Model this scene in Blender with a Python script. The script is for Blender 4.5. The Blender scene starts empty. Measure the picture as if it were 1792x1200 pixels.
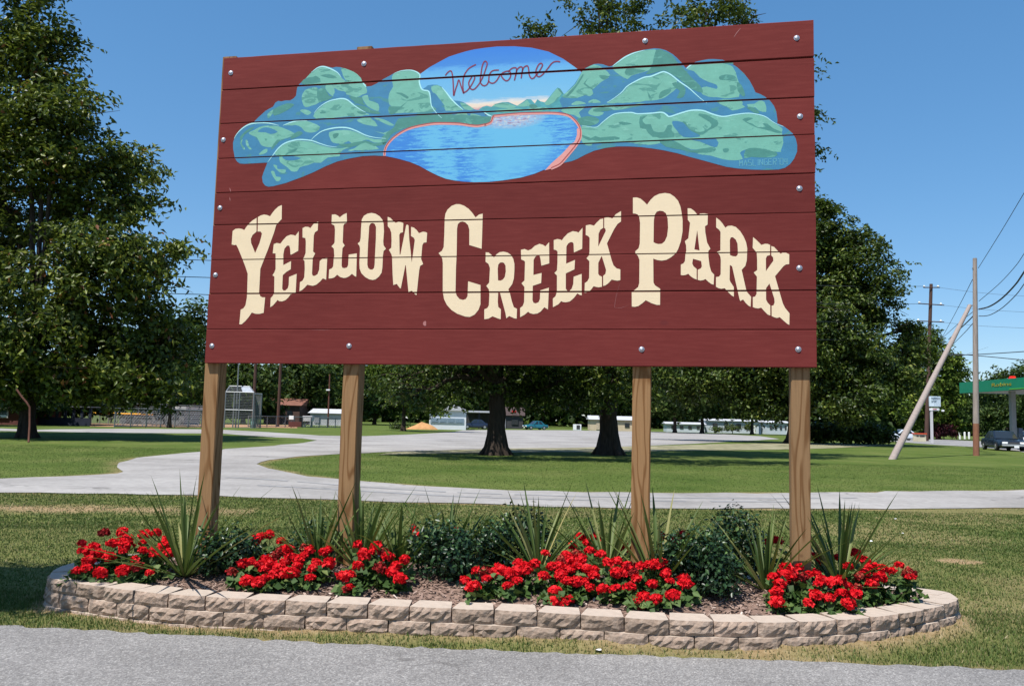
import bpy, bmesh, math, random
import numpy as np
from mathutils import Vector, Matrix, Euler
from mathutils.geometry import tessellate_polygon
R = math.radians
sc = bpy.context.scene
COL = sc.collection
rng = np.random.default_rng(7)
random.seed(7)

# ------------------------------------------------------------------ camera
cam_d = bpy.data.cameras.new('camera')
cam = bpy.data.objects.new('camera', cam_d); COL.objects.link(cam)
cm = [[0.99972016,-0.02365583,-0.0],[-0.00218018,-0.09213674,-0.99574398],[0.02355515,0.99546533,-0.09216253]]
M4 = Matrix(((cm[0][0],cm[0][1],cm[0][2],0),(cm[1][0],cm[1][1],cm[1][2],0),(cm[2][0],cm[2][1],cm[2][2],1.4),(0,0,0,1)))
cam.matrix_world = M4
cam_d.sensor_fit = 'HORIZONTAL'; cam_d.sensor_width = 36.0
cam_d.lens = 36.0*1458.702/1792.0
cam_d.clip_start = 0.1; cam_d.clip_end = 3000
sc.camera = cam

# ------------------------------------------------------------------ world, sun, exposure
SUN_EL, SUN_AZ = 62.0, 43.0            # elevation; degrees the sun stands to the left of straight behind the camera
w = bpy.data.worlds.new('World'); sc.world = w; w.use_nodes = True
nt = w.node_tree; nt.nodes.clear()
wo = nt.nodes.new('ShaderNodeOutputWorld'); bg = nt.nodes.new('ShaderNodeBackground'); sk = nt.nodes.new('ShaderNodeTexSky')
sk.sky_type = 'NISHITA'; sk.sun_disc = False
sk.sun_elevation = R(SUN_EL); sk.sun_rotation = R(180+SUN_AZ)
sk.altitude = 100; sk.air_density = 0.85; sk.dust_density = 0.35; sk.ozone_density = 5.0
bg.inputs[1].default_value = 0.15
hs = nt.nodes.new('ShaderNodeHueSaturation'); hs.inputs['Saturation'].default_value = 1.52; hs.inputs['Value'].default_value = 1.40
gm = nt.nodes.new('ShaderNodeGamma'); gm.inputs[1].default_value = 0.60
nt.links.new(sk.outputs[0], gm.inputs[0]); nt.links.new(gm.outputs[0], hs.inputs['Color']); nt.links.new(hs.outputs[0], bg.inputs[0]); nt.links.new(bg.outputs[0], wo.inputs[0])
sd = bpy.data.lights.new('sun', 'SUN'); so = bpy.data.objects.new('sun', sd); COL.objects.link(so)
sd.energy = 4.6; sd.angle = R(0.53); sd.color = (1.0, 0.955, 0.89)
sdir = Vector((-math.sin(R(SUN_AZ))*math.cos(R(SUN_EL)), -math.cos(R(SUN_AZ))*math.cos(R(SUN_EL)), math.sin(R(SUN_EL))))
so.rotation_euler = sdir.to_track_quat('Z', 'Y').to_euler(); so.location = (-20, -20, 40)
sc.view_settings.view_transform = 'Standard'; sc.view_settings.look = 'None'
sc.view_settings.gamma = 1.0; sc.view_settings.exposure = 0.53
try: sc.view_settings.use_curve_mapping = False
except Exception: pass
sc.render.engine = 'CYCLES'
sc.cycles.max_bounces = 6; sc.cycles.transparent_max_bounces = 8
sc.cycles.use_denoising = True

# ------------------------------------------------------------------ node helpers
def new_mat(name):
    m = bpy.data.materials.new(name); m.use_nodes = True
    n = m.node_tree; n.nodes.clear()
    o = n.nodes.new('ShaderNodeOutputMaterial'); b = n.nodes.new('ShaderNodeBsdfPrincipled')
    n.links.new(b.outputs[0], o.inputs[0])
    return m, n, b
def N(n, t, **k):
    x = n.nodes.new('ShaderNode'+t)
    for a, v in k.items():
        if a.startswith('i_'):
            a = a[2:]; a = int(a) if a.isdigit() else a.replace('_', ' ')
            x.inputs[a].default_value = v
        else: setattr(x, a, v)
    return x
def lk(n, a, b): n.links.new(a, b)
def mixc(n, fac, a, b, mode='MIX'):
    x = n.nodes.new('ShaderNodeMix'); x.data_type = 'RGBA'; x.blend_type = mode
    for s, v in ((0, fac), (6, a), (7, b)):
        if hasattr(v, 'is_output'): n.links.new(v, x.inputs[s])
        else: x.inputs[s].default_value = (*v, 1) if isinstance(v, tuple) and len(v) == 3 else v
    return x.outputs[2]
def ramp(n, src, stops):
    x = n.nodes.new('ShaderNodeValToRGB'); e = x.color_ramp.elements
    while len(e) > 1: e.remove(e[0])
    e[0].position = stops[0][0]; c = stops[0][1]; e[0].color = (*c, 1) if len(c) == 3 else c
    for p, c in stops[1:]:
        q = e.new(p); q.color = (*c, 1) if len(c) == 3 else c
    n.links.new(src, x.inputs[0]); return x.outputs[0]
g1 = lambda v: (v, v, v)
def coords(n, scale=(1,1,1), kind='Object'):
    t = N(n, 'TexCoord'); mp = N(n, 'Mapping'); mp.inputs['Scale'].default_value = scale
    lk(n, t.outputs[kind], mp.inputs[0]); return mp.outputs[0]
def noise(n, vec, scale, detail=4, rough=.55, dist=0):
    x = N(n, 'TexNoise'); x.inputs['Scale'].default_value = scale; x.inputs['Detail'].default_value = detail
    x.inputs['Roughness'].default_value = rough; x.inputs['Distortion'].default_value = dist
    lk(n, vec, x.inputs['Vector']); return x.outputs['Fac']
def bump(n, b, h, strength, dist=.01):
    x = N(n, 'Bump'); x.inputs['Strength'].default_value = strength; x.inputs['Distance'].default_value = dist
    lk(n, h, x.inputs['Height']); lk(n, x.outputs[0], b.inputs['Normal'])
def spec(b, v):
    b.inputs['Specular IOR Level'].default_value = v
def M(name, c, rough=.7, var=.18, scale=6, sc3=(1,1,1), bmp=0, bd=.005, sp=.25, metal=0, c2=None):
    m, n, b = new_mat(name); v = coords(n, sc3)
    f = noise(n, v, scale, 5, .6)
    lo = tuple(x*(1-var) for x in c); hi = tuple(min(1, x*(1+var)) for x in (c2 or c))
    lk(n, ramp(n, f, [(.3, lo), (.7, hi)]), b.inputs['Base Color'])
    b.inputs['Roughness'].default_value = rough; spec(b, sp); b.inputs['Metallic'].default_value = metal
    if bmp: bump(n, b, noise(n, v, scale*4, 4), bmp, bd)
    return m
MATS = {}
def mat(key, *a, **k):
    if key not in MATS: MATS[key] = M(key, *a, **k)
    return MATS[key]

# ------------------------------------------------------------------ object helpers
def tag(o, label=None, cat=None, group=None, kind=None):
    if label: o['label'] = label
    if cat: o['category'] = cat
    if group: o['group'] = group
    if kind: o['kind'] = kind
    return o
def thing(name, label, cat, loc=(0,0,0), rz=0, group=None):
    o = bpy.data.objects.new(name, None); o.empty_display_size = .2; COL.objects.link(o)
    o.location = loc; o.rotation_euler = (0, 0, rz)
    return tag(o, label, cat, group)
def link_mesh(name, me, parent=None, loc=None, rot=None, scale=None):
    o = bpy.data.objects.new(name, me); COL.objects.link(o)
    if parent: o.parent = parent
    if loc is not None: o.location = loc
    if rot is not None: o.rotation_euler = rot
    if scale is not None: o.scale = scale
    return o
class B:
    """collects faces of one mesh"""
    def __init__(s): s.v = []; s.f = []
    def add(s, vs, fs):
        k = len(s.v); s.v += [tuple(x) for x in vs]; s.f += [tuple(i+k for i in f) for f in fs]; return s
    def box(s, c, d, rz=0, top=1.0):
        cx, cy, cz = c; x, y, z = d[0]/2, d[1]/2, d[2]/2
        cs, sn = math.cos(rz), math.sin(rz); out = []
        for k, (a, b_, e) in enumerate(((-1,-1,-1),(1,-1,-1),(1,1,-1),(-1,1,-1),(-1,-1,1),(1,-1,1),(1,1,1),(-1,1,1))):
            q = top if e > 0 else 1
            px, py = a*x*q, b_*y*q
            out.append((cx+px*cs-py*sn, cy+px*sn+py*cs, cz+e*z))
        return s.add(out, [(0,3,2,1),(4,5,6,7),(0,1,5,4),(1,2,6,5),(2,3,7,6),(3,0,4,7)])
    def tube(s, pts, r, n=8, caps=True, squash=1):
        pts = [Vector(p) for p in pts]; rs = r if isinstance(r, (list, tuple)) else [r]*len(pts)
        vs = []; fs = []; prev = None
        for i, p in enumerate(pts):
            d = (pts[min(i+1, len(pts)-1)]-pts[max(i-1, 0)]).normalized()
            if prev is None:
                a = Vector((0,0,1)) if abs(d.z) < .9 else Vector((1,0,0))
                x = d.cross(a).normalized()
            else:
                x = (prev - d*prev.dot(d)).normalized()
            prev = x; y = d.cross(x)
            for k in range(n):
                t = 2*math.pi*k/n
                vs.append(p + (x*math.cos(t)+y*math.sin(t)*squash)*rs[i])
        for i in range(len(pts)-1):
            for k in range(n):
                fs.append((i*n+k, i*n+(k+1)%n, (i+1)*n+(k+1)%n, (i+1)*n+k))
        if caps: fs += [tuple(range(n))[::-1], tuple((len(pts)-1)*n+k for k in range(n))]
        return s.add(vs, fs)
    def prism(s, poly, z0, z1, axis='z'):
        n = len(poly); f3 = {'z': lambda a,b,c:(a,b,c), 'y': lambda a,b,c:(a,c,b), 'x': lambda a,b,c:(c,a,b)}[axis]
        vs = [f3(x, y, z0) for x, y in poly]+[f3(x, y, z1) for x, y in poly]
        return s.add(vs, [tuple(range(n))[::-1], tuple(range(n, 2*n))]+[(i, (i+1)%n, n+(i+1)%n, n+i) for i in range(n)])
    def build(s, name, m, parent=None, smooth=False, bev=0, loc=None, rot=None, fix=True):
        me = bpy.data.meshes.new(name)
        me.from_pydata(s.v, [], s.f)
        if fix or bev:
            bm = bmesh.new(); bm.from_mesh(me)
            bmesh.ops.recalc_face_normals(bm, faces=bm.faces)
            if bev:
                es = [e for e in bm.edges if len(e.link_faces) == 2 and e.calc_face_angle(0) > .5]
                bmesh.ops.bevel(bm, geom=es, offset=bev, segments=2, affect='EDGES', clamp_overlap=True)
            if smooth:
                for e in bm.edges:
                    if len(e.link_faces) != 2 or e.calc_face_angle(0) > .75: e.smooth = False
            bm.to_mesh(me); bm.free()
        if smooth: me.polygons.foreach_set('use_smooth', [True]*len(me.polygons))
        me.materials.append(m); me.update()
        return link_mesh(name, me, parent, loc, rot)
def np_mesh(name, verts, faces, m, attr=None, smooth=False):
    """verts (N,3), faces (F,k); attr = one float per face"""
    me = bpy.data.meshes.new(name); F, k = faces.shape
    me.vertices.add(len(verts)); me.vertices.foreach_set('co', np.ascontiguousarray(verts, np.float32).ravel())
    me.loops.add(F*k); me.loops.foreach_set('vertex_index', np.ascontiguousarray(faces, np.int32).ravel())
    me.polygons.add(F); me.polygons.foreach_set('loop_start', np.arange(0, F*k, k, dtype=np.int32))
    try: me.polygons.foreach_set('loop_total', np.full(F, k, np.int32))
    except Exception: pass
    if smooth: me.polygons.foreach_set('use_smooth', np.ones(F, bool))
    me.update(calc_edges=True)
    if attr is not None:
        a = me.attributes.new('tint', 'FLOAT', 'FACE'); a.data.foreach_set('value', np.ascontiguousarray(attr, np.float32))
    me.materials.append(m)
    return me
def copy_tree(o, parent=None):
    c = o.copy(); COL.objects.link(c)
    if parent: c.parent = parent
    for ch in list(o.children): copy_tree(ch, c)
    return c
def inside(px, py, poly):
    r = np.zeros(px.shape, bool); n = len(poly); j = n-1
    for i in range(n):
        xi, yi = poly[i]; xj, yj = poly[j]
        c = ((yi > py) != (yj > py)) & (px < (xj-xi)*(py-yi)/((yj-yi) or 1e-9)+xi)
        r ^= c; j = i
    return r
def dist_poly(px, py, poly, closed=True):
    d = np.full(px.shape, 1e9); n = len(poly)
    for i in range(n if closed else n-1):
        ax, ay = poly[i]; bx, by = poly[(i+1) % n]
        dx, dy = bx-ax, by-ay; L = dx*dx+dy*dy+1e-12
        t = np.clip(((px-ax)*dx+(py-ay)*dy)/L, 0, 1)
        d = np.minimum(d, np.hypot(px-ax-t*dx, py-ay-t*dy))
    return d
def smooth_line(pts, n=4, closed=False):
    out = []; m = len(pts)
    for i in range(m if closed else m-1):
        p0 = pts[(i-1) % m] if closed or i > 0 else pts[i]; p1 = pts[i]; p2 = pts[(i+1) % m]
        p3 = pts[(i+2) % m] if closed or i+2 < m else p2
        for k in range(n):
            t = k/n
            out.append(tuple(.5*((2*b)+(-a+c)*t+(2*a-5*b+4*c-d)*t*t+(-a+3*b-3*c+d)*t**3) for a, b, c, d in zip(p0, p1, p2, p3)))
    if not closed: out.append(tuple(pts[-1]))
    return out

# ------------------------------------------------------------------ layout (metres)
BED = [(-3.249,6.076),(-3.08,5.99),(-2.875,5.905),(-2.519,5.75),(-2.212,5.655),(-1.813,5.584),(-1.427,5.545),(-1.051,5.512),(-0.677,5.475),(-0.309,5.44),(0.163,5.40),(0.589,5.33),(0.999,5.265),(1.315,5.25),(1.602,5.27),(1.903,5.318),(2.188,5.41),(2.475,5.54),(2.74,5.69),(2.956,5.84),(3.154,6.0),(3.264,6.17),(3.29,6.35),(3.2,6.47),(3.05,6.54),(2.6,6.72),(1.5,7.0),(0.5,7.2),(-0.5,7.38),(-1.5,7.48),(-2.5,7.44),(-3.1,7.22),(-3.37,6.9),(-3.42,6.6),(-3.38,6.35),(-3.32,6.19)]
CAPZ = .203
ROAD_EDGE = [(-6.284,5.938),(-4.487,5.679),(-3.245,5.507),(-2.476,5.434),(-1.542,5.339),(-0.639,5.234),(0.058,5.193),(0.746,5.165),(1.257,5.148),(2.093,5.098),(3.054,5.05),(4.661,4.946),(7.32,4.755)]
FRONT_ROAD = ROAD_EDGE+[(20, -12), (-20, -12)]
DRIVE = [(-17.307,14.294),(-13.732,15.724),(-10.083,16.724),(-9.335,17.656),(-8.739,18.808),(-8.862,19.377),(-9.711,20.877),(-10.527,22.713),(-11.239,25.417),(-11.23,27.494),(-11.137,29.994),(-11.013,34.346),(-10.565,37.73),(-10.466,42.513),(-10.887,47.471),(-12.535,50.862),(-14.56,51.903),(-17.84,55.493),(-19.935,58.291),(-22.474,55.733),(-25.335,53.756),(-27.621,52.537),(-29.274,52.294),(-31.248,51.442),(-37.115,49.913),(-40.018,53.804),(-35.196,57.918),(-31.862,56.219),(-32.029,59.357),(-31.623,63.395),(-29.155,67.681),(-26.552,71.202),(-23.72,70.719),(-19.135,66.525),(-13.381,59.162),(-10.424,60.712),(-8.316,70.893),(-6.132,87.956),(-5.855,104.262),(-2.559,115.863),(9.896,134.883),(21.272,143.341),(32.259,144.372),(34.819,116.657),(30.431,94.411),(20.259,74.704),(12.467,59.406),(7.121,50.23),(3.312,44.928),(0.236,41.454),(-2.375,38.127),(-4.519,34.705),(-6.212,31.367),(-7.166,28.412),(-7.399,25.873),(-7.1,23.668),(-6.226,21.81),(-5.017,19.969),(-3.97,18.872),(-3.086,18.201),(-1.521,17.274),(0.115,16.764),(1.476,16.742),(2.88,16.993),(6.183,17.887),(9.178,19.067),(12.527,20.478),(27.441,26.761),(55.792,38.882),(60.516,32.849),(20.985,18.103),(9.562,15.65),(7.201,14.974),(4.987,14.435),(2.364,13.94),(1.23,13.909),(0.101,13.97),(-1.228,14.034),(-2.37,14.05),(-3.73,14.162),(-4.936,14.323),(-6.669,14.297),(-8.416,13.989),(-11.806,13.541),(-15.588,12.891)]
DRY_STRIP = [(-4.889,31.095),(-3.235,36.168),(-0.866,40.289),(3.277,44.447),(7.036,49.628),(15.0,61.495),(25.494,73.647),(32.076,77.415),(33.272,73.09),(26.189,63.216),(18.317,52.924),(11.307,46.351),(5.848,41.234),(0.211,36.366),(-2.972,33.27)]
STREET = [(57.254,129.613),(60.359,125.057),(65.956,125.971),(66.051,119.171),(69.722,117.821),(82.445,119.962),(109.543,106.539),(33.402,19.621),(25.773,18.019),(34.78,46.09),(35.122,53.816),(35.426,57.265),(38.043,63.23),(40.063,69.74),(41.438,75.252),(41.021,80.467),(43.453,92.664),(45.08,102.065)]

# ------------------------------------------------------------------ ground (one sheet to the horizon)
def axis(lo, mid0, mid1, hi, fine, grow):
    a = list(np.arange(mid0, mid1+1e-6, fine)); s = fine; x = mid1
    while x < hi: s *= grow; x += s; a.append(min(x, hi))
    s = fine; x = mid0
    while x > lo: s *= grow; x -= s; a.insert(0, max(x, lo))
    return np.array(a)
def vnoise(x, y, seed=0):
    r = np.random.default_rng(seed); out = np.zeros_like(x)
    for k in range(7):
        fx, fy = r.normal(0, 1, 2)*(1.2**k); out += np.sin(fx*x+fy*y+r.uniform(0, 6.28))/(1.15**k)
    return out/4
def vn2(x, y, s, seed):
    """smooth value noise 0..1"""
    r = np.random.default_rng(seed); T = r.random((64, 64)); x = x/s; y = y/s
    xi = np.floor(x).astype(int); yi = np.floor(y).astype(int); fx = x-xi; fy = y-yi
    fx = fx*fx*(3-2*fx); fy = fy*fy*(3-2*fy); q = lambda a, b: T[a % 64, b % 64]
    return (q(xi, yi)*(1-fx)+q(xi+1, yi)*fx)*(1-fy)+(q(xi, yi+1)*(1-fx)+q(xi+1, yi+1)*fx)*fy
def fbm(x, y, s, seed): return (vn2(x, y, s, seed)*.5+vn2(x, y, s/2.1, seed+1)*.27+vn2(x, y, s/4.3, seed+2)*.15+vn2(x, y, s/9, seed+3)*.08)
LITTER_SPOT = (4.903,9.19,0.0)
BARE = [(-7.538,13.445,0.0),(-6.319,13.559,0.0),(-5.031,13.307,0.0),(-2.789,12.548,0.0),(6.933,13.653,0.0),(4.594,11.504,0.0)]
def dryness(x, y):
    """0 = green, 1 = bare soil / straw"""
    db = dist_poly(x, y, BED); wob = .16*(fbm(x, y, .35, 3)-.5)
    d = np.clip(1-(db+wob-.02)/.17, 0, 1)*(.55+.6*fbm(x, y, .25, 13))*(y < 6.5)
    dr = dist_poly(x, y, ROAD_EDGE, False)
    d = np.maximum(d, .75*np.clip(1-(dr+wob)/.16, 0, 1)*np.clip(fbm(x, y, .5, 9)*1.7-.2, 0, 1))
    d = np.maximum(d, np.clip((fbm(x, y, .7, 21)-.50)*2.6, 0, .5)*(y < 6.5)*(y > 4))
    d = np.maximum(d, np.clip((fbm(x, y*1.6, 2.6, 31)-.40)*1.5, 0, .36)*(y > 6)*(y < 16)*np.clip((x+5)/6, .15, 1))
    s = (np.abs(x+6.3) < 2.6)*np.clip(1-np.abs(y-(12.1+.12*(x+6)))/.9, 0, 1)
    d = np.maximum(d, np.clip(s*1.5*fbm(x, y, .8, 41), 0, .85))
    d = np.maximum(d, .20*(y < 16)*np.clip(fbm(x, y, 1.1, 88)*1.6, 0, 1))
    s = np.clip(1-np.hypot((x-LITTER_SPOT[0])/.32, (y-LITTER_SPOT[1])/.16), 0, 1)
    d = np.maximum(d, np.clip(s*3, 0, .95))
    dd = np.clip(1-dist_poly(x, y, DRIVE)/.35, 0, 1)*fbm(x, y, .9, 51)*1.1*(y < 30)
    return np.maximum(d, np.clip(dd, 0, .8))
gx = axis(-500, -7.5, 7.5, 500, .1, 1.09); gy = axis(-60, 4.2, 16, 900, .1, 1.06)
X2, Y2 = np.meshgrid(gx, gy); px, py = X2.ravel(), Y2.ravel()
dry = dryness(px, py)
road_in = inside(px, py, FRONT_ROAD) | inside(px, py, DRIVE) | inside(px, py, STREET)
near = np.clip(dist_poly(px, py, ROAD_EDGE, False)/.25, 0, 1)*np.clip(dist_poly(px, py, DRIVE)/.5, 0, 1)*np.clip(dist_poly(px, py, STREET)/2, 0, 1)
near = np.where(road_in, 0, near)*((py < 60) & (np.abs(px) < 60))
db = dist_poly(px, py, BED)
zz = near*(.05*(fbm(px, py, 1.1, 61)-.5)+.03*(fbm(px, py, .3, 62)-.5)*(py < 16))
zz += np.clip(dist_poly(px, py, ROAD_EDGE, False)/.12, 0, 1)*(~road_in)*np.exp(-(db/.13)**2)*(.0+.03*np.clip((px+2.2)/1.5, 0, 1)+.05*np.clip((px+.2)/1.2, 0, 1)+.025*(fbm(px, py, .45, 71)-.5))*(py < 6.5)
zz -= .0*px
nx, ny = len(gx), len(gy)
ii = np.arange(nx*ny).reshape(ny, nx)
faces = np.stack([ii[:-1,:-1].ravel(), ii[:-1,1:].ravel(), ii[1:,1:].ravel(), ii[1:,:-1].ravel()], 1)
m, n, b = new_mat('lawn')
v = coords(n); at = N(n, 'Attribute', attribute_name='dry')
f1 = noise(n, v, .35, 5, .6); f2 = noise(n, v, 9, 5, .65); f3 = noise(n, v, 70, 3, .7)
green = ramp(n, f1, [(.32, (.064,.100,.020)), (.5, (.090,.124,.029)), (.68, (.124,.146,.042))])
green = mixc(n, .8, green, ramp(n, f2, [(.25, g1(.72)), (.5, g1(.98)), (.78, g1(1.28))]), 'MULTIPLY')
green = mixc(n, .9, green, ramp(n, f3, [(.3, g1(.65)), (.5, g1(1)), (.72, g1(1.4))]), 'MULTIPLY')
straw = ramp(n, noise(n, v, 26, 5, .7), [(.25, (.20,.125,.065)), (.5, (.33,.22,.125)), (.75, (.46,.34,.21))])
lk(n, mixc(n, at.outputs['Fac'], green, straw), b.inputs['Base Color'])
b.inputs['Roughness'].default_value = .95; spec(b, .05)
bump(n, b, noise(n, v, 60, 4, .7), .7, .02)
LAWN = m
me = np_mesh('ground', np.stack([px, py, zz], 1), faces, m, None, True)
a = me.attributes.new('dry', 'FLOAT', 'POINT'); a.data.foreach_set('value', dry.astype(np.float32))
tag(link_mesh('ground', me), kind='structure')
def ground_z(x, y):
    ix = np.clip(np.searchsorted(gx, x)-1, 0, nx-2); iy = np.clip(np.searchsorted(gy, y)-1, 0, ny-2)
    fx = (x-gx[ix])/(gx[ix+1]-gx[ix]); fy = (y-gy[iy])/(gy[iy+1]-gy[iy]); Z = zz.reshape(ny, nx)
    return (Z[iy,ix]*(1-fx)+Z[iy,ix+1]*fx)*(1-fy)+(Z[iy+1,ix]*(1-fx)+Z[iy+1,ix+1]*fx)*fy

def sheet(name, poly, z, m, jag=0, step=.12, near_y=30, seed=1):
    """flat polygon; its edge is cut into short, slightly uneven steps where it is near"""
    r = random.Random(seed); out = []
    for i in range(len(poly)):
        p, q = poly[i], poly[(i+1) % len(poly)]; L = math.hypot(q[0]-p[0], q[1]-p[1])
        st = step*max(1, min(p[1], q[1])/6) if min(p[1], q[1]) > 0 else 3
        k = max(1, min(160, int(L/st))) if min(p[1], q[1]) < near_y else 1
        for j in range(k):
            t = j/k; o = r.gauss(0, jag)*(j > 0) if k > 1 else 0
            nx_, ny_ = -(q[1]-p[1])/(L+1e-9), (q[0]-p[0])/(L+1e-9)
            out.append((p[0]+(q[0]-p[0])*t+nx_*o, p[1]+(q[1]-p[1])*t+ny_*o, z))
    tris = tessellate_polygon([[Vector(p) for p in out]])
    bb = B(); bb.add(out, tris)
    me_o = bb.build(name, m)
    for p in me_o.data.polygons:
        if p.normal.z < 0: p.flip()
    return tag(me_o, kind='structure')
m, n, b = new_mat('asphalt'); v = coords(n)
vo = N(n, 'TexVoronoi'); vo.inputs['Scale'].default_value = 125; lk(n, v, vo.inputs['Vector'])
chips = ramp(n, vo.outputs['Color'], [(.1, (.135,.128,.124)), (.45, (.195,.187,.180)), (.7, (.236,.227,.218)), (.95, (.36,.345,.325))])
big = ramp(n, noise(n, v, 1.1, 5, .6), [(.3, g1(.86)), (.7, g1(1.16))])
c = mixc(n, 1.0, chips, big, 'MULTIPLY')
c = mixc(n, .55, c, ramp(n, noise(n, v, 30, 4, .7), [(.3, g1(.72)), (.7, g1(1.3))]), 'MULTIPLY')
def cracks(c, scale, w_, amt):
    ce = N(n, 'TexVoronoi', feature='DISTANCE_TO_EDGE'); ce.inputs['Scale'].default_value = scale
    wv_ = N(n, 'TexNoise'); wv_.inputs['Scale'].default_value = 2.5; lk(n, v, wv_.inputs['Vector'])
    va_ = N(n, 'VectorMath', operation='ADD'); lk(n, v, va_.inputs[0]); lk(n, wv_.outputs['Color'], va_.inputs[1]); lk(n, va_.outputs[0], ce.inputs['Vector'])
    ms_ = ramp(n, ce.outputs['Distance'], [(0, g1(amt)), (w_, g1(amt*.6)), (w_*2, g1(0))])
    mk_ = ramp(n, noise(n, v, .7, 3, .6), [(.5, g1(0)), (.6, g1(1))])
    return mixc(n, mixc(n, 1, ms_, mk_, 'MULTIPLY'), c, (.07,.065,.06))
c = cracks(c, .55, .006, .7)
lk(n, c, b.inputs['Base Color']); b.inputs['Roughness'].default_value = .9; spec(b, .2)
bump(n, b, vo.outputs['Distance'], .45, .005)
sheet('front_road', FRONT_ROAD, .012, m, .018, .06)
m, n, b = new_mat('worn_concrete'); v = coords(n)
c = ramp(n, noise(n, v, .22, 6, .65), [(.3, (.23,.215,.20)), (.5, (.315,.297,.28)), (.7, (.39,.37,.348))])
c = mixc(n, .8, c, ramp(n, noise(n, v, 6, 5, .7), [(.3, g1(.78)), (.7, g1(1.16))]), 'MULTIPLY')
st = ramp(n, noise(n, coords(n, (.05,.9,1)), 1.2, 4, .6), [(.42, g1(.86)), (.56, g1(1.02))])
c = mixc(n, .7, c, st, 'MULTIPLY')
c = cracks(c, .16, .006, .6)
lk(n, c, b.inputs['Base Color']); b.inputs['Roughness'].default_value = .92; spec(b, .2)
bump(n, b, noise(n, v, 40, 4, .7), .35, .01)
sheet('park_drive', DRIVE, .012, m, .085, .2, 40, 5)
sheet('side_street', STREET, .012, mat('street_asphalt', (.25,.24,.23), .9, .15, 1.5))
# dark tyre marks on the drive
bb = B()
for pts in [[(-6.175,18.393),(-5.567,18.243),(-4.436,17.687),(-3.344,17.023),(-2.109,16.405),(-0.973,16.012),(0.111,15.874),(1.394,15.795),(2.694,15.896),(4.495,16.176),(6.997,16.926)],[(-4.93,16.546),(-3.136,15.983),(-0.922,15.199),(1.126,15.06),(3.217,15.306),(5.438,15.735)]]:
    vs = []; fs = []
    pp = smooth_line(pts, 5)
    for i, (x, y) in enumerate(pp):
        hw = .05+.05*random.random(); vs += [(x, y-hw, .0165), (x, y+hw, .0165)]
        if i and random.random() < .86: k = 2*i; fs.append((k-2, k, k+1, k-1))
    bb.add(vs, fs)
tag(bb.build('tyre_marks', mat('tyre_mark', (.24,.238,.24), .9, .12, 3)), kind='structure')
sheet('dry_grass_strip', DRY_STRIP, .016, M('dry_strip', (.15,.15,.055), .95, .5, .8, c2=(.26,.235,.15)), .25, .4, 60, 8)
sheet('infield_dirt', [(-36.113,72.075),(-44.118,88.126),(-40.542,100.372),(-29.353,115.569),(-22.922,90.306),(-27.259,88.401),(-30.321,81.281),(-33.169,75.774)], .02, mat('infield', (.42,.24,.13), .95, .12, .4))

# grass blades near the camera (mown lawn, longer tufts along the wall and the road)
m, n, b = new_mat('grass_blade'); at = N(n, 'Attribute', attribute_name='tint')
c = ramp(n, at.outputs['Fac'], [(0, (.046,.082,.014)), (.3, (.074,.120,.025)), (.5, (.108,.145,.038)), (.62, (.165,.175,.065)), (.72, (.27,.225,.11)), (.9, (.40,.33,.19)), (1, (.48,.41,.27))])
lk(n, c, b.inputs['Base Color']); b.inputs['Roughness'].default_value = .6; spec(b, .2)
tr = n.nodes.new('ShaderNodeBsdfTranslucent'); lk(n, c, tr.inputs[0]); ms = n.nodes.new('ShaderNodeMixShader'); ms.inputs[0].default_value = .3
lk(n, b.outputs[0], ms.inputs[1]); lk(n, tr.outputs[0], ms.inputs[2]); lk(n, ms.outputs[0], n.nodes['Material Output'].inputs[0])
def blades(name, cnt, x0, x1, y0, y1, hmin, hmax, wid, seed, keep):
    r = np.random.default_rng(seed)
    x = r.uniform(x0, x1, cnt); y = r.uniform(y0, y1, cnt)
    k = np.abs(x) < (.68*y+.9)
    k &= ~inside(x, y, FRONT_ROAD) & ~inside(x, y, BED) & ~inside(x, y, DRIVE)
    d = dryness(x, y); k &= keep(x, y, d, r)
    x, y, d = x[k], y[k], d[k]; q = len(x)
    z = ground_z(x, y); h_ = r.uniform(hmin, hmax, q)*(1-.35*d); a = r.uniform(0, 6.283, q); le = r.normal(0, .55, q)
    dx, dy = np.cos(a)*wid*r.uniform(.6, 1.3, q), np.sin(a)*wid*r.uniform(.6, 1.3, q)
    tx, ty = -np.sin(a)*le*h_+r.normal(0, .2, q)*h_, np.cos(a)*le*h_
    P = np.empty((q, 3, 3)); P[:,0] = np.stack([x-dx, y-dy, z-.004], 1); P[:,1] = np.stack([x+dx, y+dy, z-.004], 1); P[:,2] = np.stack([x+tx, y+ty, z+h_], 1)
    tint = np.clip(r.normal(.34, .14, q)+.25*(fbm(x, y, 1.5, 77)-.5)+d*r.uniform(.2, .75, q), 0, 1)
    return P.reshape(-1, 3), np.arange(q*3).reshape(-1, 3), tint
parts = [blades('a', 90000, -5, 5, 5.0, 6.6, .012, .032, .0045, 1, lambda x, y, d, r: r.random(len(x)) > d*.8),
         blades('b', 9000, -5, 5, 5.0, 6.6, .02, .055, .004, 2, lambda x, y, d, r: (dist_poly(x, y, BED) < .12+.1*r.random(len(x))) | (dist_poly(x, y, ROAD_EDGE, False) < .08)),
         blades('c', 150000, -6.5, 6.5, 6.0, 10.5, .010, .026, .007, 3, lambda x, y, d, r: r.random(len(x)) > d*.6),
         blades('d', 110000, -9.5, 9.5, 10.0, 14.5, .012, .03, .011, 4, lambda x, y, d, r: r.random(len(x)) > d*.6),
         blades('e', 190000, -21, 22, 14.0, 33, .008, .02, .011, 5, lambda x, y, d, r: r.random(len(x)) > d*.6)]
off = 0; V = []; F_ = []; T_ = []
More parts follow.
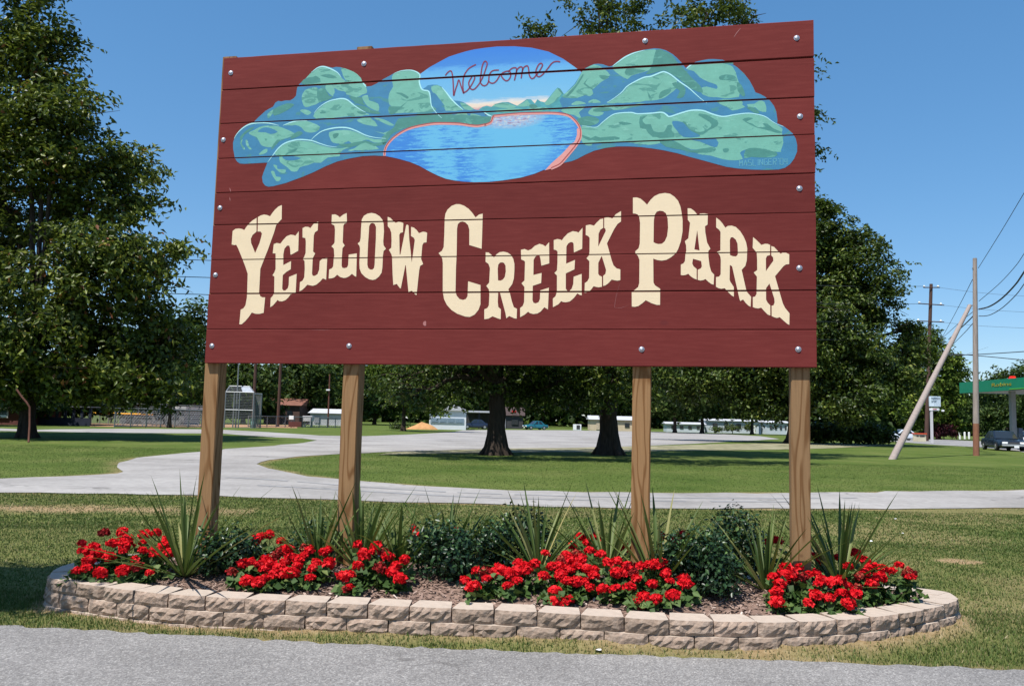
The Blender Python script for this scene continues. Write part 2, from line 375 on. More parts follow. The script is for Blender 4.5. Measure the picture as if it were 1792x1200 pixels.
for p, f, t in parts: V.append(p); F_.append(f+off); T_.append(t); off += len(p)
tag(link_mesh('grass', np_mesh('grass', np.concatenate(V), np.concatenate(F_), m, np.concatenate(T_))), kind='stuff')

# ------------------------------------------------------------------ raised bed: soil, bark, wall of blocks
def inset(poly, d):
    n_ = len(poly); out = []
    for i in range(n_):
        p, q, r_ = poly[i-1], poly[i], poly[(i+1) % n_]
        a = Vector((q[0]-p[0], q[1]-p[1])).normalized(); c_ = Vector((r_[0]-q[0], r_[1]-q[1])).normalized()
        t = (a+c_).normalized(); out.append((q[0]-t.y*d, q[1]+t.x*d))
    return out
inner = inset(BED, .17)
bx = np.arange(-3.6, 3.5, .06); by = np.arange(5.1, 7.7, .06); BX, BY = np.meshgrid(bx, by)
bxx, byy = BX.ravel(), BY.ravel(); ins = inside(bxx, byy, inset(BED, .1)); dd = dist_poly(bxx, byy, inner)*np.where(inside(bxx, byy, inner), 1, -1)
def soil_z(x, y):
    d_ = dist_poly(x, y, inner)*np.where(inside(x, y, inner), 1, -1)
    return CAPZ-.045+.085*np.clip(d_/.5, 0, 1)+.03*(fbm(x, y, .5, 5)-.5)+.018*(fbm(x, y, .12, 6)-.5)
bz = soil_z(bxx, byy); ids = np.arange(len(bxx)).reshape(BX.shape)
q = np.stack([ids[:-1,:-1].ravel(), ids[:-1,1:].ravel(), ids[1:,1:].ravel(), ids[1:,:-1].ravel()], 1)
q = q[ins[q].all(1)]
m = M('bark_soil', (.23,.155,.122), .95, .5, 22, bmp=.9, bd=.02, sp=.1)
tag(link_mesh('soil_mound', np_mesh('soil_mound', np.stack([bxx, byy, bz], 1), q, m, None, True)), kind='structure')
m, n, b = new_mat('bark_chip'); at = N(n, 'Attribute', attribute_name='tint')
lk(n, ramp(n, at.outputs['Fac'], [(0, (.08,.05,.038)), (.4, (.23,.152,.12)), (.75, (.38,.275,.225)), (1, (.55,.45,.39))]), b.inputs['Base Color']); b.inputs['Roughness'].default_value = .85; spec(b, .2)
cnt = 24000; x = rng.uniform(-3.5, 3.4, cnt); y = rng.uniform(5.2, 7.6, cnt); k = inside(x, y, inset(BED, .14)); x, y = x[k], y[k]; cnt = len(x)
z = soil_z(x, y)+rng.uniform(.002, .014, cnt); a = rng.uniform(0, 6.28, cnt); L = rng.uniform(.008, .028, cnt); W = rng.uniform(.003, .008, cnt); ti = rng.normal(0, .3, (cnt, 2))
u_ = np.stack([np.cos(a), np.sin(a), ti[:,0]], 1)*L[:,None]; v_ = np.stack([-np.sin(a), np.cos(a), ti[:,1]], 1)*W[:,None]; c0 = np.stack([x, y, z], 1)
P = np.stack([c0-u_-v_, c0+u_-v_*.5, c0+u_+v_, c0-u_*.8+v_], 1).reshape(-1, 3)
tag(link_mesh('bark_mulch', np_mesh('bark_mulch', P, np.arange(cnt*4).reshape(-1, 4), m, np.clip(rng.normal(.45, .25, cnt), 0, 1))), kind='stuff')

m, n, b = new_mat('split_block'); v = coords(n)
oi = N(n, 'ObjectInfo'); 
c = ramp(n, noise(n, v, 24, 6, .7), [(.28, (.205,.148,.11)), (.5, (.305,.228,.175)), (.72, (.40,.315,.25))])
c = mixc(n, .85, c, ramp(n, oi.outputs['Random'], [(0, (.76,.75,.73)), (.5, (1,1,1)), (1, (1.16,1.13,1.12))]), 'MULTIPLY')
lk(n, c, b.inputs['Base Color']); b.inputs['Roughness'].default_value = .95; spec(b, .15)
vb = N(n, 'TexVoronoi'); vb.inputs['Scale'].default_value = 46; lk(n, v, vb.inputs['Vector'])
ma = N(n, 'Math', operation='ADD'); lk(n, vb.outputs['Distance'], ma.inputs[0]); lk(n, noise(n, v, 70, 5, .75), ma.inputs[1])
bump(n, b, ma.outputs[0], .5, .010)
BLOCK = m
BLOCK_TOP = M('block_top', (.43,.355,.29), .92, .1, 20, bmp=.3, bd=.003, sp=.15)
def block_mesh(seed, L=.262, Hh=.0905, Dp=.19):
    r = random.Random(seed); nxx, nzz = 9, 4; vs = []; fs = []
    # rough split front (local -Y), smooth back and top
    for j in range(nzz+1):
        for i in range(nxx+1):
            e = min(i, nxx-i, 2)/2; ez = min(j, nzz-j, 1)/1.0
            bul = -.022*(e*.7+.3)*(.45+.55*ez)+r.uniform(-.008, .008)*(.35+.65*ez)
            sx = L/2*(1 if 0 < i < nxx else .985)
            vs.append((-sx+2*sx*i/nxx+r.uniform(-.006, .006)*(0 < i < nxx), bul+(.008 if i in (0, nxx) else 0), Hh*j/nzz+r.uniform(-.007, .007)*(0 < j < nzz)))
    idx = lambda i, j: j*(nxx+1)+i
    for j in range(nzz):
        for i in range(nxx): fs.append((idx(i,j), idx(i+1,j), idx(i+1,j+1), idx(i,j+1)))
    k = len(vs); t = .80
    vs += [(-L/2*t, Dp, 0), (L/2*t, Dp, 0), (L/2*t, Dp, Hh), (-L/2*t, Dp, Hh)]
    fs.append((k+1, k, k+3, k+2))
    top = [idx(i, nzz) for i in range(nxx+1)]+[k+2, k+3]; fs.append(tuple(top))
    fs.append(tuple([idx(i, 0) for i in range(nxx+1)][::-1]+[k, k+1]))
    fs.append(tuple([idx(0, j) for j in range(nzz+1)][::-1]+[k, k+3][::1]) if False else tuple([idx(0, j) for j in range(nzz+1)]+[k+3, k])[::-1])
    fs.append(tuple([idx(nxx, j) for j in range(nzz+1)]+[k+2, k+1]))
    me = bpy.data.meshes.new('stone_block'); me.from_pydata(vs, [], fs)
    bm = bmesh.new(); bm.from_mesh(me); bmesh.ops.recalc_face_normals(bm, faces=bm.faces); bm.to_mesh(me); bm.free()
    me.materials.append(BLOCK); me.materials.append(BLOCK_TOP)
    for p in me.polygons:
        if abs(p.normal.z) > .8 and len(p.vertices) > 4: p.material_index = 1
        elif len(p.vertices) == 4 and p.normal.y < -.1: p.use_smooth = False
    return me
blocks = [block_mesh(i) for i in range(9)]
wall = thing('retaining_wall', 'low curved wall of tan split-face blocks round the flower bed', 'wall', (0, 6, 0))
def along(poly, s):
    n_ = len(poly)
    for i in range(n_):
        p, q_ = poly[i], poly[(i+1) % n_]; L_ = math.hypot(q_[0]-p[0], q_[1]-p[1])
        if s <= L_: t = s/L_; return (p[0]+(q_[0]-p[0])*t, p[1]+(q_[1]-p[1])*t)
        s -= L_
    return poly[0]
for course in range(3):
    ring = smooth_line(inset(BED, -.012*course), 4, True)
    per = sum(math.hypot(ring[i][0]-ring[i-1][0], ring[i][1]-ring[i-1][1]) for i in range(len(ring)))
    cnt = round(per/.272); st = per/cnt; rr = random.Random(course+3)
    for i in range(cnt):
        p = along(ring, (i+.5*(course % 2)) % cnt*st+.0001); p2 = along(ring, ((i+.5*(course % 2))*st+st) % per)
        ang = math.atan2(p2[1]-p[1], p2[0]-p[0]); cx, cy = (p[0]+p2[0])/2, (p[1]+p2[1])/2
        nx_, ny_ = -math.sin(ang), math.cos(ang); o = rr.gauss(0, .004)
        link_mesh('stone_block', blocks[rr.randrange(9)], wall, (cx+nx_*o, cy+ny_*o-6, CAPZ-.092*(course+1)+rr.gauss(0, .0012)), (rr.gauss(0, .008), rr.gauss(0, .006), ang+rr.gauss(0, .012)), (st/.2625*rr.uniform(.988, 1.0), 1, 1))

# ------------------------------------------------------------------ the park sign
SX, SY, YAW = -2.493, 6.784, 0.19126
sign = thing('park_sign', 'big red-brown wooden sign of planks reading Yellow Creek Park on four posts', 'sign', (SX, SY, 0), -YAW)
m, n, b = new_mat('board_paint'); v = coords(n, (1.3, 1, 16)); oi = N(n, 'ObjectInfo')
f = noise(n, v, 3.2, 6, .65)
c = ramp(n, f, [(.25, (.126,.021,.0185)), (.5, (.146,.0255,.0225)), (.75, (.172,.034,.029))])
c = mixc(n, 1, c, ramp(n, oi.outputs['Random'], [(0, g1(.90)), (1, g1(1.10))]), 'MULTIPLY')
c = mixc(n, 1, c, ramp(n, noise(n, coords(n, (.6,1,1.5)), 1.3, 4, .6), [(.3, (.90,.92,.93)), (.7, (1.07,1.10,1.10))]), 'MULTIPLY')
sp_ = ramp(n, noise(n, coords(n, (1,1,1)), 160, 2, .5), [(.70, (0,0,0)), (.80, (1,1,1))])
c = mixc(n, sp_, c, (.22,.062,.06))
kn = N(n, 'TexVoronoi'); kn.inputs['Scale'].default_value = 1.9; lk(n, coords(n, (1,1,1.6)), kn.inputs['Vector'])
c = mixc(n, ramp(n, kn.outputs['Distance'], [(.0, g1(.5)), (.045, g1(.35)), (.075, g1(0))]), c, (.09,.02,.022))
lk(n, c, b.inputs['Base Color']); b.inputs['Roughness'].default_value = .75; spec(b, .10)
bump(n, b, noise(n, coords(n, (2.2, 1, 42)), 4, 5, .7), .16, .003)
BOARD = m
LZ = [(9,4379),(7,4100),(5,3809),(3,3510),(1,3218),(-1,2947),(-3,2655),(-5,2374),(-7,2081),(-8,1805)]
RZ = [(4742,4382),(4742,4098),(4742,3796),(4741,3517),(4741,3228),(4741,2938),(4740,2654),(4740,2373),(4740,2090),(4740,1821)]
GAPL = [0, 8, 4, 4, 4.5, 5, 2, 6, 2, 0]; GAPR = [0, 14, 8, 4, 7, 3, 2.5, 7, 5, 0]   # mm
BANDS = []          # per plank: top line (z at left, z at right), bottom line
for k in range(9):
    BANDS.append((LZ[k][1]-GAPL[k]*.5, RZ[k][1]-GAPR[k]*.5, LZ[k+1][1]+GAPL[k+1]*.5, RZ[k+1][1]+GAPR[k+1]*.5))
UL, UR = 0.0, 4741.0
TH = .038
for k, (tl, tr, bl, br) in enumerate(BANDS):
    r = random.Random(50+k); xl = LZ[k][0]+r.uniform(-2, 2); xr = RZ[k][0]+r.uniform(-2, 2); ns = 40; vs = []; fs = []
    w1 = [r.gauss(0, .5) for _ in range(ns+1)]; w2 = [r.gauss(0, .5) for _ in range(ns+1)]; ch = 4.0
    for i in range(ns+1):
        t = i/ns; x = xl+(xr-xl)*t; zt = tl+(tr-tl)*(x/UR)+w1[i]; zb = bl+(br-bl)*(x/UR)+w2[i]
        lip = 0 if k == 8 else 16
        for (yy, z_) in ((TH*1000, zb-lip), (21, zb-lip), (20, zb), (ch, zb), (0, zb+ch), (0, zt-ch), (ch, zt), (19, zt), (20, zt-18), (TH*1000, zt-18)): vs.append((x/1000, yy/1000, z_/1000))
    for i in range(ns):
        for j in range(10): fs.append((i*10+j, (i+1)*10+j, (i+1)*10+(j+1) % 10, i*10+(j+1) % 10))
    fs += [tuple(range(10)), tuple(ns*10+j for j in range(10))[::-1]]
    B().add(vs, fs).build('plank', BOARD, sign)

def clip(poly, a, b_, c_):          # keep a*x+b*z <= c
    out = []
    for i in range(len(poly)):
        p, q_ = poly[i-1], poly[i]; dp = a*p[0]+b_*p[1]-c_; dq = a*q_[0]+b_*q_[1]-c_
        if (dp <= 0) != (dq <= 0):
            t = dp/(dp-dq); out.append((p[0]+(q_[0]-p[0])*t, p[1]+(q_[1]-p[1])*t))
        if dq <= 0: out.append(q_)
    return out
def paint_faces(polys, lift):
    """polys: list of [outer, hole...] in sign millimetres -> faces cut at the joints between planks"""
    bb = B()
    for loops in polys:
        tri = tessellate_polygon([[Vector((x, z, 0)) for x, z in lp] for lp in loops]); flat = [p for lp in loops for p in lp]
        for t in tri:
            tp = [flat[i] for i in t]
            for (tl, tr, bl, br) in BANDS:
                s1 = (tr-tl)/UR; s2 = (br-bl)/UR
                p = clip(tp, -s1, 1, tl-3.0); 
                if len(p) < 3: continue
                p = clip(p, s2, -1, -(bl+3.0))
                if len(p) < 3: continue
                ar = sum(p[i-1][0]*p[i][1]-p[i][0]*p[i-1][1] for i in range(len(p)))
                if abs(ar) < 2: continue
                if ar < 0: p = p[::-1]
                bb.add([(x/1000, -lift, z_/1000) for x, z_ in p], [tuple(range(len(p)))])
    return bb
def ribbon(pts, w_, sm=4, taper=False):
    pp = smooth_line(pts, sm); L_ = []; R_ = []
    for i in range(len(pp)):
        a, c_ = pp[max(i-1, 0)], pp[min(i+1, len(pp)-1)]; d = Vector((c_[0]-a[0], c_[1]-a[1])).normalized()
        hw = w_/2*(1 if not taper else .25+.75*math.sin(math.pi*min(1, max(0, i/(len(pp)-1)))))
        L_.append((pp[i][0]-d.y*hw, pp[i][1]+d.x*hw)); R_.append((pp[i][0]+d.y*hw, pp[i][1]-d.x*hw))
    return [[[L_[i], L_[i+1], R_[i+1], R_[i]]] for i in range(len(pp)-1)]
def pmat(name, c, var=.07, sc=7, rough=.55, dabs=()):
    m, n, b = new_mat(name); v = coords(n, (1,1,1.6))
    cc = ramp(n, noise(n, v, sc, 5, .65), [(.3, tuple(x*(1-var) for x in c)), (.7, tuple(min(1, x*(1+var)) for x in c))])
    for i, (dc, ds, th) in enumerate(dabs):        # brush dabs of the neighbouring colours
        mp_ = N(n, 'Mapping'); mp_.inputs['Location'].default_value = (i*7.3, 0, i*3.1); mp_.inputs['Rotation'].default_value = (0, .5-.9*i, 0); mp_.inputs['Scale'].default_value = (.8, 1, 1.9)
        lk(n, N(n, 'TexCoord').outputs['Object'], mp_.inputs[0])
        cc = mixc(n, ramp(n, noise(n, mp_.outputs[0], ds, 4, .6, .9), [(th, g1(0)), (th+.025, g1(.85))]), cc, dc)
    lk(n, cc, b.inputs['Base Color'])
    b.inputs['Roughness'].default_value = rough; spec(b, .22)
    bump(n, b, noise(n, coords(n, (2.2, 1, 42)), 4, 5, .7), .25, .003)
    return m
CREAM = pmat('cream_paint', (.745,.60,.40), .03)
LETTERS = [('Y',[(385,2999),(350,2979),(321,2954),(297,2925),(281,2899),(262,2909),(231,2914),(201,2911),(177,2894),(175,2781),(198,2776),(216,2778),(233,2752),(274,2668),(308,2596),(332,2536),(336,2378),(336,2340),(327,2277),(310,2253),(287,2242),(282,2122),(303,2123),(332,2148),(360,2180),(386,2218),(419,2208),(454,2207),(490,2216),(496,2342),(472,2342),(454,2351),(441,2377),(441,2575),(476,2672),(500,2736),(526,2816),(546,2877),(560,2934),(584,2962),(606,2983),(602,3100),(572,3089),(543,3063),(520,3035),(503,3009),(480,3019),(449,3025),(419,3018),(396,3005),(400,2885),(428,2884),(439,2867),(434,2837),(422,2789),(388,2707),(367,2752),(348,2790),(343,2826),(357,2857),(381,2877),(390,2885)],[]),('E',[(761,2880),(764,2720),(708,2690),(698,2690),(694,2733),(685,2763),(665,2764),(643,2738),(636,2691),(640,2604),(706,2636),(707,2570),(671,2549),(640,2522),(641,2411),(654,2395),(669,2397),(690,2416),(696,2444),(695,2507),(760,2532),(759,2376),(715,2364),(697,2339),(673,2318),(644,2308),(619,2311),(606,2320),(585,2295),(566,2274),(545,2262),(545,2335),(564,2356),(573,2379),(568,2510),(551,2522),(566,2546),(575,2572),(570,2671),(568,2701),(543,2702),(548,2778),(573,2787),(606,2781),(627,2809),(656,2840),(690,2853),(715,2850),(733,2843),(749,2864)],[]),('L',[(924,2955),(924,2884),(900,2868),(892,2842),(893,2711),(911,2696),(898,2669),(892,2657),(892,2531),(900,2514),(915,2513),(939,2526),(952,2563),(953,2633),(982,2658),(1016,2660),(1015,2481),(987,2493),(961,2465),(933,2442),(904,2433),(874,2438),(857,2443),(831,2415),(812,2399),(791,2389),(792,2464),(813,2475),(827,2503),(828,2573),(823,2634),(807,2653),(819,2670),(829,2702),(826,2792),(821,2822),(796,2828),(792,2905),(816,2916),(841,2914),(860,2904),(885,2937),(909,2950)],[]),('L',[(1039,3010),(1066,3012),(1091,3001),(1108,2986),(1134,3007),(1165,3020),(1171,2940),(1150,2934),(1141,2917),(1142,2782),(1160,2756),(1142,2735),(1140,2666),(1141,2593),(1149,2576),(1166,2573),(1187,2578),(1196,2597),(1197,2682),(1265,2691),(1268,2503),(1256,2508),(1231,2527),(1210,2509),(1186,2497),(1162,2494),(1133,2502),(1107,2521),(1084,2500),(1060,2492),(1036,2491),(1037,2564),(1059,2573),(1070,2589),(1072,2663),(1076,2666),(1069,2732),(1048,2751),(1067,2772),(1073,2783),(1072,2886),(1065,2921),(1040,2934)],[]),('O',[(1295,2965),(1312,2995),(1341,3011),(1374,3016),(1408,3009),(1443,2988),(1468,2959),(1480,2924),(1485,2864),(1482,2785),(1486,2753),(1507,2724),(1488,2707),(1483,2665),(1484,2657),(1483,2575),(1478,2533),(1457,2502),(1430,2481),(1406,2476),(1377,2482),(1343,2500),(1310,2531),(1294,2568),(1290,2614),(1290,2665),(1290,2733),(1284,2752),(1269,2771),(1287,2786),(1292,2816),(1292,2891)],[[(1359,2871),(1359,2908),(1371,2931),(1387,2935),(1404,2928),(1417,2902),(1420,2814),(1418,2666),(1418,2599),(1414,2571),(1400,2558),(1381,2560),(1364,2574),(1357,2599),(1356,2667),(1356,2769)]]),('W',[(1511,2981),(1534,2972),(1549,2957),(1579,2931),(1602,2939),(1626,2935),(1643,2928),(1642,2854),(1622,2850),(1613,2834),(1622,2677),(1628,2676),(1646,2782),(1667,2911),(1676,2915),(1686,2908),(1697,2791),(1713,2690),(1723,2612),(1732,2685),(1742,2790),(1734,2808),(1710,2823),(1708,2896),(1732,2889),(1756,2868),(1775,2844),(1803,2855),(1827,2853),(1841,2845),(1838,2770),(1816,2768),(1805,2748),(1800,2652),(1799,2639),(1817,2598),(1792,2583),(1786,2544),(1772,2354),(1762,2358),(1733,2388),(1705,2379),(1696,2445),(1676,2591),(1672,2591),(1660,2518),(1641,2406),(1631,2413),(1607,2443),(1579,2434),(1570,2519),(1560,2661),(1552,2683),(1532,2715),(1551,2733),(1551,2793),(1546,2853),(1533,2886),(1515,2905)],[]),('C',[(1985,2995),(2000,3027),(2032,3056),(2068,3069),(2098,3068),(2133,3055),(2171,3029),(2199,2999),(2228,2960),(2255,2982),(2284,2988),(2284,2825),(2283,2712),(2184,2743),(2181,2863),(2170,2900),(2147,2923),(2123,2930),(2103,2926),(2087,2908),(2082,2874),(2085,2674),(2083,2559),(2085,2379),(2095,2348),(2119,2321),(2146,2314),(2169,2321),(2182,2343),(2183,2459),(2282,2429),(2286,2280),(2271,2236),(2241,2200),(2205,2182),(2168,2185),(2104,2207),(2057,2236),(2019,2276),(1995,2321),(1983,2380),(1976,2606),(1971,2638),(1961,2658),(1939,2683),(1966,2701),(1979,2731),(1981,2831),(1980,2959)],[]),('R',[(2316,2684),(2339,2682),(2362,2663),(2383,2643),(2402,2667),(2425,2683),(2456,2687),(2488,2679),(2515,2661),(2534,2630),(2544,2589),(2545,2540),(2542,2478),(2530,2434),(2501,2394),(2513,2368),(2531,2301),(2547,2257),(2572,2244),(2571,2169),(2554,2171),(2513,2189),(2491,2171),(2484,2209),(2437,2368),(2423,2377),(2421,2302),(2426,2259),(2447,2240),(2447,2164),(2424,2171),(2383,2187),(2352,2169),(2319,2164),(2317,2240),(2341,2251),(2352,2271),(2354,2351),(2349,2395),(2328,2422),(2350,2447),(2351,2489),(2353,2560),(2341,2592),(2317,2610)],[[(2419,2464),(2414,2555),(2418,2587),(2431,2602),(2447,2604),(2463,2599),(2475,2577),(2478,2532),(2472,2492),(2457,2470),(2439,2462)]]),('E',[(2592,2699),(2621,2705),(2648,2693),(2673,2703),(2699,2728),(2735,2743),(2761,2736),(2781,2722),(2809,2755),(2813,2591),(2753,2574),(2745,2627),(2738,2651),(2725,2655),(2705,2645),(2692,2619),(2693,2503),(2756,2518),(2754,2441),(2690,2420),(2690,2309),(2699,2290),(2715,2285),(2737,2294),(2747,2318),(2748,2384),(2814,2405),(2810,2239),(2782,2256),(2756,2224),(2730,2208),(2699,2204),(2672,2211),(2659,2222),(2633,2200),(2598,2180),(2596,2250),(2616,2266),(2626,2296),(2626,2411),(2603,2440),(2625,2462),(2626,2606),(2617,2615),(2596,2624)],[]),('E',[(2844,2770),(2871,2778),(2893,2774),(2906,2767),(2923,2791),(2953,2821),(2988,2836),(3019,2831),(3032,2824),(3062,2861),(3062,2700),(3000,2672),(2996,2741),(2987,2752),(2972,2752),(2955,2742),(2942,2720),(2942,2587),(3009,2615),(3006,2543),(2941,2513),(2943,2396),(2955,2380),(2972,2380),(2987,2395),(2999,2430),(3001,2487),(3061,2508),(3064,2345),(3048,2349),(3031,2360),(3005,2325),(2975,2299),(2945,2293),(2923,2295),(2910,2302),(2889,2278),(2848,2256),(2846,2322),(2866,2339),(2876,2374),(2874,2497),(2854,2517),(2873,2537),(2876,2594),(2875,2682),(2864,2692),(2846,2697)],[]),('K',[(3087,2878),(3118,2884),(3149,2875),(3166,2896),(3195,2924),(3217,2928),(3218,2856),(3197,2843),(3184,2812),(3183,2714),(3238,2833),(3235,2849),(3226,2856),(3225,2933),(3247,2937),(3273,2933),(3286,2927),(3311,2959),(3350,2982),(3351,2903),(3325,2884),(3300,2845),(3248,2737),(3259,2701),(3286,2605),(3299,2570),(3321,2548),(3350,2539),(3351,2458),(3330,2454),(3305,2458),(3287,2463),(3262,2435),(3241,2420),(3224,2415),(3223,2491),(3240,2507),(3244,2537),(3210,2644),(3185,2590),(3186,2507),(3195,2494),(3214,2485),(3215,2409),(3190,2405),(3168,2409),(3153,2414),(3134,2388),(3117,2373),(3100,2366),(3085,2364),(3086,2438),(3105,2451),(3118,2477),(3118,2604),(3096,2626),(3115,2650),(3118,2677),(3117,2783),(3106,2796),(3087,2805)],[]),('P',[(3438,3083),(3465,3084),(3495,3073),(3521,3050),(3543,3026),(3568,3062),(3597,3090),(3631,3106),(3673,3112),(3711,3105),(3744,3081),(3770,3050),(3787,3008),(3795,2969),(3804,2904),(3804,2817),(3792,2744),(3772,2684),(3755,2654),(3722,2626),(3689,2607),(3655,2601),(3622,2606),(3592,2617),(3595,2438),(3606,2417),(3644,2391),(3644,2271),(3620,2271),(3582,2284),(3540,2306),(3515,2284),(3486,2263),(3461,2257),(3438,2259),(3436,2371),(3457,2383),(3483,2405),(3491,2435),(3491,2608),(3480,2638),(3461,2660),(3459,2674),(3484,2697),(3492,2732),(3493,2889),(3486,2933),(3475,2953),(3458,2960),(3439,2962)],[[(3593,2741),(3594,2904),(3600,2947),(3615,2971),(3636,2978),(3661,2974),(3682,2958),(3695,2919),(3699,2849),(3692,2785),(3675,2746),(3654,2728),(3629,2726),(3608,2732)]]),('A',[(3840,2992),(3864,2989),(3889,2969),(3914,2938),(3931,2949),(3959,2950),(3986,2945),(3984,2865),(3966,2853),(3968,2810),(3981,2732),(4005,2685),(3990,2668),(3991,2623),(3999,2559),(4011,2516),(4032,2492),(4028,2418),(4011,2425),(3991,2440),(3970,2461),(3954,2453),(3934,2450),(3915,2455),(3915,2530),(3937,2540),(3944,2555),(3939,2594),(3880,2612),(3875,2577),(3884,2556),(3907,2536),(3907,2457),(3884,2468),(3863,2483),(3847,2501),(3826,2492),(3806,2490),(3793,2493),(3793,2570),(3811,2578),(3822,2595),(3826,2647),(3832,2675),(3830,2714),(3821,2744),(3846,2765),(3854,2838),(3858,2881),(3842,2905)],[[(3910,2826),(3927,2673),(3890,2682)]]),('R',[(4046,2916),(4071,2896),(4091,2872),(4111,2839),(4128,2852),(4156,2854),(4185,2844),(4217,2811),(4241,2770),(4258,2728),(4266,2681),(4263,2609),(4262,2594),(4252,2554),(4226,2526),(4236,2480),(4256,2387),(4264,2362),(4280,2343),(4292,2328),(4288,2255),(4272,2265),(4252,2286),(4236,2309),(4216,2297),(4210,2316),(4159,2553),(4143,2563),(4141,2455),(4147,2438),(4171,2400),(4171,2329),(4155,2339),(4131,2363),(4107,2392),(4082,2388),(4062,2393),(4045,2403),(4045,2475),(4066,2477),(4078,2494),(4079,2600),(4077,2620),(4071,2637),(4052,2661),(4076,2671),(4077,2808),(4067,2825),(4046,2843)],[[(4144,2636),(4143,2747),(4150,2766),(4164,2768),(4185,2750),(4197,2720),(4200,2669),(4199,2639),(4187,2625),(4164,2627)]]),('K',[(4307,2766),(4333,2742),(4365,2707),(4389,2715),(4409,2714),(4426,2706),(4425,2632),(4404,2626),(4396,2608),(4396,2515),(4448,2590),(4446,2615),(4434,2628),(4434,2698),(4453,2691),(4476,2665),(4498,2640),(4512,2648),(4536,2647),(4558,2635),(4557,2564),(4535,2562),(4519,2551),(4459,2477),(4491,2356),(4511,2281),(4526,2248),(4557,2207),(4555,2124),(4541,2132),(4518,2153),(4490,2180),(4470,2174),(4455,2178),(4434,2188),(4434,2263),(4447,2265),(4455,2286),(4453,2315),(4420,2424),(4396,2390),(4396,2307),(4406,2286),(4425,2265),(4425,2192),(4407,2199),(4383,2224),(4362,2249),(4340,2243),(4320,2247),(4304,2253),(4304,2326),(4320,2330),(4330,2349),(4333,2475),(4311,2505),(4335,2523),(4335,2597),(4334,2617),(4332,2651),(4304,2687)],[])]
for ch, outer, holes in LETTERS:
    o = paint_faces([[outer]+holes], .0016).build('letter', CREAM, sign, fix=False)
    o['label'] = 'cream western-style letter ' + ch
# mural ------------------------------------------------------------
SKY = [(1737,4140),(1816,4193),(1900,4235),(1969,4269),(2039,4288),(2109,4305),(2179,4317),(2271,4325),(2364,4329),(2501,4322),(2639,4302),(2775,4261),(2888,4198),(2978,4129),(3036,4080),(3047,3974),(2895,3791),(2514,3796),(2193,3807),(1959,3846),(1718,3999)]
m, n, b = new_mat('mural_sky'); tc = N(n, 'TexCoord'); sx = N(n, 'SeparateXYZ'); lk(n, tc.outputs['Object'], sx.inputs[0])
mr = N(n, 'MapRange'); mr.inputs[1].default_value = 3.795; mr.inputs[2].default_value = 4.32; 
wv = noise(n, coords(n, (2.2, 1, 10)), 2.4, 5, .7)
ad = N(n, 'Math', operation='MULTIPLY_ADD'); ad.inputs[1].default_value = .10; lk(n, wv, ad.inputs[0]); lk(n, sx.outputs['Z'], ad.inputs[2])
sb = N(n, 'Math', operation='SUBTRACT'); sb.inputs[1].default_value = .05; lk(n, ad.outputs[0], sb.inputs[0]); lk(n, sb.outputs[0], mr.inputs[0])
c = ramp(n, mr.outputs[0], [(0, (.36,.15,.19)), (.06, (.50,.27,.30)), (.10, (.74,.60,.46)), (.15, (.68,.63,.56)), (.22, (.18,.44,.64)), (.62, (.125,.39,.64)), (.70, (.11,.35,.64)), (.76, (.055,.225,.57)), (1, (.035,.19,.58))])
lk(n, c, b.inputs['Base Color']); b.inputs['Roughness'].default_value = .5; spec(b, .2)
mural = paint_faces([[SKY]], .0006).build('mural', m, sign, fix=False)
mural['label'] = 'painted blue sky of the lake mural'
HB = pmat('mural_blue', (.048,.20,.345), .10, 7, .55, [((.062,.235,.24), 5.0, .60)]); HG = pmat('mural_light_green', (.155,.40,.315), .09, 11, .55, [((.078,.255,.215), 6.5, .585), ((.20,.46,.37), 9, .62)]); HD = pmat('mural_dark_green', (.068,.235,.20), .12, 12, .55, [((.11,.33,.27), 8, .60)]); HH = pmat('mural_highlight', (.38,.72,.72), .05)
paint_faces([[[(2230,3824),(2257,3843),(2293,3851),(2330,3840),(2366,3863),(2421,3874),(2467,3872),(2503,3854),(2536,3839),(2576,3864),(2611,3888),(2645,3884),(2675,3850),(2695,3883),(2718,3866),(2754,3855),(2784,3890),(2819,3934),(2850,3969),(2872,3959),(2900,3916),(2924,3917),(2977,3933),(2980,3751),(2807,3768),(2650,3771),(2515,3768),(2346,3760),(2286,3784)]]], .0008).build('painted_far_hills', pmat('mural_far', (.07,.30,.33), .2, 14), mural, fix=False)
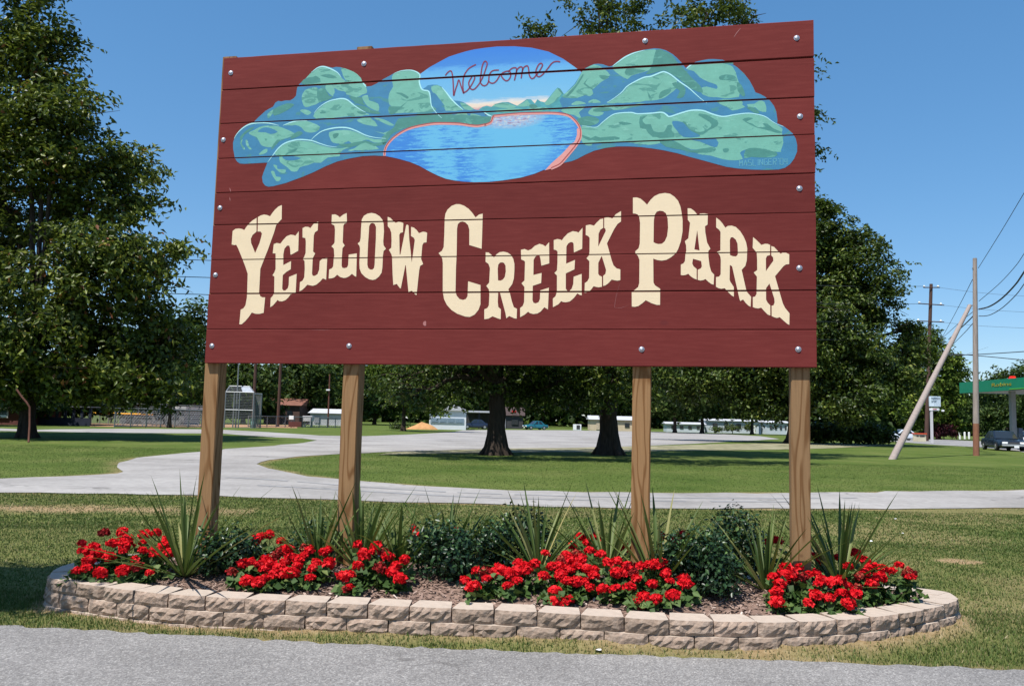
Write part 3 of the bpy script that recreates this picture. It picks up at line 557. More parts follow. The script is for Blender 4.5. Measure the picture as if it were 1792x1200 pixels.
o = paint_faces([[[(1429,3480),(1378,3485),(1282,3484),(1161,3467),(1064,3447),(967,3412),(870,3368),(773,3331),(625,3283),(516,3260),(475,3257),(445,3267),(423,3294),(413,3338),(423,3374),(454,3459),(434,3460),(250,3457),(209,3461),(182,3479),(160,3509),(139,3592),(136,3641),(149,3690),(182,3737),(222,3774),(267,3792),(312,3809),(351,3847),(415,3902),(479,3933),(498,3967),(523,3980),(549,3974),(589,3981),(629,3979),(659,3995),(678,4016),(685,4084),(701,4112),(744,4148),(807,4208),(855,4244),(910,4256),(948,4246),(988,4237),(1018,4242),(1057,4237),(1108,4220),(1168,4187),(1209,4156),(1245,4113),(1289,4061),(1330,4063),(1371,4080),(1428,4115),(1473,4136),(1516,4158),(1563,4174),(1621,4179),(1669,4176),(1703,4159),(1737,4133),(1737,4074),(1760,4011),(1793,4033),(1802,4042),(1840,4047),(1882,4044),(1921,4025),(1955,3985),(2004,3922),(2032,3906),(2065,3902),(2103,3890),(2141,3865),(2197,3825),(2267,3813),(2286,3775),(2323,3773),(2346,3763),(2340,3726),(2325,3708),(2279,3692),(2243,3689),(2153,3698),(2083,3712),(1966,3722),(1871,3725),(1777,3716),(1682,3699),(1611,3672),(1541,3628),(1497,3584),(1474,3547),(1466,3515),(1465,3479)]]], .0009).build('painted_hills', HB, mural, fix=False); o['label'] = 'painted hills left of the lake'
o = paint_faces([[[(2867,3865),(2885,3892),(2937,3944),(2980,3987),(3015,4040),(3036,4084),(3062,4110),(3097,4126),(3132,4140),(3163,4141),(3198,4134),(3247,4113),(3271,4118),(3307,4146),(3374,4187),(3439,4215),(3505,4229),(3544,4233),(3587,4237),(3630,4231),(3673,4216),(3724,4183),(3758,4150),(3788,4115),(3822,4068),(3853,4091),(3891,4111),(3941,4121),(3991,4127),(4033,4125),(4091,4116),(4137,4096),(4197,4052),(4246,4001),(4287,3942),(4313,3888),(4327,3852),(4362,3837),(4394,3816),(4430,3784),(4458,3743),(4474,3699),(4482,3636),(4480,3610),(4524,3587),(4562,3555),(4589,3528),(4609,3489),(4619,3441),(4618,3392),(4596,3338),(4568,3300),(4532,3274),(4488,3263),(4400,3263),(4297,3269),(4196,3281),(4114,3297),(4032,3324),(3949,3351),(3848,3383),(3764,3412),(3657,3440),(3572,3457),(3487,3471),(3403,3479),(3317,3482),(3231,3475),(3142,3456),(3077,3429),(3012,3396),(2969,3380),(2894,3367),(2879,3358),(2927,3409),(2992,3487),(3027,3540),(3037,3585),(3030,3635),(3002,3686),(2953,3734),(2899,3754),(2851,3768),(2895,3800)]]], .0009).build('painted_hills', HB, mural, fix=False); o['label'] = 'painted hills right of the lake'
def rough_edge(p, seed):
    r = random.Random(seed); q_ = []
    for i in range(len(p)):
        a, c_ = p[i], p[(i+1) % len(p)]; L_ = math.hypot(c_[0]-a[0], c_[1]-a[1]); k = max(1, int(L_/28))
        for j in range(k):
            t = j/k; q_.append((a[0]+(c_[0]-a[0])*t+r.uniform(-5, 5)*(j > 0), a[1]+(c_[1]-a[1])*t+r.uniform(-5, 5)*(j > 0)))
    return q_
sm = lambda p, i: rough_edge(smooth_line(p, 2, True), i)
for i, p in enumerate([[(747,4143),(804,4208),(858,4244),(913,4251),(978,4227),(1030,4195),(1066,4155),(1107,4119),(1221,4107),(1083,4101),(759,4104)],[(1063,4232),(1138,4208),(1203,4171),(1250,4106),(1132,4112),(1091,4148),(1075,4188)],[(1000,4091),(1251,4096),(1287,4051),(1294,4008),(1255,3995),(1207,3974),(1147,3996),(1107,4008),(1096,4032),(1052,4040)],[(756,4060),(841,4080),(871,4064),(862,4045),(894,4014),(882,3947),(828,3926),(779,3914),(753,3925),(736,3964),(729,4003)],[(940,4094),(1000,4086),(1018,4017),(1004,3994),(968,4020),(936,4060)],[(851,3862),(918,3921),(967,3948),(1040,3963),(1089,3966),(1130,3949),(1180,3918),(1241,3877),(1291,3841),(1321,3820),(1096,3817),(864,3813)],[(1256,3981),(1304,3988),(1316,3944),(1395,3912),(1402,3854),(1363,3861),(1303,3897),(1267,3947)],[(1511,4153),(1568,4172),(1621,4176),(1674,4173),(1708,4154),(1732,4131),(1735,4070),(1760,4011),(1813,3994),(1829,3956),(1835,3918),(1846,3871),(1875,3827),(1533,3824),(1547,3838),(1532,3867),(1487,3902),(1480,3965),(1492,4011),(1515,4048),(1503,4101)],[(1835,4031),(1882,4040),(1921,4022),(1955,3982),(2004,3919),(2052,3874),(2105,3825),(1960,3827),(1949,3870),(1910,3914),(1861,3973),(1842,3993)],[(2075,3887),(2122,3875),(2193,3825),(2114,3829)],[(271,3719),(321,3741),(376,3768),(447,3774),(524,3766),(601,3738),(684,3696),(655,3673),(581,3652),(540,3649),(527,3606),(478,3589),(426,3595),(385,3617),(351,3676),(309,3693)],[(580,3768),(649,3787),(709,3799),(790,3795),(845,3775),(902,3744),(879,3707),(819,3697),(769,3712),(742,3742),(686,3768)],[(511,3534),(545,3571),(593,3608),(657,3630),(733,3634),(833,3618),(909,3591),(1009,3563),(1093,3555),(1181,3570),(1109,3540),(1085,3508),(1081,3489),(983,3483),(926,3442),(867,3444),(818,3427),(744,3411),(720,3378),(670,3380),(633,3414),(566,3460),(558,3504),(532,3519)],[(506,3438),(542,3432),(548,3403),(619,3396),(611,3367),(560,3379)],[(489,3381),(519,3385),(537,3341),(577,3335),(574,3306),(539,3303)],[(249,3661),(270,3650),(283,3606),(310,3581),(290,3577),(256,3617)],[(199,3639),(223,3667),(215,3628),(248,3588),(233,3579)],[(374,3535),(418,3572),(448,3575),(444,3546),(395,3529)],[(983,3693),(1076,3708),(1150,3704),(1224,3682),(1299,3646),(1378,3619),(1465,3613),(1446,3592),(1374,3591),(1324,3616),(1281,3613),(1233,3587),(1185,3589),(1154,3614),(1106,3592),(1022,3605),(996,3640)],[(1153,3533),(1206,3550),(1253,3581),(1301,3594),(1350,3587),(1405,3547),(1391,3534)],[(1215,3787),(1331,3801),(1397,3727),(1334,3734),(1270,3751)],[(1361,3795),(1439,3782),(1537,3730),(1494,3727),(1420,3764)],[(1365,3690),(1448,3668),(1510,3689),(1506,3646),(1434,3664)],[(432,3872),(481,3909),(521,3922),(591,3947),(632,3931),(593,3903),(532,3901),(487,3884),(444,3833)],[(720,3892),(770,3895),(821,3868),(787,3846),(741,3872)],[(2003,3788),(2129,3801),(2130,3764),(2074,3748),(2013,3760)],[(2166,3794),(2245,3772),(2246,3744),(2176,3761)],[(2339,3844),(2376,3860),(2430,3869),(2485,3850),(2531,3830),(2468,3819)],[(2536,3834),(2585,3859),(2612,3881),(2630,3857),(2649,3828)],[(2752,3846),(2791,3890),(2846,3961),(2873,3941),(2882,3913),(2843,3869),(2786,3831)],[(2368,3812),(2513,3819),(2582,3807),(2514,3791),(2377,3793)],[(2627,3813),(2761,3816),(2784,3788),(2650,3789)],[(2885,3892),(2937,3939),(2994,3995),(3036,4080),(3071,4110),(3133,4136),(3203,4102),(3256,4044),(3222,4024),(3248,4027),(3187,3994),(3135,3947),(3118,3939),(3127,3907),(3101,3885),(3066,3896),(3004,3877),(2938,3880)],[(3273,4111),(3372,4183),(3437,4210),(3506,4224),(3587,4228),(3621,4203),(3609,4145),(3579,4120),(3567,4103),(3588,4079),(3503,4053),(3417,4031),(3387,4005),(3330,4040),(3286,4079)],[(3233,3824),(3289,3857),(3345,3895),(3388,3942),(3430,3976),(3482,4000),(3546,4019),(3601,4038),(3652,4042),(3687,4029),(3738,3990),(3759,3967),(3755,3914),(3704,3872),(3675,3851),(3633,3835),(3483,3821),(3354,3818)],[(3826,4061),(3889,4104),(3948,4107),(4031,4100),(4143,4073),(4176,4036),(4196,3973),(4209,3823),(3990,3835),(3931,3878),(3931,3904),(3977,3915),(4048,3893),(4048,3924),(3990,3950),(3927,3988),(3881,4040)],[(4052,3805),(4221,3801),(4233,3761),(4253,3747),(4229,3735),(4163,3721),(4126,3749),(4077,3773)],[(4266,3764),(4319,3765),(4351,3786),(4392,3775),(4404,3700),(4351,3712),(4323,3739),(4290,3732)],[(3043,3658),(3096,3646),(3157,3644),(3204,3677),(3260,3720),(3312,3737),(3416,3739),(3467,3728),(3553,3728),(3612,3730),(3646,3728),(3676,3713),(3697,3695),(3781,3715),(3865,3733),(3948,3727),(4015,3697),(4098,3678),(4180,3687),(4278,3691),(4359,3674),(4404,3655),(4464,3607),(4516,3570),(4512,3540),(4523,3462),(4503,3403),(4507,3394),(4439,3397),(4358,3426),(4257,3421),(4216,3397),(4236,3353),(4175,3342),(4093,3354),(4011,3383),(3908,3404),(3990,3445),(3866,3437),(3782,3484),(3715,3517),(3635,3516),(3635,3494),(3550,3484),(3486,3496),(3349,3515),(3150,3518),(3120,3497),(3076,3503),(3041,3545)],[(2878,3783),(2944,3812),(3067,3810),(3041,3780),(3020,3758),(3042,3712),(3007,3727),(2985,3742),(2940,3753)],[(3090,3759),(3129,3798),(3181,3809),(3398,3807),(3565,3808),(3398,3776),(3346,3769),(3277,3768),(3268,3782),(3203,3790),(3133,3771),(3212,3753),(3173,3724),(3116,3735)],[(2961,3824),(2983,3846),(3018,3853),(3076,3828)],[(3089,3836),(3115,3857),(3150,3858),(3189,3831)]]): paint_faces([[sm(p, i)]], .0011).build('painted_meadow', HG, mural, fix=False)
for i, p in enumerate([[(862,4050),(926,4066),(969,4001),(1004,3989),(887,3947)],[(1138,3992),(1207,3974),(1251,3976),(1268,3928),(1288,3903),(1199,3931)],[(1190,3913),(1303,3888),(1339,3862),(1407,3845),(1403,3826),(1300,3845)],[(737,4149),(846,4177),(889,4121),(734,4110)],[(1487,3888),(1584,3879),(1677,3954),(1649,3927),(1538,3824),(1490,3827)],[(881,4180),(981,4179),(1032,4147),(957,4151)],[(1536,3995),(1589,3992),(1648,3956),(1634,3942),(1575,3979)],[(896,3865),(945,3872),(951,3857),(906,3854)],[(1217,3859),(1291,3846),(1282,3827),(1232,3839)],[(1568,3780),(1678,3789),(1914,3802),(2309,3764),(2342,3735),(2265,3697),(2057,3720),(1869,3729),(1681,3709),(1586,3685),(1516,3651),(1484,3605),(1457,3564),(1435,3635),(1537,3716)],[(196,3688),(254,3744),(320,3770),(296,3742),(236,3705),(208,3653)],[(530,3649),(606,3651),(665,3677),(631,3655),(556,3639),(499,3578),(479,3574)],[(684,3701),(729,3713),(755,3693),(706,3666),(646,3649)],[(1019,3677),(1063,3684),(1064,3661),(1035,3638),(1020,3653)],[(1082,3593),(1180,3594),(1300,3613),(1374,3586),(1470,3592),(1456,3573),(1375,3562),(1301,3594),(1244,3577),(1166,3561),(1087,3579)],[(603,3516),(671,3562),(716,3570),(692,3546),(637,3529)],[(481,3909),(575,3948),(620,3955),(667,3939),(594,3889),(494,3855)],[(2344,3860),(2421,3865),(2476,3848),(2421,3856)],[(2630,3841),(2675,3843),(2698,3819),(2649,3812)],[(2852,3958),(2870,3957),(2898,3914),(2880,3924)],[(3600,4223),(3660,4212),(3720,4175),(3754,4123),(3779,4099),(3813,4057),(3864,3992),(3927,3926),(3948,3868),(3864,3903),(3780,3979),(3695,4042),(3652,4058),(3588,4043),(3524,4038),(3567,4090)],[(3721,3955),(3780,3957),(3822,3905),(3806,3844),(3755,3838),(3780,3890),(3746,3918)],[(3632,3884),(3662,3905),(3713,3911),(3704,3881),(3662,3856),(3624,3840)],[(4196,3938),(4229,3910),(4254,3839),(4237,3826),(4200,3872)],[(4068,3989),(4114,4000),(4176,3988),(4196,3947),(4126,3955),(4073,3963)],[(4262,3742),(4319,3735),(4359,3694),(4319,3696)],[(3484,3709),(3540,3715),(3502,3681),(3528,3645),(3566,3643),(3588,3589),(3664,3581),(3689,3629),(3723,3627),(3719,3592),(3740,3538),(3580,3545),(3528,3609),(3485,3620)],[(3798,3650),(3823,3649),(3849,3599),(3907,3571),(3953,3573),(4007,3606),(3998,3641),(3915,3698),(3948,3707),(4052,3652),(4052,3608),(3994,3580),(3949,3547),(3891,3554),(3845,3586)],[(3626,3521),(3715,3513),(3782,3484),(3866,3432),(3949,3442),(4036,3447),(4028,3413),(3908,3409),(3783,3440),(3677,3466)],[(4233,3648),(4278,3663),(4310,3653),(4261,3633),(4306,3614),(4343,3586),(4399,3588),(4375,3611),(4411,3609),(4452,3573),(4516,3540),(4479,3537),(4439,3552),(4359,3577),(4310,3596)],[(4257,3421),(4318,3432),(4398,3416),(4479,3387),(4458,3358),(4358,3357),(4297,3364),(4245,3357)],[(4093,3432),(4134,3435),(4130,3409),(4102,3406)],[(3044,3586),(3115,3556),(3149,3572),(3184,3557),(3293,3562),(3332,3538),(3098,3538)],[(3007,3713),(3112,3727),(3174,3701),(3165,3670),(3113,3654),(3030,3663)],[(3173,4049),(3248,4036),(3213,4011),(3187,4021)],[(2916,3899),(2959,3947),(2998,3991),(3041,4061),(3050,4052),(3011,3985),(2973,3933),(2933,3894)],[(3099,4035),(3064,3992),(3127,3943),(3118,3939),(3051,3988)],[(3538,3903),(3573,3834),(3556,3830)],[(3395,4100),(3447,4083),(3524,4065),(3473,4050),(3395,4032),(3365,4061)],[(3129,3780),(3203,3794),(3277,3773),(3225,3762),(3147,3761)],[(4077,4104),(4135,4105),(4172,4080),(4106,4084)],[(3322,3667),(3365,3670),(3425,3654),(3356,3648)]]): paint_faces([[sm(p, i)]], .0013).build('painted_wood', HD, mural, fix=False)
for i, p in enumerate([[(353,3725),(397,3757),(459,3754),(532,3717),(472,3700),(425,3717)],[(583,3507),(664,3509),(750,3487),(681,3470),(615,3477)],[(3727,3662),(3798,3650),(3832,3613),(3866,3577),(3928,3543),(3907,3531),(3807,3535),(3757,3590),(3731,3627)],[(3857,3516),(4044,3512),(4052,3451),(4007,3457),(3928,3495)],[(1017,4027),(1096,4032),(1117,4003),(1069,3976),(1010,3979)],[(1861,3978),(1900,3933),(1939,3880),(1950,3833),(1903,3830),(1854,3898)],[(299,3673),(340,3677),(354,3623),(335,3594),(292,3615)]]): paint_faces([[sm(p, i)]], .0015).build('painted_shade', HB, mural, fix=False)
LAKE = [(1465,3479),(1466,3515),(1474,3547),(1497,3584),(1541,3628),(1611,3672),(1682,3699),(1777,3716),(1871,3725),(1966,3722),(2083,3712),(2153,3698),(2223,3689),(2288,3698),(2279,3693),(2325,3710),(2338,3730),(2347,3764),(2447,3769),(2561,3773),(2674,3771),(2809,3766),(2899,3753),(2953,3732),(3002,3684),(3029,3635),(3036,3585),(3026,3540),(2992,3487),(2927,3408),(2879,3356),(2813,3327),(2765,3315),(2762,3322),(2683,3291),(2580,3265),(2437,3247),(2328,3239),(2209,3240),(2117,3248),(2048,3259),(1978,3275),(1907,3305),(1830,3345),(1763,3384),(1682,3420),(1571,3454),(1465,3479)]
m, n, b = new_mat('mural_lake'); v = coords(n, (1.6, 1, 13))
f = noise(n, v, 4.6, 5, .8); big = noise(n, coords(n, (1, 1, .6)), 2.2, 2, .5)
ad = N(n, 'Math', operation='MULTIPLY_ADD'); ad.inputs[1].default_value = .9; lk(n, big, ad.inputs[0]); lk(n, f, ad.inputs[2])
c = ramp(n, ad.outputs[0], [(.82, (.045,.21,.56)), (.89, (.075,.29,.60)), (.93, (.125,.42,.63))])
tc = N(n, 'TexCoord'); sx = N(n, 'SeparateXYZ'); lk(n, tc.outputs['Object'], sx.inputs[0])
def spot(cx, cz, rx, rz_):
    a_ = N(n, 'Math', operation='SUBTRACT'); a_.inputs[1].default_value = cx; lk(n, sx.outputs['X'], a_.inputs[0])
    a2 = N(n, 'Math', operation='DIVIDE'); a2.inputs[1].default_value = rx; lk(n, a_.outputs[0], a2.inputs[0]); a3 = N(n, 'Math', operation='POWER'); a3.inputs[1].default_value = 2; lk(n, a2.outputs[0], a3.inputs[0])
    b_ = N(n, 'Math', operation='SUBTRACT'); b_.inputs[1].default_value = cz; lk(n, sx.outputs['Z'], b_.inputs[0])
    b2 = N(n, 'Math', operation='DIVIDE'); b2.inputs[1].default_value = rz_; lk(n, b_.outputs[0], b2.inputs[0]); b3 = N(n, 'Math', operation='POWER'); b3.inputs[1].default_value = 2; lk(n, b2.outputs[0], b3.inputs[0])
    s_ = N(n, 'Math', operation='ADD'); lk(n, a3.outputs[0], s_.inputs[0]); lk(n, b3.outputs[0], s_.inputs[1])
    return ramp(n, s_.outputs[0], [(.15, g1(.85)), (1, g1(0))])
P1_, P2_ = (2499,3490), (2484,3719)
c = mixc(n, spot(P1_[0]/1000, P1_[1]/1000, .40, .27), c, (.125,.42,.63))
gl = ramp(n, noise(n, coords(n, (10, 1, 34)), 2.6, 3, .6), [(.36, (.30,.13,.19)), (.46, (.50,.40,.48)), (.53, (.20,.42,.66)), (.60, (.72,.62,.46)), (.7, (.60,.36,.36))])
c = mixc(n, spot(P2_[0]/1000, P2_[1]/1000+.03, .30, .10), c, gl)
lk(n, c, b.inputs['Base Color']); b.inputs['Roughness'].default_value = .5; spec(b, .2)
paint_faces([[LAKE]], .0011).build('painted_lake', m, mural, fix=False)
PK = pmat('mural_pink', (.66,.29,.26), .05); RD = pmat('mural_red', (.36,.075,.07), .08)
rims = [[(1465,3479),(1466,3515),(1474,3547),(1497,3584),(1541,3628),(1611,3672),(1682,3699),(1777,3716),(1871,3725),(1966,3722),(2083,3712),(2153,3698),(2223,3689),(2288,3698),(2279,3693),(2325,3710),(2338,3730),(2347,3764)],[(2347,3764),(2447,3769),(2561,3773),(2674,3771),(2809,3766),(2899,3753),(2953,3732),(3002,3684),(3029,3635),(3036,3585),(3026,3540),(2992,3487),(2927,3408),(2879,3356),(2813,3327)]]
polys = []
for rr_ in rims: polys += ribbon(rr_, 20, 3)
polys.append([[(2965,3518),(2987,3528),(2996,3546),(3008,3586),(3007,3636),(3021,3635),(3028,3585),(3019,3540),(3013,3527),(2988,3483),(2927,3408),(2879,3358),(2813,3327),(2765,3315),(2817,3372),(2896,3441)]])
paint_faces(polys, .0017).build('painted_shore', PK, mural, fix=False)
polys = []
for rr_ in rims: polys += ribbon([(x+(3 if x < 2600 else -3)*0, z_+7) if i < 99 else (x, z_) for i, (x, z_) in enumerate(rr_)], 8, 3)
paint_faces(polys, .002).build('painted_shore_line', RD, mural, fix=False)
polys = []
for hh_ in [[(145,3675),(163,3709),(197,3746),(242,3778),(293,3796),(369,3800),(446,3794),(498,3782),(539,3770)],[(575,3768),(649,3792),(714,3802),(789,3798)],[(459,3464),(483,3497),(511,3534),(544,3576),(593,3613),(657,3634),(732,3643),(833,3630),(908,3603),(984,3578),(1058,3566)],[(832,3637),(856,3660),(904,3696),(953,3715),(1026,3727),(1100,3728),(1159,3718),(1224,3692),(1299,3655),(1377,3633),(1474,3620)],[(1520,4158),(1578,4176),(1654,4177),(1703,4161),(1737,4131),(1734,4074),(1760,4011),(1813,3994),(1829,3947),(1841,3875),(1876,3822),(1929,3768)],[(846,3862),(894,3913),(966,3953),(1040,3968),(1089,3970),(1134,3954),(1190,3908),(1251,3867),(1291,3846)],[(804,4208),(858,4244),(908,4251),(968,4230),(1030,4195),(1066,4155)],[(1250,4103),(1287,4056)],[(1921,4022),(1955,3982),(2004,3919),(2052,3870),(2105,3825)],[(3233,3829),(3289,3862),(3345,3904),(3383,3947),(3439,3980),(3512,4012),(3567,4018),(3644,4046),(3674,4043),(3716,4018),(3780,3961),(3843,3913),(3885,3871),(3932,3825),(3977,3787)],[(3043,3658),(3096,3646),(3157,3639),(3204,3677),(3260,3720),(3312,3740),(3416,3742),(3467,3729),(3570,3729),(3646,3732),(3680,3713),(3705,3696),(3781,3718),(3865,3737),(3948,3731),(4015,3702),(4077,3681),(4118,3679),(4180,3689),(4278,3695),(4359,3678),(4404,3659),(4440,3629),(4480,3602),(4524,3583)],[(3273,4114),(3320,4149),(3372,4183),(3437,4210),(3514,4226)],[(3826,4061),(3855,4086),(3893,4106)],[(2267,3803),(2309,3774),(2337,3763)]]: polys += ribbon(hh_, 11, 4, True)
paint_faces(polys, .0019).build('painted_ridge_light', HH, mural, fix=False)
polys = []
for hh_ in [[(1948,4116),(1966,4139),(1988,4152),(2001,4137),(2010,4092),(2016,4029),(2022,3946),(2033,3991),(2048,4037),(2059,4074),(2076,4032),(2089,3994),(2103,3960),(2095,4009),(2094,4041),(2095,4072),(2105,4115),(2129,4152),(2153,4172),(2196,4192)],[(2103,3967),(2127,3979),(2151,4006),(2172,4040),(2187,4073),(2188,4092),(2174,4100),(2156,4078),(2142,4047),(2148,4013),(2167,3990),(2189,3992),(2213,4015),(2234,4045),(2258,4094),(2278,4156),(2287,4193),(2273,4214),(2258,4204),(2246,4167),(2239,4111),(2234,4055),(2247,4026),(2269,4014),(2290,4024),(2302,4051),(2307,4101),(2325,4128),(2349,4136),(2383,4135)],[(2302,4051),(2318,4035),(2343,4032),(2367,4051),(2387,4084),(2402,4102),(2426,4117),(2460,4123),(2476,4110),(2479,4088),(2471,4063),(2456,4047),(2440,4046),(2422,4060),(2406,4083),(2402,4105)],[(2458,4115),(2479,4138),(2503,4147),(2522,4141),(2524,4107),(2517,4079),(2509,4044)],[(2517,4079),(2525,4122),(2543,4146),(2561,4151),(2572,4138),(2568,4104),(2563,4058)],[(2568,4104),(2579,4141),(2597,4155),(2612,4154),(2621,4126),(2626,4083),(2642,4054),(2660,4054),(2678,4073),(2698,4097),(2722,4136),(2729,4157),(2718,4170),(2700,4162),(2683,4129),(2677,4098),(2687,4073),(2705,4063),(2729,4077),(2753,4103),(2776,4132),(2799,4162),(2820,4176),(2844,4178),(2868,4173)]]: polys += ribbon(hh_, 10.5, 5)
o = paint_faces(polys, .0021).build('lettering', pmat('script_paint', (.20,.035,.075), .1), sign, fix=False); o['label'] = 'dark red handwritten word Welcome'
# the painter's signature in thin pale strokes
GLY = {'M': [[(0,0),(0,1),(.5,.35),(1,1),(1,0)]], 'A': [[(0,0),(.5,1),(1,0)],[(.2,.4),(.8,.4)]], 'S': [[(1,1),(0,1),(0,.55),(1,.45),(1,0),(0,0)]], 'L': [[(0,1),(0,0),(1,0)]], 'I': [[(.5,0),(.5,1)]],
       'N': [[(0,0),(0,1),(1,0),(1,1)]], 'G': [[(1,1),(0,1),(0,0),(1,0),(1,.5),(.5,.5)]], 'E': [[(1,1),(0,1),(0,0),(1,0)],[(0,.5),(.8,.5)]], 'R': [[(0,0),(0,1),(1,1),(1,.55),(0,.5)],[(.4,.5),(1,0)]], '0': [[(0,0),(0,1),(1,1),(1,0),(0,0)]], '4': [[(.2,1),(0,.4),(1,.4)],[(.8,1),(.8,0)]], "'": [[(.4,1.1),(.6,.9)]]}
p0, p1 = (4212,3298), (4562,3294)
txt = "MASLINGER'04"; wid = {'I': .5, "'": .5}; tot = sum(wid.get(q_, 1) for q_ in txt); x = p0[0]; polys = []
for q_ in txt:
    cw = (p1[0]-p0[0])/tot*wid.get(q_, 1)
    for stq in GLY[q_]:
        for a, c_ in zip(stq, stq[1:]): polys += ribbon([(x+a[0]*cw*.68, p0[1]+a[1]*46), (x+c_[0]*cw*.68, p0[1]+c_[1]*46)], 4.2, 1)
    x += cw
paint_faces(polys, .002).build('signature', pmat('signature_paint', (.12,.36,.43), .05), sign, fix=False)['label'] = 'pale blue painter signature'
# scuffs in the paint
polys = ribbon([(4172,4284),(4197,4322),(4222,4352)], 5, 3, True)+ribbon([(1853,2149),(1844,2131),(1854,2113)], 26, 3, True)+ribbon([(128,3258),(141,3223)], 7, 2, True)+ribbon([(133,3180),(140,3146)], 6, 2, True)+ribbon([(835,2081),(981,2080),(1078,2080)], 6, 3, True)+ribbon([(3349,2437),(3309,2253),(3414,2270)], 2, 2, True)
paint_faces(polys, .0012).build('scuff', pmat('scuff', (.36,.15,.14), .1), sign, fix=False)['kind'] = 'stuff'
# bolts
m = M('zinc', (.50,.51,.55), .42, .06, 30, sp=.5, metal=.85)
vs = []; fs = []; nn = 14
for j in range(4):
    a = j/4*math.pi/2; rr_ = .0175*math.cos(a); yy = -.0125*math.sin(a)
    for i in range(nn): t = 2*math.pi*i/nn; vs.append((rr_*math.cos(t), yy, rr_*math.sin(t)))
vs.append((0, -.0128, 0))
for j in range(3):
    for i in range(nn): fs.append((j*nn+i, j*nn+(i+1) % nn, (j+1)*nn+(i+1) % nn, (j+1)*nn+i))
fs += [(3*nn+i, 3*nn+(i+1) % nn, 4*nn) for i in range(nn)]
k = len(vs)
for rr_, yy in ((.0205, -.0005), (.0205, -.003), (.016, -.0035)):
    for i in range(nn): t = 2*math.pi*i/nn; vs.append((rr_*math.cos(t), yy, rr_*math.sin(t)))
for j in range(2):
    for i in range(nn): fs.append((k+j*nn+i, k+j*nn+(i+1) % nn, k+(j+1)*nn+(i+1) % nn, k+(j+1)*nn+i))
b0 = B().add(vs, fs).build('bolt', m, sign, True); bme = b0.data; bpy.data.objects.remove(b0)
for i, (x, z_) in enumerate([(80,4245),(1259,4254),(3518,4300),(4621,4250),(46,3669),(4640,3655),(51,3091),(4632,3118),(44,2530),(4627,2535),(49,1946),(1232,1953),(3513,1942),(4615,1950)]): link_mesh('bolt', bme, sign, (x/1000, -.0001, z_/1000), (0, i*.7, 0))
# posts
m, n, b = new_mat('post_wood'); tc = N(n, 'TexCoord'); oi = N(n, 'ObjectInfo')
mp = N(n, 'Mapping'); mp.inputs['Scale'].default_value = (1, 1, .13); ofs = N(n, 'VectorMath', operation='SCALE'); ofs.inputs['Scale'].default_value = 7
cb = N(n, 'CombineXYZ'); 
for i in range(3): lk(n, oi.outputs['Random'], cb.inputs[i])
lk(n, cb.outputs[0], ofs.inputs[0]); va = N(n, 'VectorMath', operation='ADD'); lk(n, tc.outputs['Object'], va.inputs[0]); lk(n, ofs.outputs[0], va.inputs[1]); lk(n, va.outputs[0], mp.inputs[0])
big = noise(n, mp.outputs[0], 5.5, 2, .45, .3)
wv = N(n, 'Math', operation='MULTIPLY'); wv.inputs[1].default_value = 52; lk(n, big, wv.inputs[0]); si = N(n, 'Math', operation='SINE'); lk(n, wv.outputs[0], si.inputs[0])
f = ramp(n, si.outputs[0], [(.0, g1(0)), (.45, g1(.15)), (.85, g1(.75)), (1, g1(1))])
c = mixc(n, f, (.275,.160,.076), (.165,.080,.031))
fi = N(n, 'Mapping'); fi.inputs['Scale'].default_value = (40, 40, 1.6); lk(n, va.outputs[0], fi.inputs[0])
c = mixc(n, .7, c, ramp(n, noise(n, fi.outputs[0], 2, 4, .7), [(.3, g1(.78)), (.7, g1(1.15))]), 'MULTIPLY')
kv = N(n, 'TexVoronoi'); kv.inputs['Scale'].default_value = 3.3; lk(n, va.outputs[0], kv.inputs['Vector'])
c = mixc(n, ramp(n, kv.outputs['Distance'], [(0, g1(.9)), (.05, g1(.8)), (.085, g1(0))]), c, (.085,.035,.014))
c = mixc(n, 1, c, ramp(n, oi.outputs['Random'], [(0, (.88,.90,.93)), (1, (1.1,1.06,1.0))]), 'MULTIPLY')
lk(n, c, b.inputs['Base Color']); b.inputs['Roughness'].default_value = .8; spec(b, .15)
bump(n, b, noise(n, fi.outputs[0], 2, 4, .7), .5, .004)
POST = m
for u0, u1, zt in ((-.030, .098, 4.412), (1.172, 1.305, 4.424), (3.446, 3.580, 4.36), (4.569, 4.698, 4.36)):
    bb = B(); wd = u1-u0; ns = 12; vs = []; fs = []; r = random.Random(int(u0*1000)+99)
    for i in range(ns+1):
        z_ = -.25+(zt+.25)*i/ns; jx, jy = r.uniform(-.002, .002), r.uniform(-.0015, .0)
        for px_, py_ in ((u0, .0405), (u1, .0405), (u1, .0405+wd*.98), (u0, .0405+wd*.98)): vs.append((px_+jx, py_-jy, z_))
    for i in range(ns):
        for j in range(4): fs.append((i*4+j, i*4+(j+1) % 4, (i+1)*4+(j+1) % 4, (i+1)*4+j))
    fs += [(3, 2, 1, 0), tuple(ns*4+j for j in range(4))]
    bb.add(vs, fs).build('post', POST, sign, bev=.005)

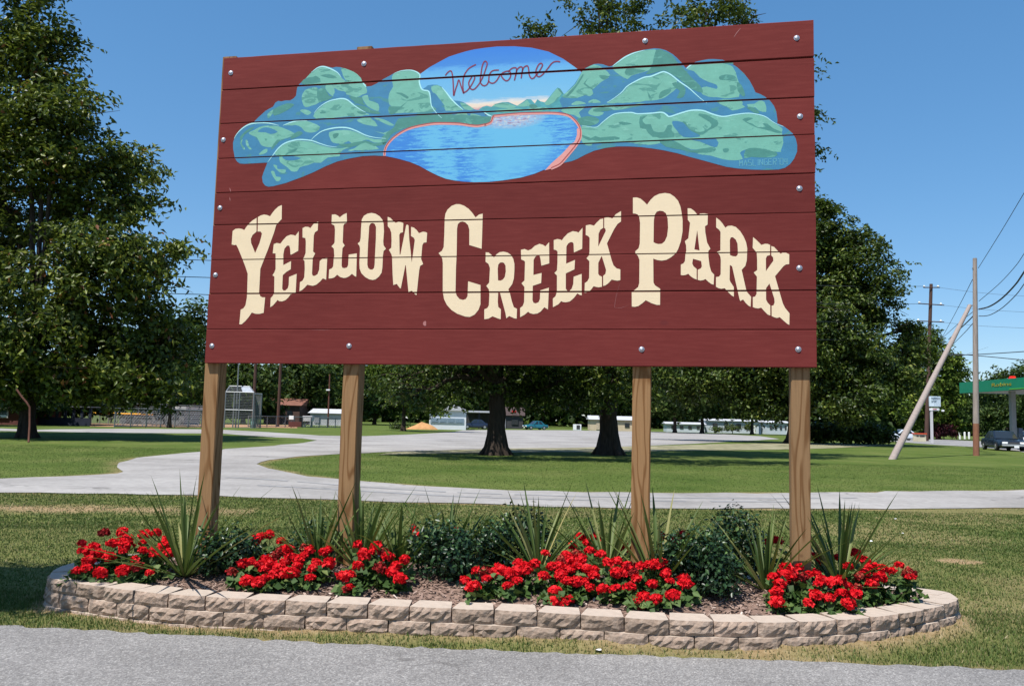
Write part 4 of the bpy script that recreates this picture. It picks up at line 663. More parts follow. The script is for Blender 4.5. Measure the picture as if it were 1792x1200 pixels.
# ------------------------------------------------------------------ plants in the bed
def leaf_mat(name, stops, rough=.5, sp=.3, trans=.25, tcol=None):
    m, n, b = new_mat(name); at = N(n, 'Attribute', attribute_name='tint')
    c = ramp(n, at.outputs['Fac'], stops)
    lk(n, c, b.inputs['Base Color']); b.inputs['Roughness'].default_value = rough; spec(b, sp)
    if trans:
        tr = n.nodes.new('ShaderNodeBsdfTranslucent'); lk(n, mixc(n, .5, c, tcol or (.10,.16,.02)), tr.inputs[0])
        ms = n.nodes.new('ShaderNodeMixShader'); ms.inputs[0].default_value = trans
        lk(n, b.outputs[0], ms.inputs[1]); lk(n, tr.outputs[0], ms.inputs[2]); lk(n, ms.outputs[0], n.nodes['Material Output'].inputs[0])
    return m
def leaves(c, nrm, L, W, seed, droop=.15, tint=None, tmean=.5, tsd=.2):
    """folded diamond leaves: c (N,3) base points, nrm (N,3) face directions"""
    r = np.random.default_rng(seed); q = len(c)
    nrm = nrm/np.linalg.norm(nrm, axis=1, keepdims=True)
    t = r.normal(0, 1, (q, 3)); t -= (t*nrm).sum(1, keepdims=True)*nrm; t /= np.linalg.norm(t, axis=1, keepdims=True)
    s = np.cross(nrm, t); L = np.broadcast_to(L, q)*r.uniform(.7, 1.25, q); W = np.broadcast_to(W, q)*r.uniform(.75, 1.2, q)
    a = c; tip = c+t*L[:,None]-nrm*(L*droop)[:,None]; mid = c+t*(L*.45)[:,None]
    l = mid+s*(W/2)[:,None]+nrm*(W*.18)[:,None]; rr_ = mid-s*(W/2)[:,None]+nrm*(W*.18)[:,None]
    V = np.stack([a, l, tip, rr_], 1).reshape(-1, 3); k = np.arange(q)*4
    F = np.concatenate([np.stack([k, k+3, k+2], 1), np.stack([k, k+2, k+1], 1)])
    tt = np.clip(r.normal(tmean, tsd, q) if tint is None else tint, 0, 1)
    return V, F, np.concatenate([tt, tt])
def join(parts):
    V = []; F = []; T = []; o = 0
    for v, f, t in parts: V.append(v); F.append(f+o); T.append(t); o += len(v)
    return np.concatenate(V), np.concatenate(F), np.concatenate(T)
SZ = lambda x, y: float(soil_z(np.array([x]), np.array([y]))[0])

# holly shrubs
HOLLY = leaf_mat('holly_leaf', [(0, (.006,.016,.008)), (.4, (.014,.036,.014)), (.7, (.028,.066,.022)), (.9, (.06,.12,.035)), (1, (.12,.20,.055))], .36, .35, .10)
STEM = mat('shrub_stem', (.09,.06,.04), .9, .2, 20)
def shrub(x, y, rx, ry, hz, cnt, label, seed):
    r = np.random.default_rng(seed); z0 = SZ(x, y)
    t = thing('holly_shrub', label, 'shrub', (x, y, z0), 0, 'dark glossy shrubs in the flower bed')
    lob = r.normal(0, 1, (16, 3)); lob[:,2] = np.abs(lob[:,2])*1.0; lob /= np.linalg.norm(lob, axis=1, keepdims=True)
    lobs = lob*np.array([rx*.62, ry*.62, hz*.50])*r.uniform(.7, 1.15, (16, 1))+np.array([0, 0, hz*.34])
    w_ = r.integers(0, 16, cnt); d = r.normal(0, 1, (cnt, 3)); d /= np.linalg.norm(d, axis=1, keepdims=True)
    rad = np.array([rx*.48, ry*.48, hz*.40])*r.uniform(.45, 1.05, (cnt, 1))
    c = lobs[w_]+d*rad; low = r.random(cnt) < .22; c[low,2] = hz*r.uniform(.05, .35, low.sum()); c[:,2] = np.maximum(c[:,2], .015+.03*r.random(cnt))
    spr = r.random(cnt) < .08; c[spr] += (d[spr]*.3+np.array([0,0,1]))*r.uniform(.02, .09, (spr.sum(), 1))*.8
    nr_ = d*.7+r.normal(0, .55, (cnt, 3))+np.array([0, 0, .45])
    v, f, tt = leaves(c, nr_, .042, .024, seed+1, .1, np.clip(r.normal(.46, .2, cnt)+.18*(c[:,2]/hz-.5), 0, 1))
    link_mesh('foliage', np_mesh('foliage', v, f, HOLLY, tt), t)
    bb = B()
    for k in range(9):
        e = lobs[k]; bb.tube([(0, 0, -.02), (e[0]*.4, e[1]*.4, e[2]*.5), tuple(e)], [.008, .006, .003], 5)
    bb.build('stem', STEM, t)
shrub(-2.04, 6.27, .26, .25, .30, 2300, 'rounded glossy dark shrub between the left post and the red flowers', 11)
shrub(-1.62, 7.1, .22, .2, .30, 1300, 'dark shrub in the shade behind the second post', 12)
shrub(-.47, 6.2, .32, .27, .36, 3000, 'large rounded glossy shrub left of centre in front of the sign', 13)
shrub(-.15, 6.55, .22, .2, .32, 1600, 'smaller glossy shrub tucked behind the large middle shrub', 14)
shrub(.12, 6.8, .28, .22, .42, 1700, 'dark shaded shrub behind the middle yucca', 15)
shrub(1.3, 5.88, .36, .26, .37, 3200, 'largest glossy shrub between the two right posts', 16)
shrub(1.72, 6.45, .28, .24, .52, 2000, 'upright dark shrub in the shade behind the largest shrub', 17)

# yuccas: every blade is a leaf of its own
YUC = leaf_mat('yucca_leaf', [(0, (.024,.050,.010)), (.35, (.060,.098,.022)), (.6, (.11,.15,.04)), (.85, (.20,.225,.08)), (1, (.40,.34,.14))], .5, .22, .22)
def yucca(x, y, cnt, Lmin, Lmax, spread, label, seed, lean=0):
    r = random.Random(seed); t = thing('yucca', label, 'yucca', (x, y, SZ(x, y)-.01), 0, 'yucca plants in the flower bed')
    cnt = int(cnt*1.35)
    for k in range(cnt):
        a = k*2.39996+r.uniform(-.3, .3); q_ = (k+.5)/cnt; el = R(87-(spread+4)*q_**.70+r.uniform(-7, 5)); L_ = r.uniform(Lmin, Lmax)*1.24*(1 if q_ > .12 else .85)
        w0 = r.uniform(.010, .0175); ns = 7; p = Vector((math.cos(a)*.012, math.sin(a)*.012, 0)); vs = []; fs = []
        cur = r.uniform(.01, .12)+(.30 if r.random() < .12 else 0)*q_
        for i in range(ns+1):
            s = i/ns; e = el-cur*s*s*2.2
            d = Vector((math.cos(a)*math.cos(e)+lean*.25, math.sin(a)*math.cos(e), math.sin(e))).normalized()
            side = Vector((-math.sin(a), math.cos(a), 0)); up = side.cross(d)*-1
            wd = w0*(.75+.6*s if s < .35 else (1-((s-.35)/.65)**2.0)*.96+.01)
            vs += [p+side*wd+up*wd*.55, p, p-side*wd+up*wd*.55]
            p = p+d*(L_/ns)
        for i in range(ns):
            k0 = i*3; fs += [(k0, k0+1, k0+4, k0+3), (k0+1, k0+2, k0+5, k0+4)]
        tv = min(1, max(0, r.gauss(.42, .16)+(.35 if r.random() < .07 else 0)))
        link_mesh('leaf', np_mesh('leaf', np.array([tuple(v_) for v_ in vs]), np.array(fs), YUC, np.full(len(fs), tv), True), t)
yucca(-2.34, 6.2, 34, .42, .80, 66, 'tall spiky yucca at the left post with the longest blades', 1, -.12)
yucca(-1.42, 6.42, 22, .35, .62, 48, 'thin upright yucca left of the second post', 2)
yucca(-1.09, 6.36, 26, .40, .66, 52, 'spiky yucca in front of the second post', 3)
yucca(-.80, 6.28, 22, .34, .56, 44, 'pale green narrow yucca right of the second post', 4)
yucca(-.46, 6.62, 26, .42, .68, 68, 'spiky yucca fanning out behind the large middle shrub', 5)
yucca(.24, 6.40, 30, .40, .66, 66, 'wide yucca fan at the middle of the bed behind the red flowers', 6)
yucca(.76, 6.45, 22, .36, .66, 50, 'sparse yucca left of the third post in the shade', 7)
yucca(1.07, 5.99, 18, .42, .70, 40, 'yucca crossing in front of the third post', 8, .05)
yucca(1.84, 6.06, 24, .40, .66, 50, 'pale yucca pressed against the left side of the right post', 9, -.08)
yucca(2.44, 6.22, 34, .44, .78, 64, 'dark spiky yucca right of the right post', 10, .1)

# geraniums
PET = leaf_mat('petal', [(0, (.36,.003,.008)), (.35, (.62,.006,.014)), (.7, (.76,.014,.022)), (1, (.82,.05,.05))], .6, .12, .25, (.6,.02,.02))
GER = leaf_mat('geranium_leaf', [(0, (.022,.05,.012)), (.4, (.05,.10,.022)), (.75, (.095,.155,.04)), (1, (.18,.22,.07))], .6, .25, .22)
GST = mat('geranium_stem', (.11,.16,.05), .7, .15, 20)
def head_mesh(seed):
    r = np.random.default_rng(seed); q = 78
    d = r.normal(0, 1, (q, 3)); d[:,2] = np.abs(d[:,2])*1.1-.45; d /= np.linalg.norm(d, axis=1, keepdims=True)
    c = d*np.array([.036, .036, .029])*r.uniform(.72, 1.08, (q, 1)); parts = []
    for k in range(2):
        nr_ = d+r.normal(0, .35, (q, 3)); parts.append(leaves(c-d*.004*k, nr_, .026, .026, seed*7+k, -.05, np.clip(r.normal(.5, .2, q)+.15*d[:,2], 0, 1)))
    return np_mesh('flower_head', *join(parts)[:2], PET, join(parts)[2])
HEADS = [head_mesh(i+1) for i in range(6)]
PET_OLD = leaf_mat('faded_petal', [(0, (.10,.008,.008)), (.5, (.26,.012,.014)), (.8, (.36,.05,.035)), (1, (.30,.16,.07))], .7, .1, .15, (.3,.03,.02))
OLD = []
for i in range(2):
    hm = HEADS[i+3].copy(); hm.materials.clear(); hm.materials.append(PET_OLD); OLD.append(hm)
GL_LAB = ['red geranium clump at the far left end of the bed', 'small red geranium poking out right of the left shrub', 'broad red geranium clump left of the second post', 'red geranium clump in front of the second post',
 'red geranium clump right of the large middle shrub', 'tall red geranium clump at the middle of the bed front', 'red geranium clump left of the largest shrub', 'red geranium clump in front of the right post', 'red geranium clump at the far right end of the bed',
 'shaded dark red geranium behind the large middle shrub', 'shaded dark red geranium behind the middle geraniums', 'shaded dark red geranium right behind the third post', 'shaded dark red geranium behind the largest shrub', 'shaded dark red geranium left behind the right post', 'shaded dark red geranium at the foot of the right yucca']
FLOW = [[(-3.132,6.256,0.426),(-3.016,6.343,0.491),(-2.884,6.35,0.5),(-2.7,6.328,0.488),(-2.621,6.343,0.501),(-2.523,6.286,0.462),(-3.073,6.186,0.378),(-3.025,6.226,0.407),(-2.965,6.164,0.365),(-2.903,6.253,0.429),(-2.823,6.286,0.455),(-2.792,6.186,0.385),(-2.789,6.231,0.416),(-2.687,6.261,0.44),(-2.654,6.194,0.393),(-2.558,6.179,0.385),(-2.511,6.246,0.433),(-2.458,6.171,0.382),(-2.871,6.141,0.352),(-2.675,6.119,0.342),(-2.999,6.109,0.327),(-3.039,6.022,0.27),(-2.982,6.045,0.285),(-2.859,6.0,0.26),(-2.715,6.022,0.277),(-2.624,6.052,0.299),(-2.515,6.007,0.272)],[(-1.922,6.458,0.442),(-1.896,6.524,0.467),(-1.836,6.55,0.478),(-1.719,6.45,0.444)],[(-1.868,6.03,0.344),(-1.914,5.934,0.302),(-1.815,6.04,0.35),(-1.746,6.02,0.343),(-1.721,6.06,0.361),(-1.67,6.1,0.381),(-1.644,6.16,0.409),(-1.605,6.18,0.42),(-1.671,6.02,0.345),(-1.544,6.1,0.384),(-1.483,6.06,0.367),(-1.461,6.12,0.395),(-1.439,6.18,0.424),(-1.47,6.2,0.432),(-1.331,6.16,0.417),(-1.3,6.19,0.432),(-1.262,6.03,0.358),(-1.352,6.04,0.361),(-1.362,5.98,0.334),(-1.591,5.96,0.32),(-1.61,5.9,0.294),(-1.518,5.92,0.305),(-1.469,5.92,0.306),(-1.658,5.86,0.277),(-1.694,5.82,0.26),(-1.779,5.84,0.266),(-1.352,5.87,0.288),(-1.577,6.04,0.356),(-1.479,6.0,0.34),(-1.702,5.96,0.318)],[(-1.076,6.1,0.484),(-0.938,6.085,0.475),(-1.014,6.027,0.426),(-0.88,6.046,0.445),(-0.843,6.014,0.42),(-0.968,6.046,0.443),(-1.04,5.943,0.36),(-0.884,5.931,0.354),(-0.771,5.95,0.371),(-0.794,5.905,0.336),(-0.731,5.853,0.3),(-1.121,5.866,0.3),(-1.081,5.879,0.31),(-1.093,5.77,0.231),(-0.722,5.995,0.407),(-1.067,5.789,0.245)],[(-0.213,5.887,0.359),(-0.146,5.868,0.352),(-0.28,5.785,0.311),(-0.222,5.72,0.284),(-0.137,5.803,0.323),(-0.079,5.859,0.35),(-0.031,5.877,0.359),(0.018,5.859,0.352),(0.079,5.97,0.406),(0.116,5.933,0.389),(0.196,5.955,0.402),(0.067,5.877,0.362),(0.008,5.729,0.294),(0.073,5.785,0.319),(0.14,5.896,0.372),(-0.056,5.905,0.372)],[(0.27,5.984,0.475),(0.412,5.971,0.468),(0.486,5.971,0.47),(0.434,5.932,0.439),(0.379,5.932,0.437),(0.31,5.887,0.401),(0.371,5.887,0.403),(0.481,5.887,0.405),(0.43,5.861,0.385),(0.552,5.867,0.392),(0.6,5.861,0.389),(0.253,5.815,0.347),(0.368,5.821,0.355),(0.413,5.776,0.323),(0.473,5.769,0.32),(0.532,5.769,0.321),(0.565,5.73,0.295),(0.327,5.698,0.267),(0.335,5.613,0.21),(0.417,5.639,0.229),(0.38,5.6,0.203),(0.581,6.0,0.494),(0.66,5.978,0.479),(0.509,5.939,0.445),(0.596,5.815,0.355),(0.324,5.626,0.219)],[(0.696,5.857,0.439),(0.759,5.87,0.45),(0.748,5.784,0.388),(0.825,5.817,0.413),(0.91,5.824,0.42),(0.984,5.837,0.431),(1.079,5.857,0.448),(0.873,5.738,0.358),(0.974,5.698,0.333),(1.101,5.718,0.35),(1.193,5.731,0.361),(1.204,5.698,0.339),(0.64,5.659,0.299),(0.722,5.659,0.301),(0.817,5.672,0.312),(0.899,5.593,0.261),(0.879,5.54,0.227),(0.977,5.58,0.255),(1.099,5.613,0.279),(1.082,5.778,0.391),(0.795,5.778,0.384),(0.856,5.784,0.39),(1.034,5.844,0.437),(0.862,5.58,0.252)],[(1.81,5.79,0.384),(1.922,5.857,0.425),(2.018,5.87,0.435),(1.887,5.79,0.385),(1.84,5.724,0.347),(1.799,5.658,0.31),(1.77,5.567,0.261),(2.06,5.807,0.399),(2.118,5.824,0.41),(2.013,5.782,0.384),(2.094,5.724,0.353),(2.044,5.625,0.297),(1.97,5.558,0.261),(2.189,5.741,0.364),(2.259,5.757,0.375),(2.29,5.708,0.348),(2.219,5.641,0.31),(2.303,5.633,0.308),(2.231,5.55,0.263),(2.122,5.6,0.286),(1.944,5.807,0.396),(2.132,5.757,0.372)],[(2.429,6.048,0.423),(2.559,6.1,0.457),(2.58,6.04,0.422),(2.469,5.953,0.369),(2.617,6.048,0.428),(2.659,6.022,0.413),(2.61,5.945,0.368),(2.528,5.893,0.337),(2.718,6.005,0.405),(2.796,6.057,0.437),(2.832,5.979,0.392),(2.826,5.953,0.377),(2.412,5.85,0.311),(2.524,5.988,0.39)],[(-0.773,7.0,0.5),(-0.753,6.9,0.457),(-0.381,6.913,0.471),(-0.42,6.95,0.486)],[(0.58,6.8,0.48),(0.638,6.74,0.448),(0.517,6.7,0.424),(0.706,6.79,0.478)],[(0.941,6.85,0.391),(0.9,6.864,0.402),(0.984,6.857,0.398),(1.298,6.936,0.471),(1.323,6.914,0.453),(1.257,6.95,0.482)],[(1.42,6.9,0.5),(1.473,6.88,0.497),(1.371,6.8,0.478)],[(2.085,6.81,0.471),(1.961,6.75,0.455),(2.173,6.85,0.482)],[(2.752,6.72,0.419),(2.44,6.664,0.384),(2.453,6.62,0.362),(2.418,6.687,0.394),(2.603,6.664,0.387)]]
for gi, pts in enumerate(FLOW):
    r = np.random.default_rng(300+gi); A_ = np.array(pts); cx, cy = A_[:,0].mean(), A_[:,1].mean(); z0 = SZ(cx, cy)
    t = thing('geranium', GL_LAB[gi], 'geranium', (cx, cy, z0), 0, 'red geraniums in the flower bed')
    bb = B(); lc = []
    for (x, y, z_) in pts:
        p = Vector((x-cx, y-cy, max(z_, SZ(x, y)+.05)-z0))
        s_ = random.uniform(.72, 1.2); link_mesh('flower_head', HEADS[random.randrange(6)] if random.random() > .10 else OLD[random.randrange(2)], t, p, (random.uniform(-.4, .2), random.uniform(-.3, .3), random.uniform(0, 6.28)), (s_, s_, s_*random.uniform(.85, 1.05)))
        g_ = Vector((p.x*.72, p.y*.72+.02, SZ(x, y)-z0-.01)); bb.tube([g_, (g_+p)/2+Vector((random.uniform(-.02,.02), .01, 0)), p-Vector((0,0,.012))], [.004, .003, .0022], 5)
        for k in range(16 if len(pts) > 6 else 15):
            q_ = r.random()**.7*.80; e = g_.lerp(p, q_); lc.append((e.x+r.normal(0, .045), e.y+r.normal(0, .04), max(.02, e.z+r.normal(0, .025)-.02)))
    bb.build('stem', GST, t)
    lc = np.array(lc); nr_ = np.stack([r.normal(0, .55, len(lc)), r.normal(-.25, .5, len(lc)), np.full(len(lc), .8)], 1)
    # rounded leaves: two overlapping diamonds each
    a1 = leaves(lc, nr_, .058, .056, 40+gi, .12, tmean=.48); a2 = leaves(lc+r.normal(0, .008, lc.shape), nr_+r.normal(0, .1, nr_.shape), .052, .058, 41+gi, .1, tmean=.42)
    v, f, tt = join([a1, a2]); link_mesh('foliage', np_mesh('foliage', v, f, GER, tt), t)

# ------------------------------------------------------------------ litter on the grass
LIT = mat('litter_paper', (.75,.76,.78), .6, .05, 30)
for (x, y), s_, lab in zip([(4.478,10.475),(5.277,11.338),(5.996,13.081),(0.496,5.453),(0.568,5.212)], (.028, .026, .02, .028, .018), ('crumpled white scrap on the lawn right of the right yucca', 'white scrap lying on the lawn, middle of the three at right', 'small white scrap on the lawn nearest the drive', 'flat white scrap at the foot of the block wall', 'tiny white scrap at the edge of the road')):
    r = random.Random(int(x*1000)); z_ = float(ground_z(np.array([x]), np.array([y]))[0])+.012
    bb = B(); vs = [(s_*(i-1)*1.0+r.uniform(-.2, .2)*s_, s_*(j-1)*.55+r.uniform(-.2, .2)*s_, r.uniform(0, .5)*s_) for j in range(3) for i in range(3)]
    bb.add(vs, [(j*3+i, j*3+i+1, j*3+i+4, j*3+i+3) for j in range(2) for i in range(2)])
    o = bb.build('paper_scrap', LIT, None, fix=False, loc=(x, y, z_)); tag(o, lab, 'litter', 'white scraps on the ground')

# ------------------------------------------------------------------ trees
def bark(name, c): return M(name, c, .95, .35, 3.5, (4, 4, .8), bmp=.9, bd=.04, sp=.1)
BARK = bark('bark', (.05,.038,.030))
def greens(name, k=(1,1,1), aut=0, far=0):
    s = [(0, (.006,.013,.004)), (.35, (.017,.034,.008)), (.6, (.036,.062,.014)), (.85, (.072,.106,.027)), (.93, (.115,.14,.045))]
    s = [(p, tuple(a*b_ for a, b_ in zip(c, k))) for p, c in s]
    s.append((.97, (.22,.085,.035) if aut else s[-1][1]))
    return leaf_mat(name, s, .55 if far else .42, .14 if far else .28, .26, (.12,.16,.02))
T_DARK = greens('dark_leaf', (1.8,1.65,1.05)); T_AUT = greens('turning_leaf', (2.8,2.2,1.25), 1); T_MID = greens('mid_leaf', (1.55,1.5,1.1)); T_FAR = greens('far_leaf', (1.3,1.35,1.3), 0, 1); T_FARD = greens('far_dark_leaf', (1.25,1.25,.95), 0, 1); T_LIGHT = greens('light_leaf', (2.5,2.3,1.3), 0, 1)
def tree(name, label, base, trunk_r, blobs, L, per, clump_r, dens, m, seed, group=None, fork=2.0, flare=1.5, cat='tree', sprays=0, trunk_h=None):
    """blobs: (x,y,z,rx,ry,rz) in world metres; leaves sit in small clumps spread through the blobs"""
    r = np.random.default_rng(seed); rd = random.Random(seed); bx_, by_, bz_ = base
    t = thing(name, label, cat, base, 0, group)
    W = []
    for (x, y, z_, rx, ry, rz_) in blobs:
        q_ = max(6, int(dens*(rx*rz_+rx*ry+ry*rz_)/ (clump_r*clump_r) * 2.1))
        d = r.normal(0, 1, (q_, 3)); d /= np.linalg.norm(d, axis=1, keepdims=True)
        rad = r.random((q_, 1))**.42
        W.append(np.array([x-bx_, y-by_, z_-bz_])+d*rad*np.array([rx, ry, rz_]))
    C = np.concatenate(W)
    cr = clump_r*r.uniform(.55, 1.25, len(C)); q_ = len(C)*per; ci = np.repeat(np.arange(len(C)), per)
    d = r.normal(0, 1, (q_, 3)); d /= np.linalg.norm(d, axis=1, keepdims=True)
    p = C[ci]+d*(cr[ci]*r.random(q_)**.5)[:,None]*np.array([1.15, 1.15, .75])
    cen = np.array([(b_[0]-bx_, b_[1]-by_, b_[2]-bz_) for b_ in blobs]).mean(0)
    outw = (C-cen)/np.linalg.norm(C-cen, axis=1, keepdims=True)
    nr_ = outw[ci]*.35+d*.35+r.normal(0, .5, (q_, 3))+np.array([0, 0, .55])
    tint = np.clip(r.normal(.48, .20, q_)+(r.normal(0, .12, len(C)))[ci], 0, 1)
    parts = [leaves(p, nr_, L, L*.56, seed+1, .18, tint)]
    if sprays:                      # thin shoots that stick out past the outline
        far_ = np.array([((np.abs(C-(C[i]+outw[i]*clump_r*1.9)).max(1)) < clump_r*1.1).sum() for i in range(len(C))]); edge = np.argsort(far_+r.random(len(C))*1.5)[:max(40, len(C)//4)]; k = r.choice(edge, sprays); o = C[k]; dv = outw[k]*np.array([1, 1, .5])+r.normal(0, .35, (sprays, 3))+np.array([0, 0, .1]); dv /= np.linalg.norm(dv, axis=1, keepdims=True)
        tt = np.linspace(.08, 1, 16)[None,:,None]*np.ones((sprays, 1, 1)); ln = r.uniform(1.0, 2.6, (sprays, 1, 1))*clump_r
        sp_ = (o[:,None]+dv[:,None]*tt*ln+np.array([0, 0, .18])*np.sin(tt*4)*ln).reshape(-1, 3)
        sp_[:,2] = np.maximum(sp_[:,2], p[:,2].min()+.4); parts.append(leaves(sp_+r.normal(0, .05, sp_.shape), r.normal(0, .6, sp_.shape)+np.array([0, 0, .4]), L*1.0, L*.5, seed+2, .5, tmean=.55))
    v, f, tt = join(parts); link_mesh('crown', np_mesh('crown', v, f, m, tt), t)
    # trunk with flared foot, then limbs to the blobs
    zmin = min(b_[2]-b_[5] for b_ in blobs)-bz_; top = cen; H_ = trunk_h or max(zmin+1.0, fork)
    bb = B(); pts = []; rs = []
    for i in range(8):
        s = i/7; pts.append((rd.gauss(0, .06)*trunk_r*2*s, rd.gauss(0, .06)*trunk_r*2*s, -.15+(H_+.15)*s)); rs.append(trunk_r*(1+(flare-1)*math.exp(-s*7))*(1-.22*s))
    bb.tube(pts, rs, 11)
    for i in range(5):
        a = i*1.257+rd.random(); bb.tube([(math.cos(a)*trunk_r*1.9*flare*.62, math.sin(a)*trunk_r*1.9*flare*.62, -.08), (math.cos(a)*trunk_r*1.02, math.sin(a)*trunk_r*1.02, .10+trunk_r*.5), (math.cos(a)*trunk_r*.62, math.sin(a)*trunk_r*.62, .5+trunk_r*1.5)], [trunk_r*.22, trunk_r*.34, trunk_r*.28], 6)
    bb.build('trunk', BARK if m is not None else BARK, t, True)
    bb = B(); p0 = Vector(pts[-1])
    for (x, y, z_, rx, ry, rz_) in blobs:
        e = Vector((x-bx_, y-by_, z_-bz_)); md = p0.lerp(e, .5)+Vector((rd.gauss(0, .3), rd.gauss(0, .3), .12*(e-p0).length))
        s0 = p0+Vector((0, 0, -H_*.12*rd.random())); pr = smooth_line([tuple(s0), tuple(md), tuple(e)], 4)
        bb.tube(pr, [trunk_r*.36*(1-i/(len(pr)+1))+.02 for i in range(len(pr))], 7)
        for k in range(4):
            dv = Vector((rd.gauss(0, 1)*rx, rd.gauss(0, 1)*ry, rd.gauss(0, .6)*rz_))*.7; bb.tube([tuple(e.lerp(md, rd.random()*.6)), tuple(e+dv*.5+Vector((0,0,.1))), tuple(e+dv)], [trunk_r*.08+.012, trunk_r*.05+.008, .008], 5)
    bb.build('limbs', BARK, t, True)
    return t
tree('leafy_tree', 'tall dark leafy tree filling the left side of the lawn, a few leaves turning red', (-23.313,40.458,0.0), .36,
     [(-26.589,41.3,24.55,2.4055,2.769,3.113),(-25.185,41.3,19.811,2.4055,2.4850000000000003,2.5469999999999997),(-23.005,40.3,15.569,2.83,2.556,2.264),(-21.457,41.3,12.698,3.396,2.769,2.1225),(-19.709,40.3,8.878,3.396,2.911,2.4055),(-19.964,41.3,5.606,3.2544999999999997,2.8400000000000003,2.4055),(-19.044,40.3,3.151,3.2544999999999997,2.343,1.415),(-18.335,42.3,4.587,1.7546,1.8744,1.9809999999999999),(-26.694,42.3,12.706,4.245,4.260000000000001,4.245),(-30.72,42.3,18.115,4.245,4.260000000000001,4.245),(-30.801,42.3,9.007,5.093999999999999,4.686,4.245),(-24.291,39.3,5.549,4.528,3.9760000000000004,3.396),(-28.737,41.3,3.402,4.245,3.124,1.9809999999999999),(-22.471,39.3,3.016,3.396,2.4424,1.4716)],
     .30, 58, .80, 1.40, T_AUT, 101, fork=3.0, sprays=620, trunk_h=3.4)
tree('shade_tree', 'wide shade tree, left one of the two dark trunks under the sign', (-0.533,33.568,0.0), .38,
     [(-2.377,33.1,3.153,2.106,1.5795000000000001,1.053),(-3.27,32.1,2.307,1.2870000000000001,1.0413000000000001,0.7956),(-0.399,34.1,5.492,3.2760000000000002,2.9250000000000003,2.5740000000000003),(-0.95,34.1,8.586,3.2760000000000002,3.1590000000000003,3.0420000000000003),(0.245,35.1,3.445,1.4040000000000001,1.17,0.936),(-1.364,36.1,3.713,1.4040000000000001,1.2870000000000001,1.17),(-4.548,34.1,3.039,0.936,0.936,0.936),(-5.19,29.1,5.588,1.6380000000000001,1.3806,1.1232),(-2.702,28.6,4.776,2.223,1.7550000000000001,1.2870000000000001),(-0.345,29.1,5.095,2.106,1.7550000000000001,1.4040000000000001),(-4.888,30.1,4.07,1.17,0.9126000000000001,0.6552)],
     .21, 44, .62, 1.0, T_MID, 102, 'shade trees on the grass island', 2.4, 1.55, sprays=120, trunk_h=3.0)
tree('shade_tree', 'tallest shade tree, right one of the two dark trunks, crown rising above the sign', (4.287,36.306,0.0), .43,
     [(4.092,36.9,20.504,1.9734,1.6758,1.3915),(8.605,35.9,20.047,1.7204,1.3356,0.9614),(1.03,36.9,19.165,0.5566,0.4788,0.4048),(10.296,36.9,19.887,0.759,0.6048,0.45539999999999997),(6.358,36.9,17.742,4.301,3.024,1.771),(7.172,36.9,12.794,4.8069999999999995,4.536,4.301),(3.877,36.9,7.476,4.8069999999999995,4.284,3.795),(8.993,36.9,7.082,3.795,3.528,3.289),(2.164,34.9,3.239,2.4034999999999997,1.8900000000000001,1.3915),(4.197,33.9,3.05,2.1505,1.638,1.1385),(0.863,34.9,2.491,1.2144,1.0332,0.8602),(13.044,36.9,17.552,0.8096,0.6552,0.506),(13.21,36.9,15.611,0.7084,0.5796,0.45539999999999997),(13.366,37.9,14.286,0.759,0.5544,0.3542),(12.615,36.9,12.926,1.012,0.6552,0.3036),(2.333,29.9,5.052,2.783,2.079,1.3915),(5.136,29.4,5.059,2.783,2.079,1.3915),(8.04,30.4,5.46,2.277,1.8900000000000001,1.518)],
     .21, 42, .60, .95, T_DARK, 103, 'shade trees on the grass island', 2.4, 1.55, sprays=420, trunk_h=3.0)
tree('shade_tree', 'big dense dark tree right of the sign behind the brown pole', (23.937,70.54,0.0), .55,
     [(26.316,70.0,16.336,2.88,3.6,4.32),(25.962,70.0,19.805,1.44,1.344,1.248),(28.736,70.0,15.16,2.7840000000000003,3.072,3.36),(29.819,69.0,12.336,2.496,2.688,2.88),(26.242,70.0,9.473,4.8,4.68,4.5600000000000005),(28.735,68.0,6.499,3.6,3.36,3.12),(23.818,70.0,8.445,5.28,5.28,5.28),(20.03,72.0,7.048,5.28,4.5600000000000005,3.84),(26.893,67.0,3.632,4.08,2.904,1.728),(31.979,70.0,6.224,2.4,2.64,2.88),(34.073,71.0,10.012,0.96,1.008,1.056),(33.93,71.0,7.796,1.44,1.68,1.92),(15.795,73.0,5.513,4.32,3.36,2.4),(21.384,70.0,3.573,3.84,2.7840000000000003,1.728)],
     .36, 70, 1.0, 1.35, T_DARK, 104, 'shade trees on the grass island', 3.0, 1.5, sprays=160, trunk_h=3.6)
tree('broadleaf_tree', 'lighter green rounded tree behind the leaning pole', (66.473,130.0,0), .3,
     [(66.56,130.0,11.423,3.738,3.8699999999999997,3.916),(67.515,130.0,6.537,3.3819999999999997,3.8699999999999997,4.272),(65.051,130.0,15.879,2.136,1.98,1.7799999999999998),(63.039,130.0,14.031,2.67,3.15,3.5599999999999996),(63.93,130.0,5.564,4.005,3.915,3.738),(69.574,131.0,10.657,2.136,2.61,3.026),(68.14,130.0,3.003,2.67,2.34,1.958)],
     .58, 38, 1.2, 1.2, T_LIGHT, 105, 'trees along the far side of the street', trunk_h=3)
tree('broadleaf_tree', 'tree crown showing above the green station canopy', (85.316,143.33,0.0), .3,
     [(80.014,135.0,9.838,3.145,2.484,1.85),(77.368,135.0,8.108,2.405,2.024,1.665),(83.472,135.0,10.662,2.775,2.392,2.035),(78.185,135.0,4.436,4.81,3.864,2.96),(82.819,135.0,4.913,4.255,3.772,3.33),(87.106,135.0,8.523,4.625,4.6,4.625)],
     .55, 36, 1.3, 1.1, T_FAR, 106, 'trees along the far side of the street', trunk_h=3, sprays=60)
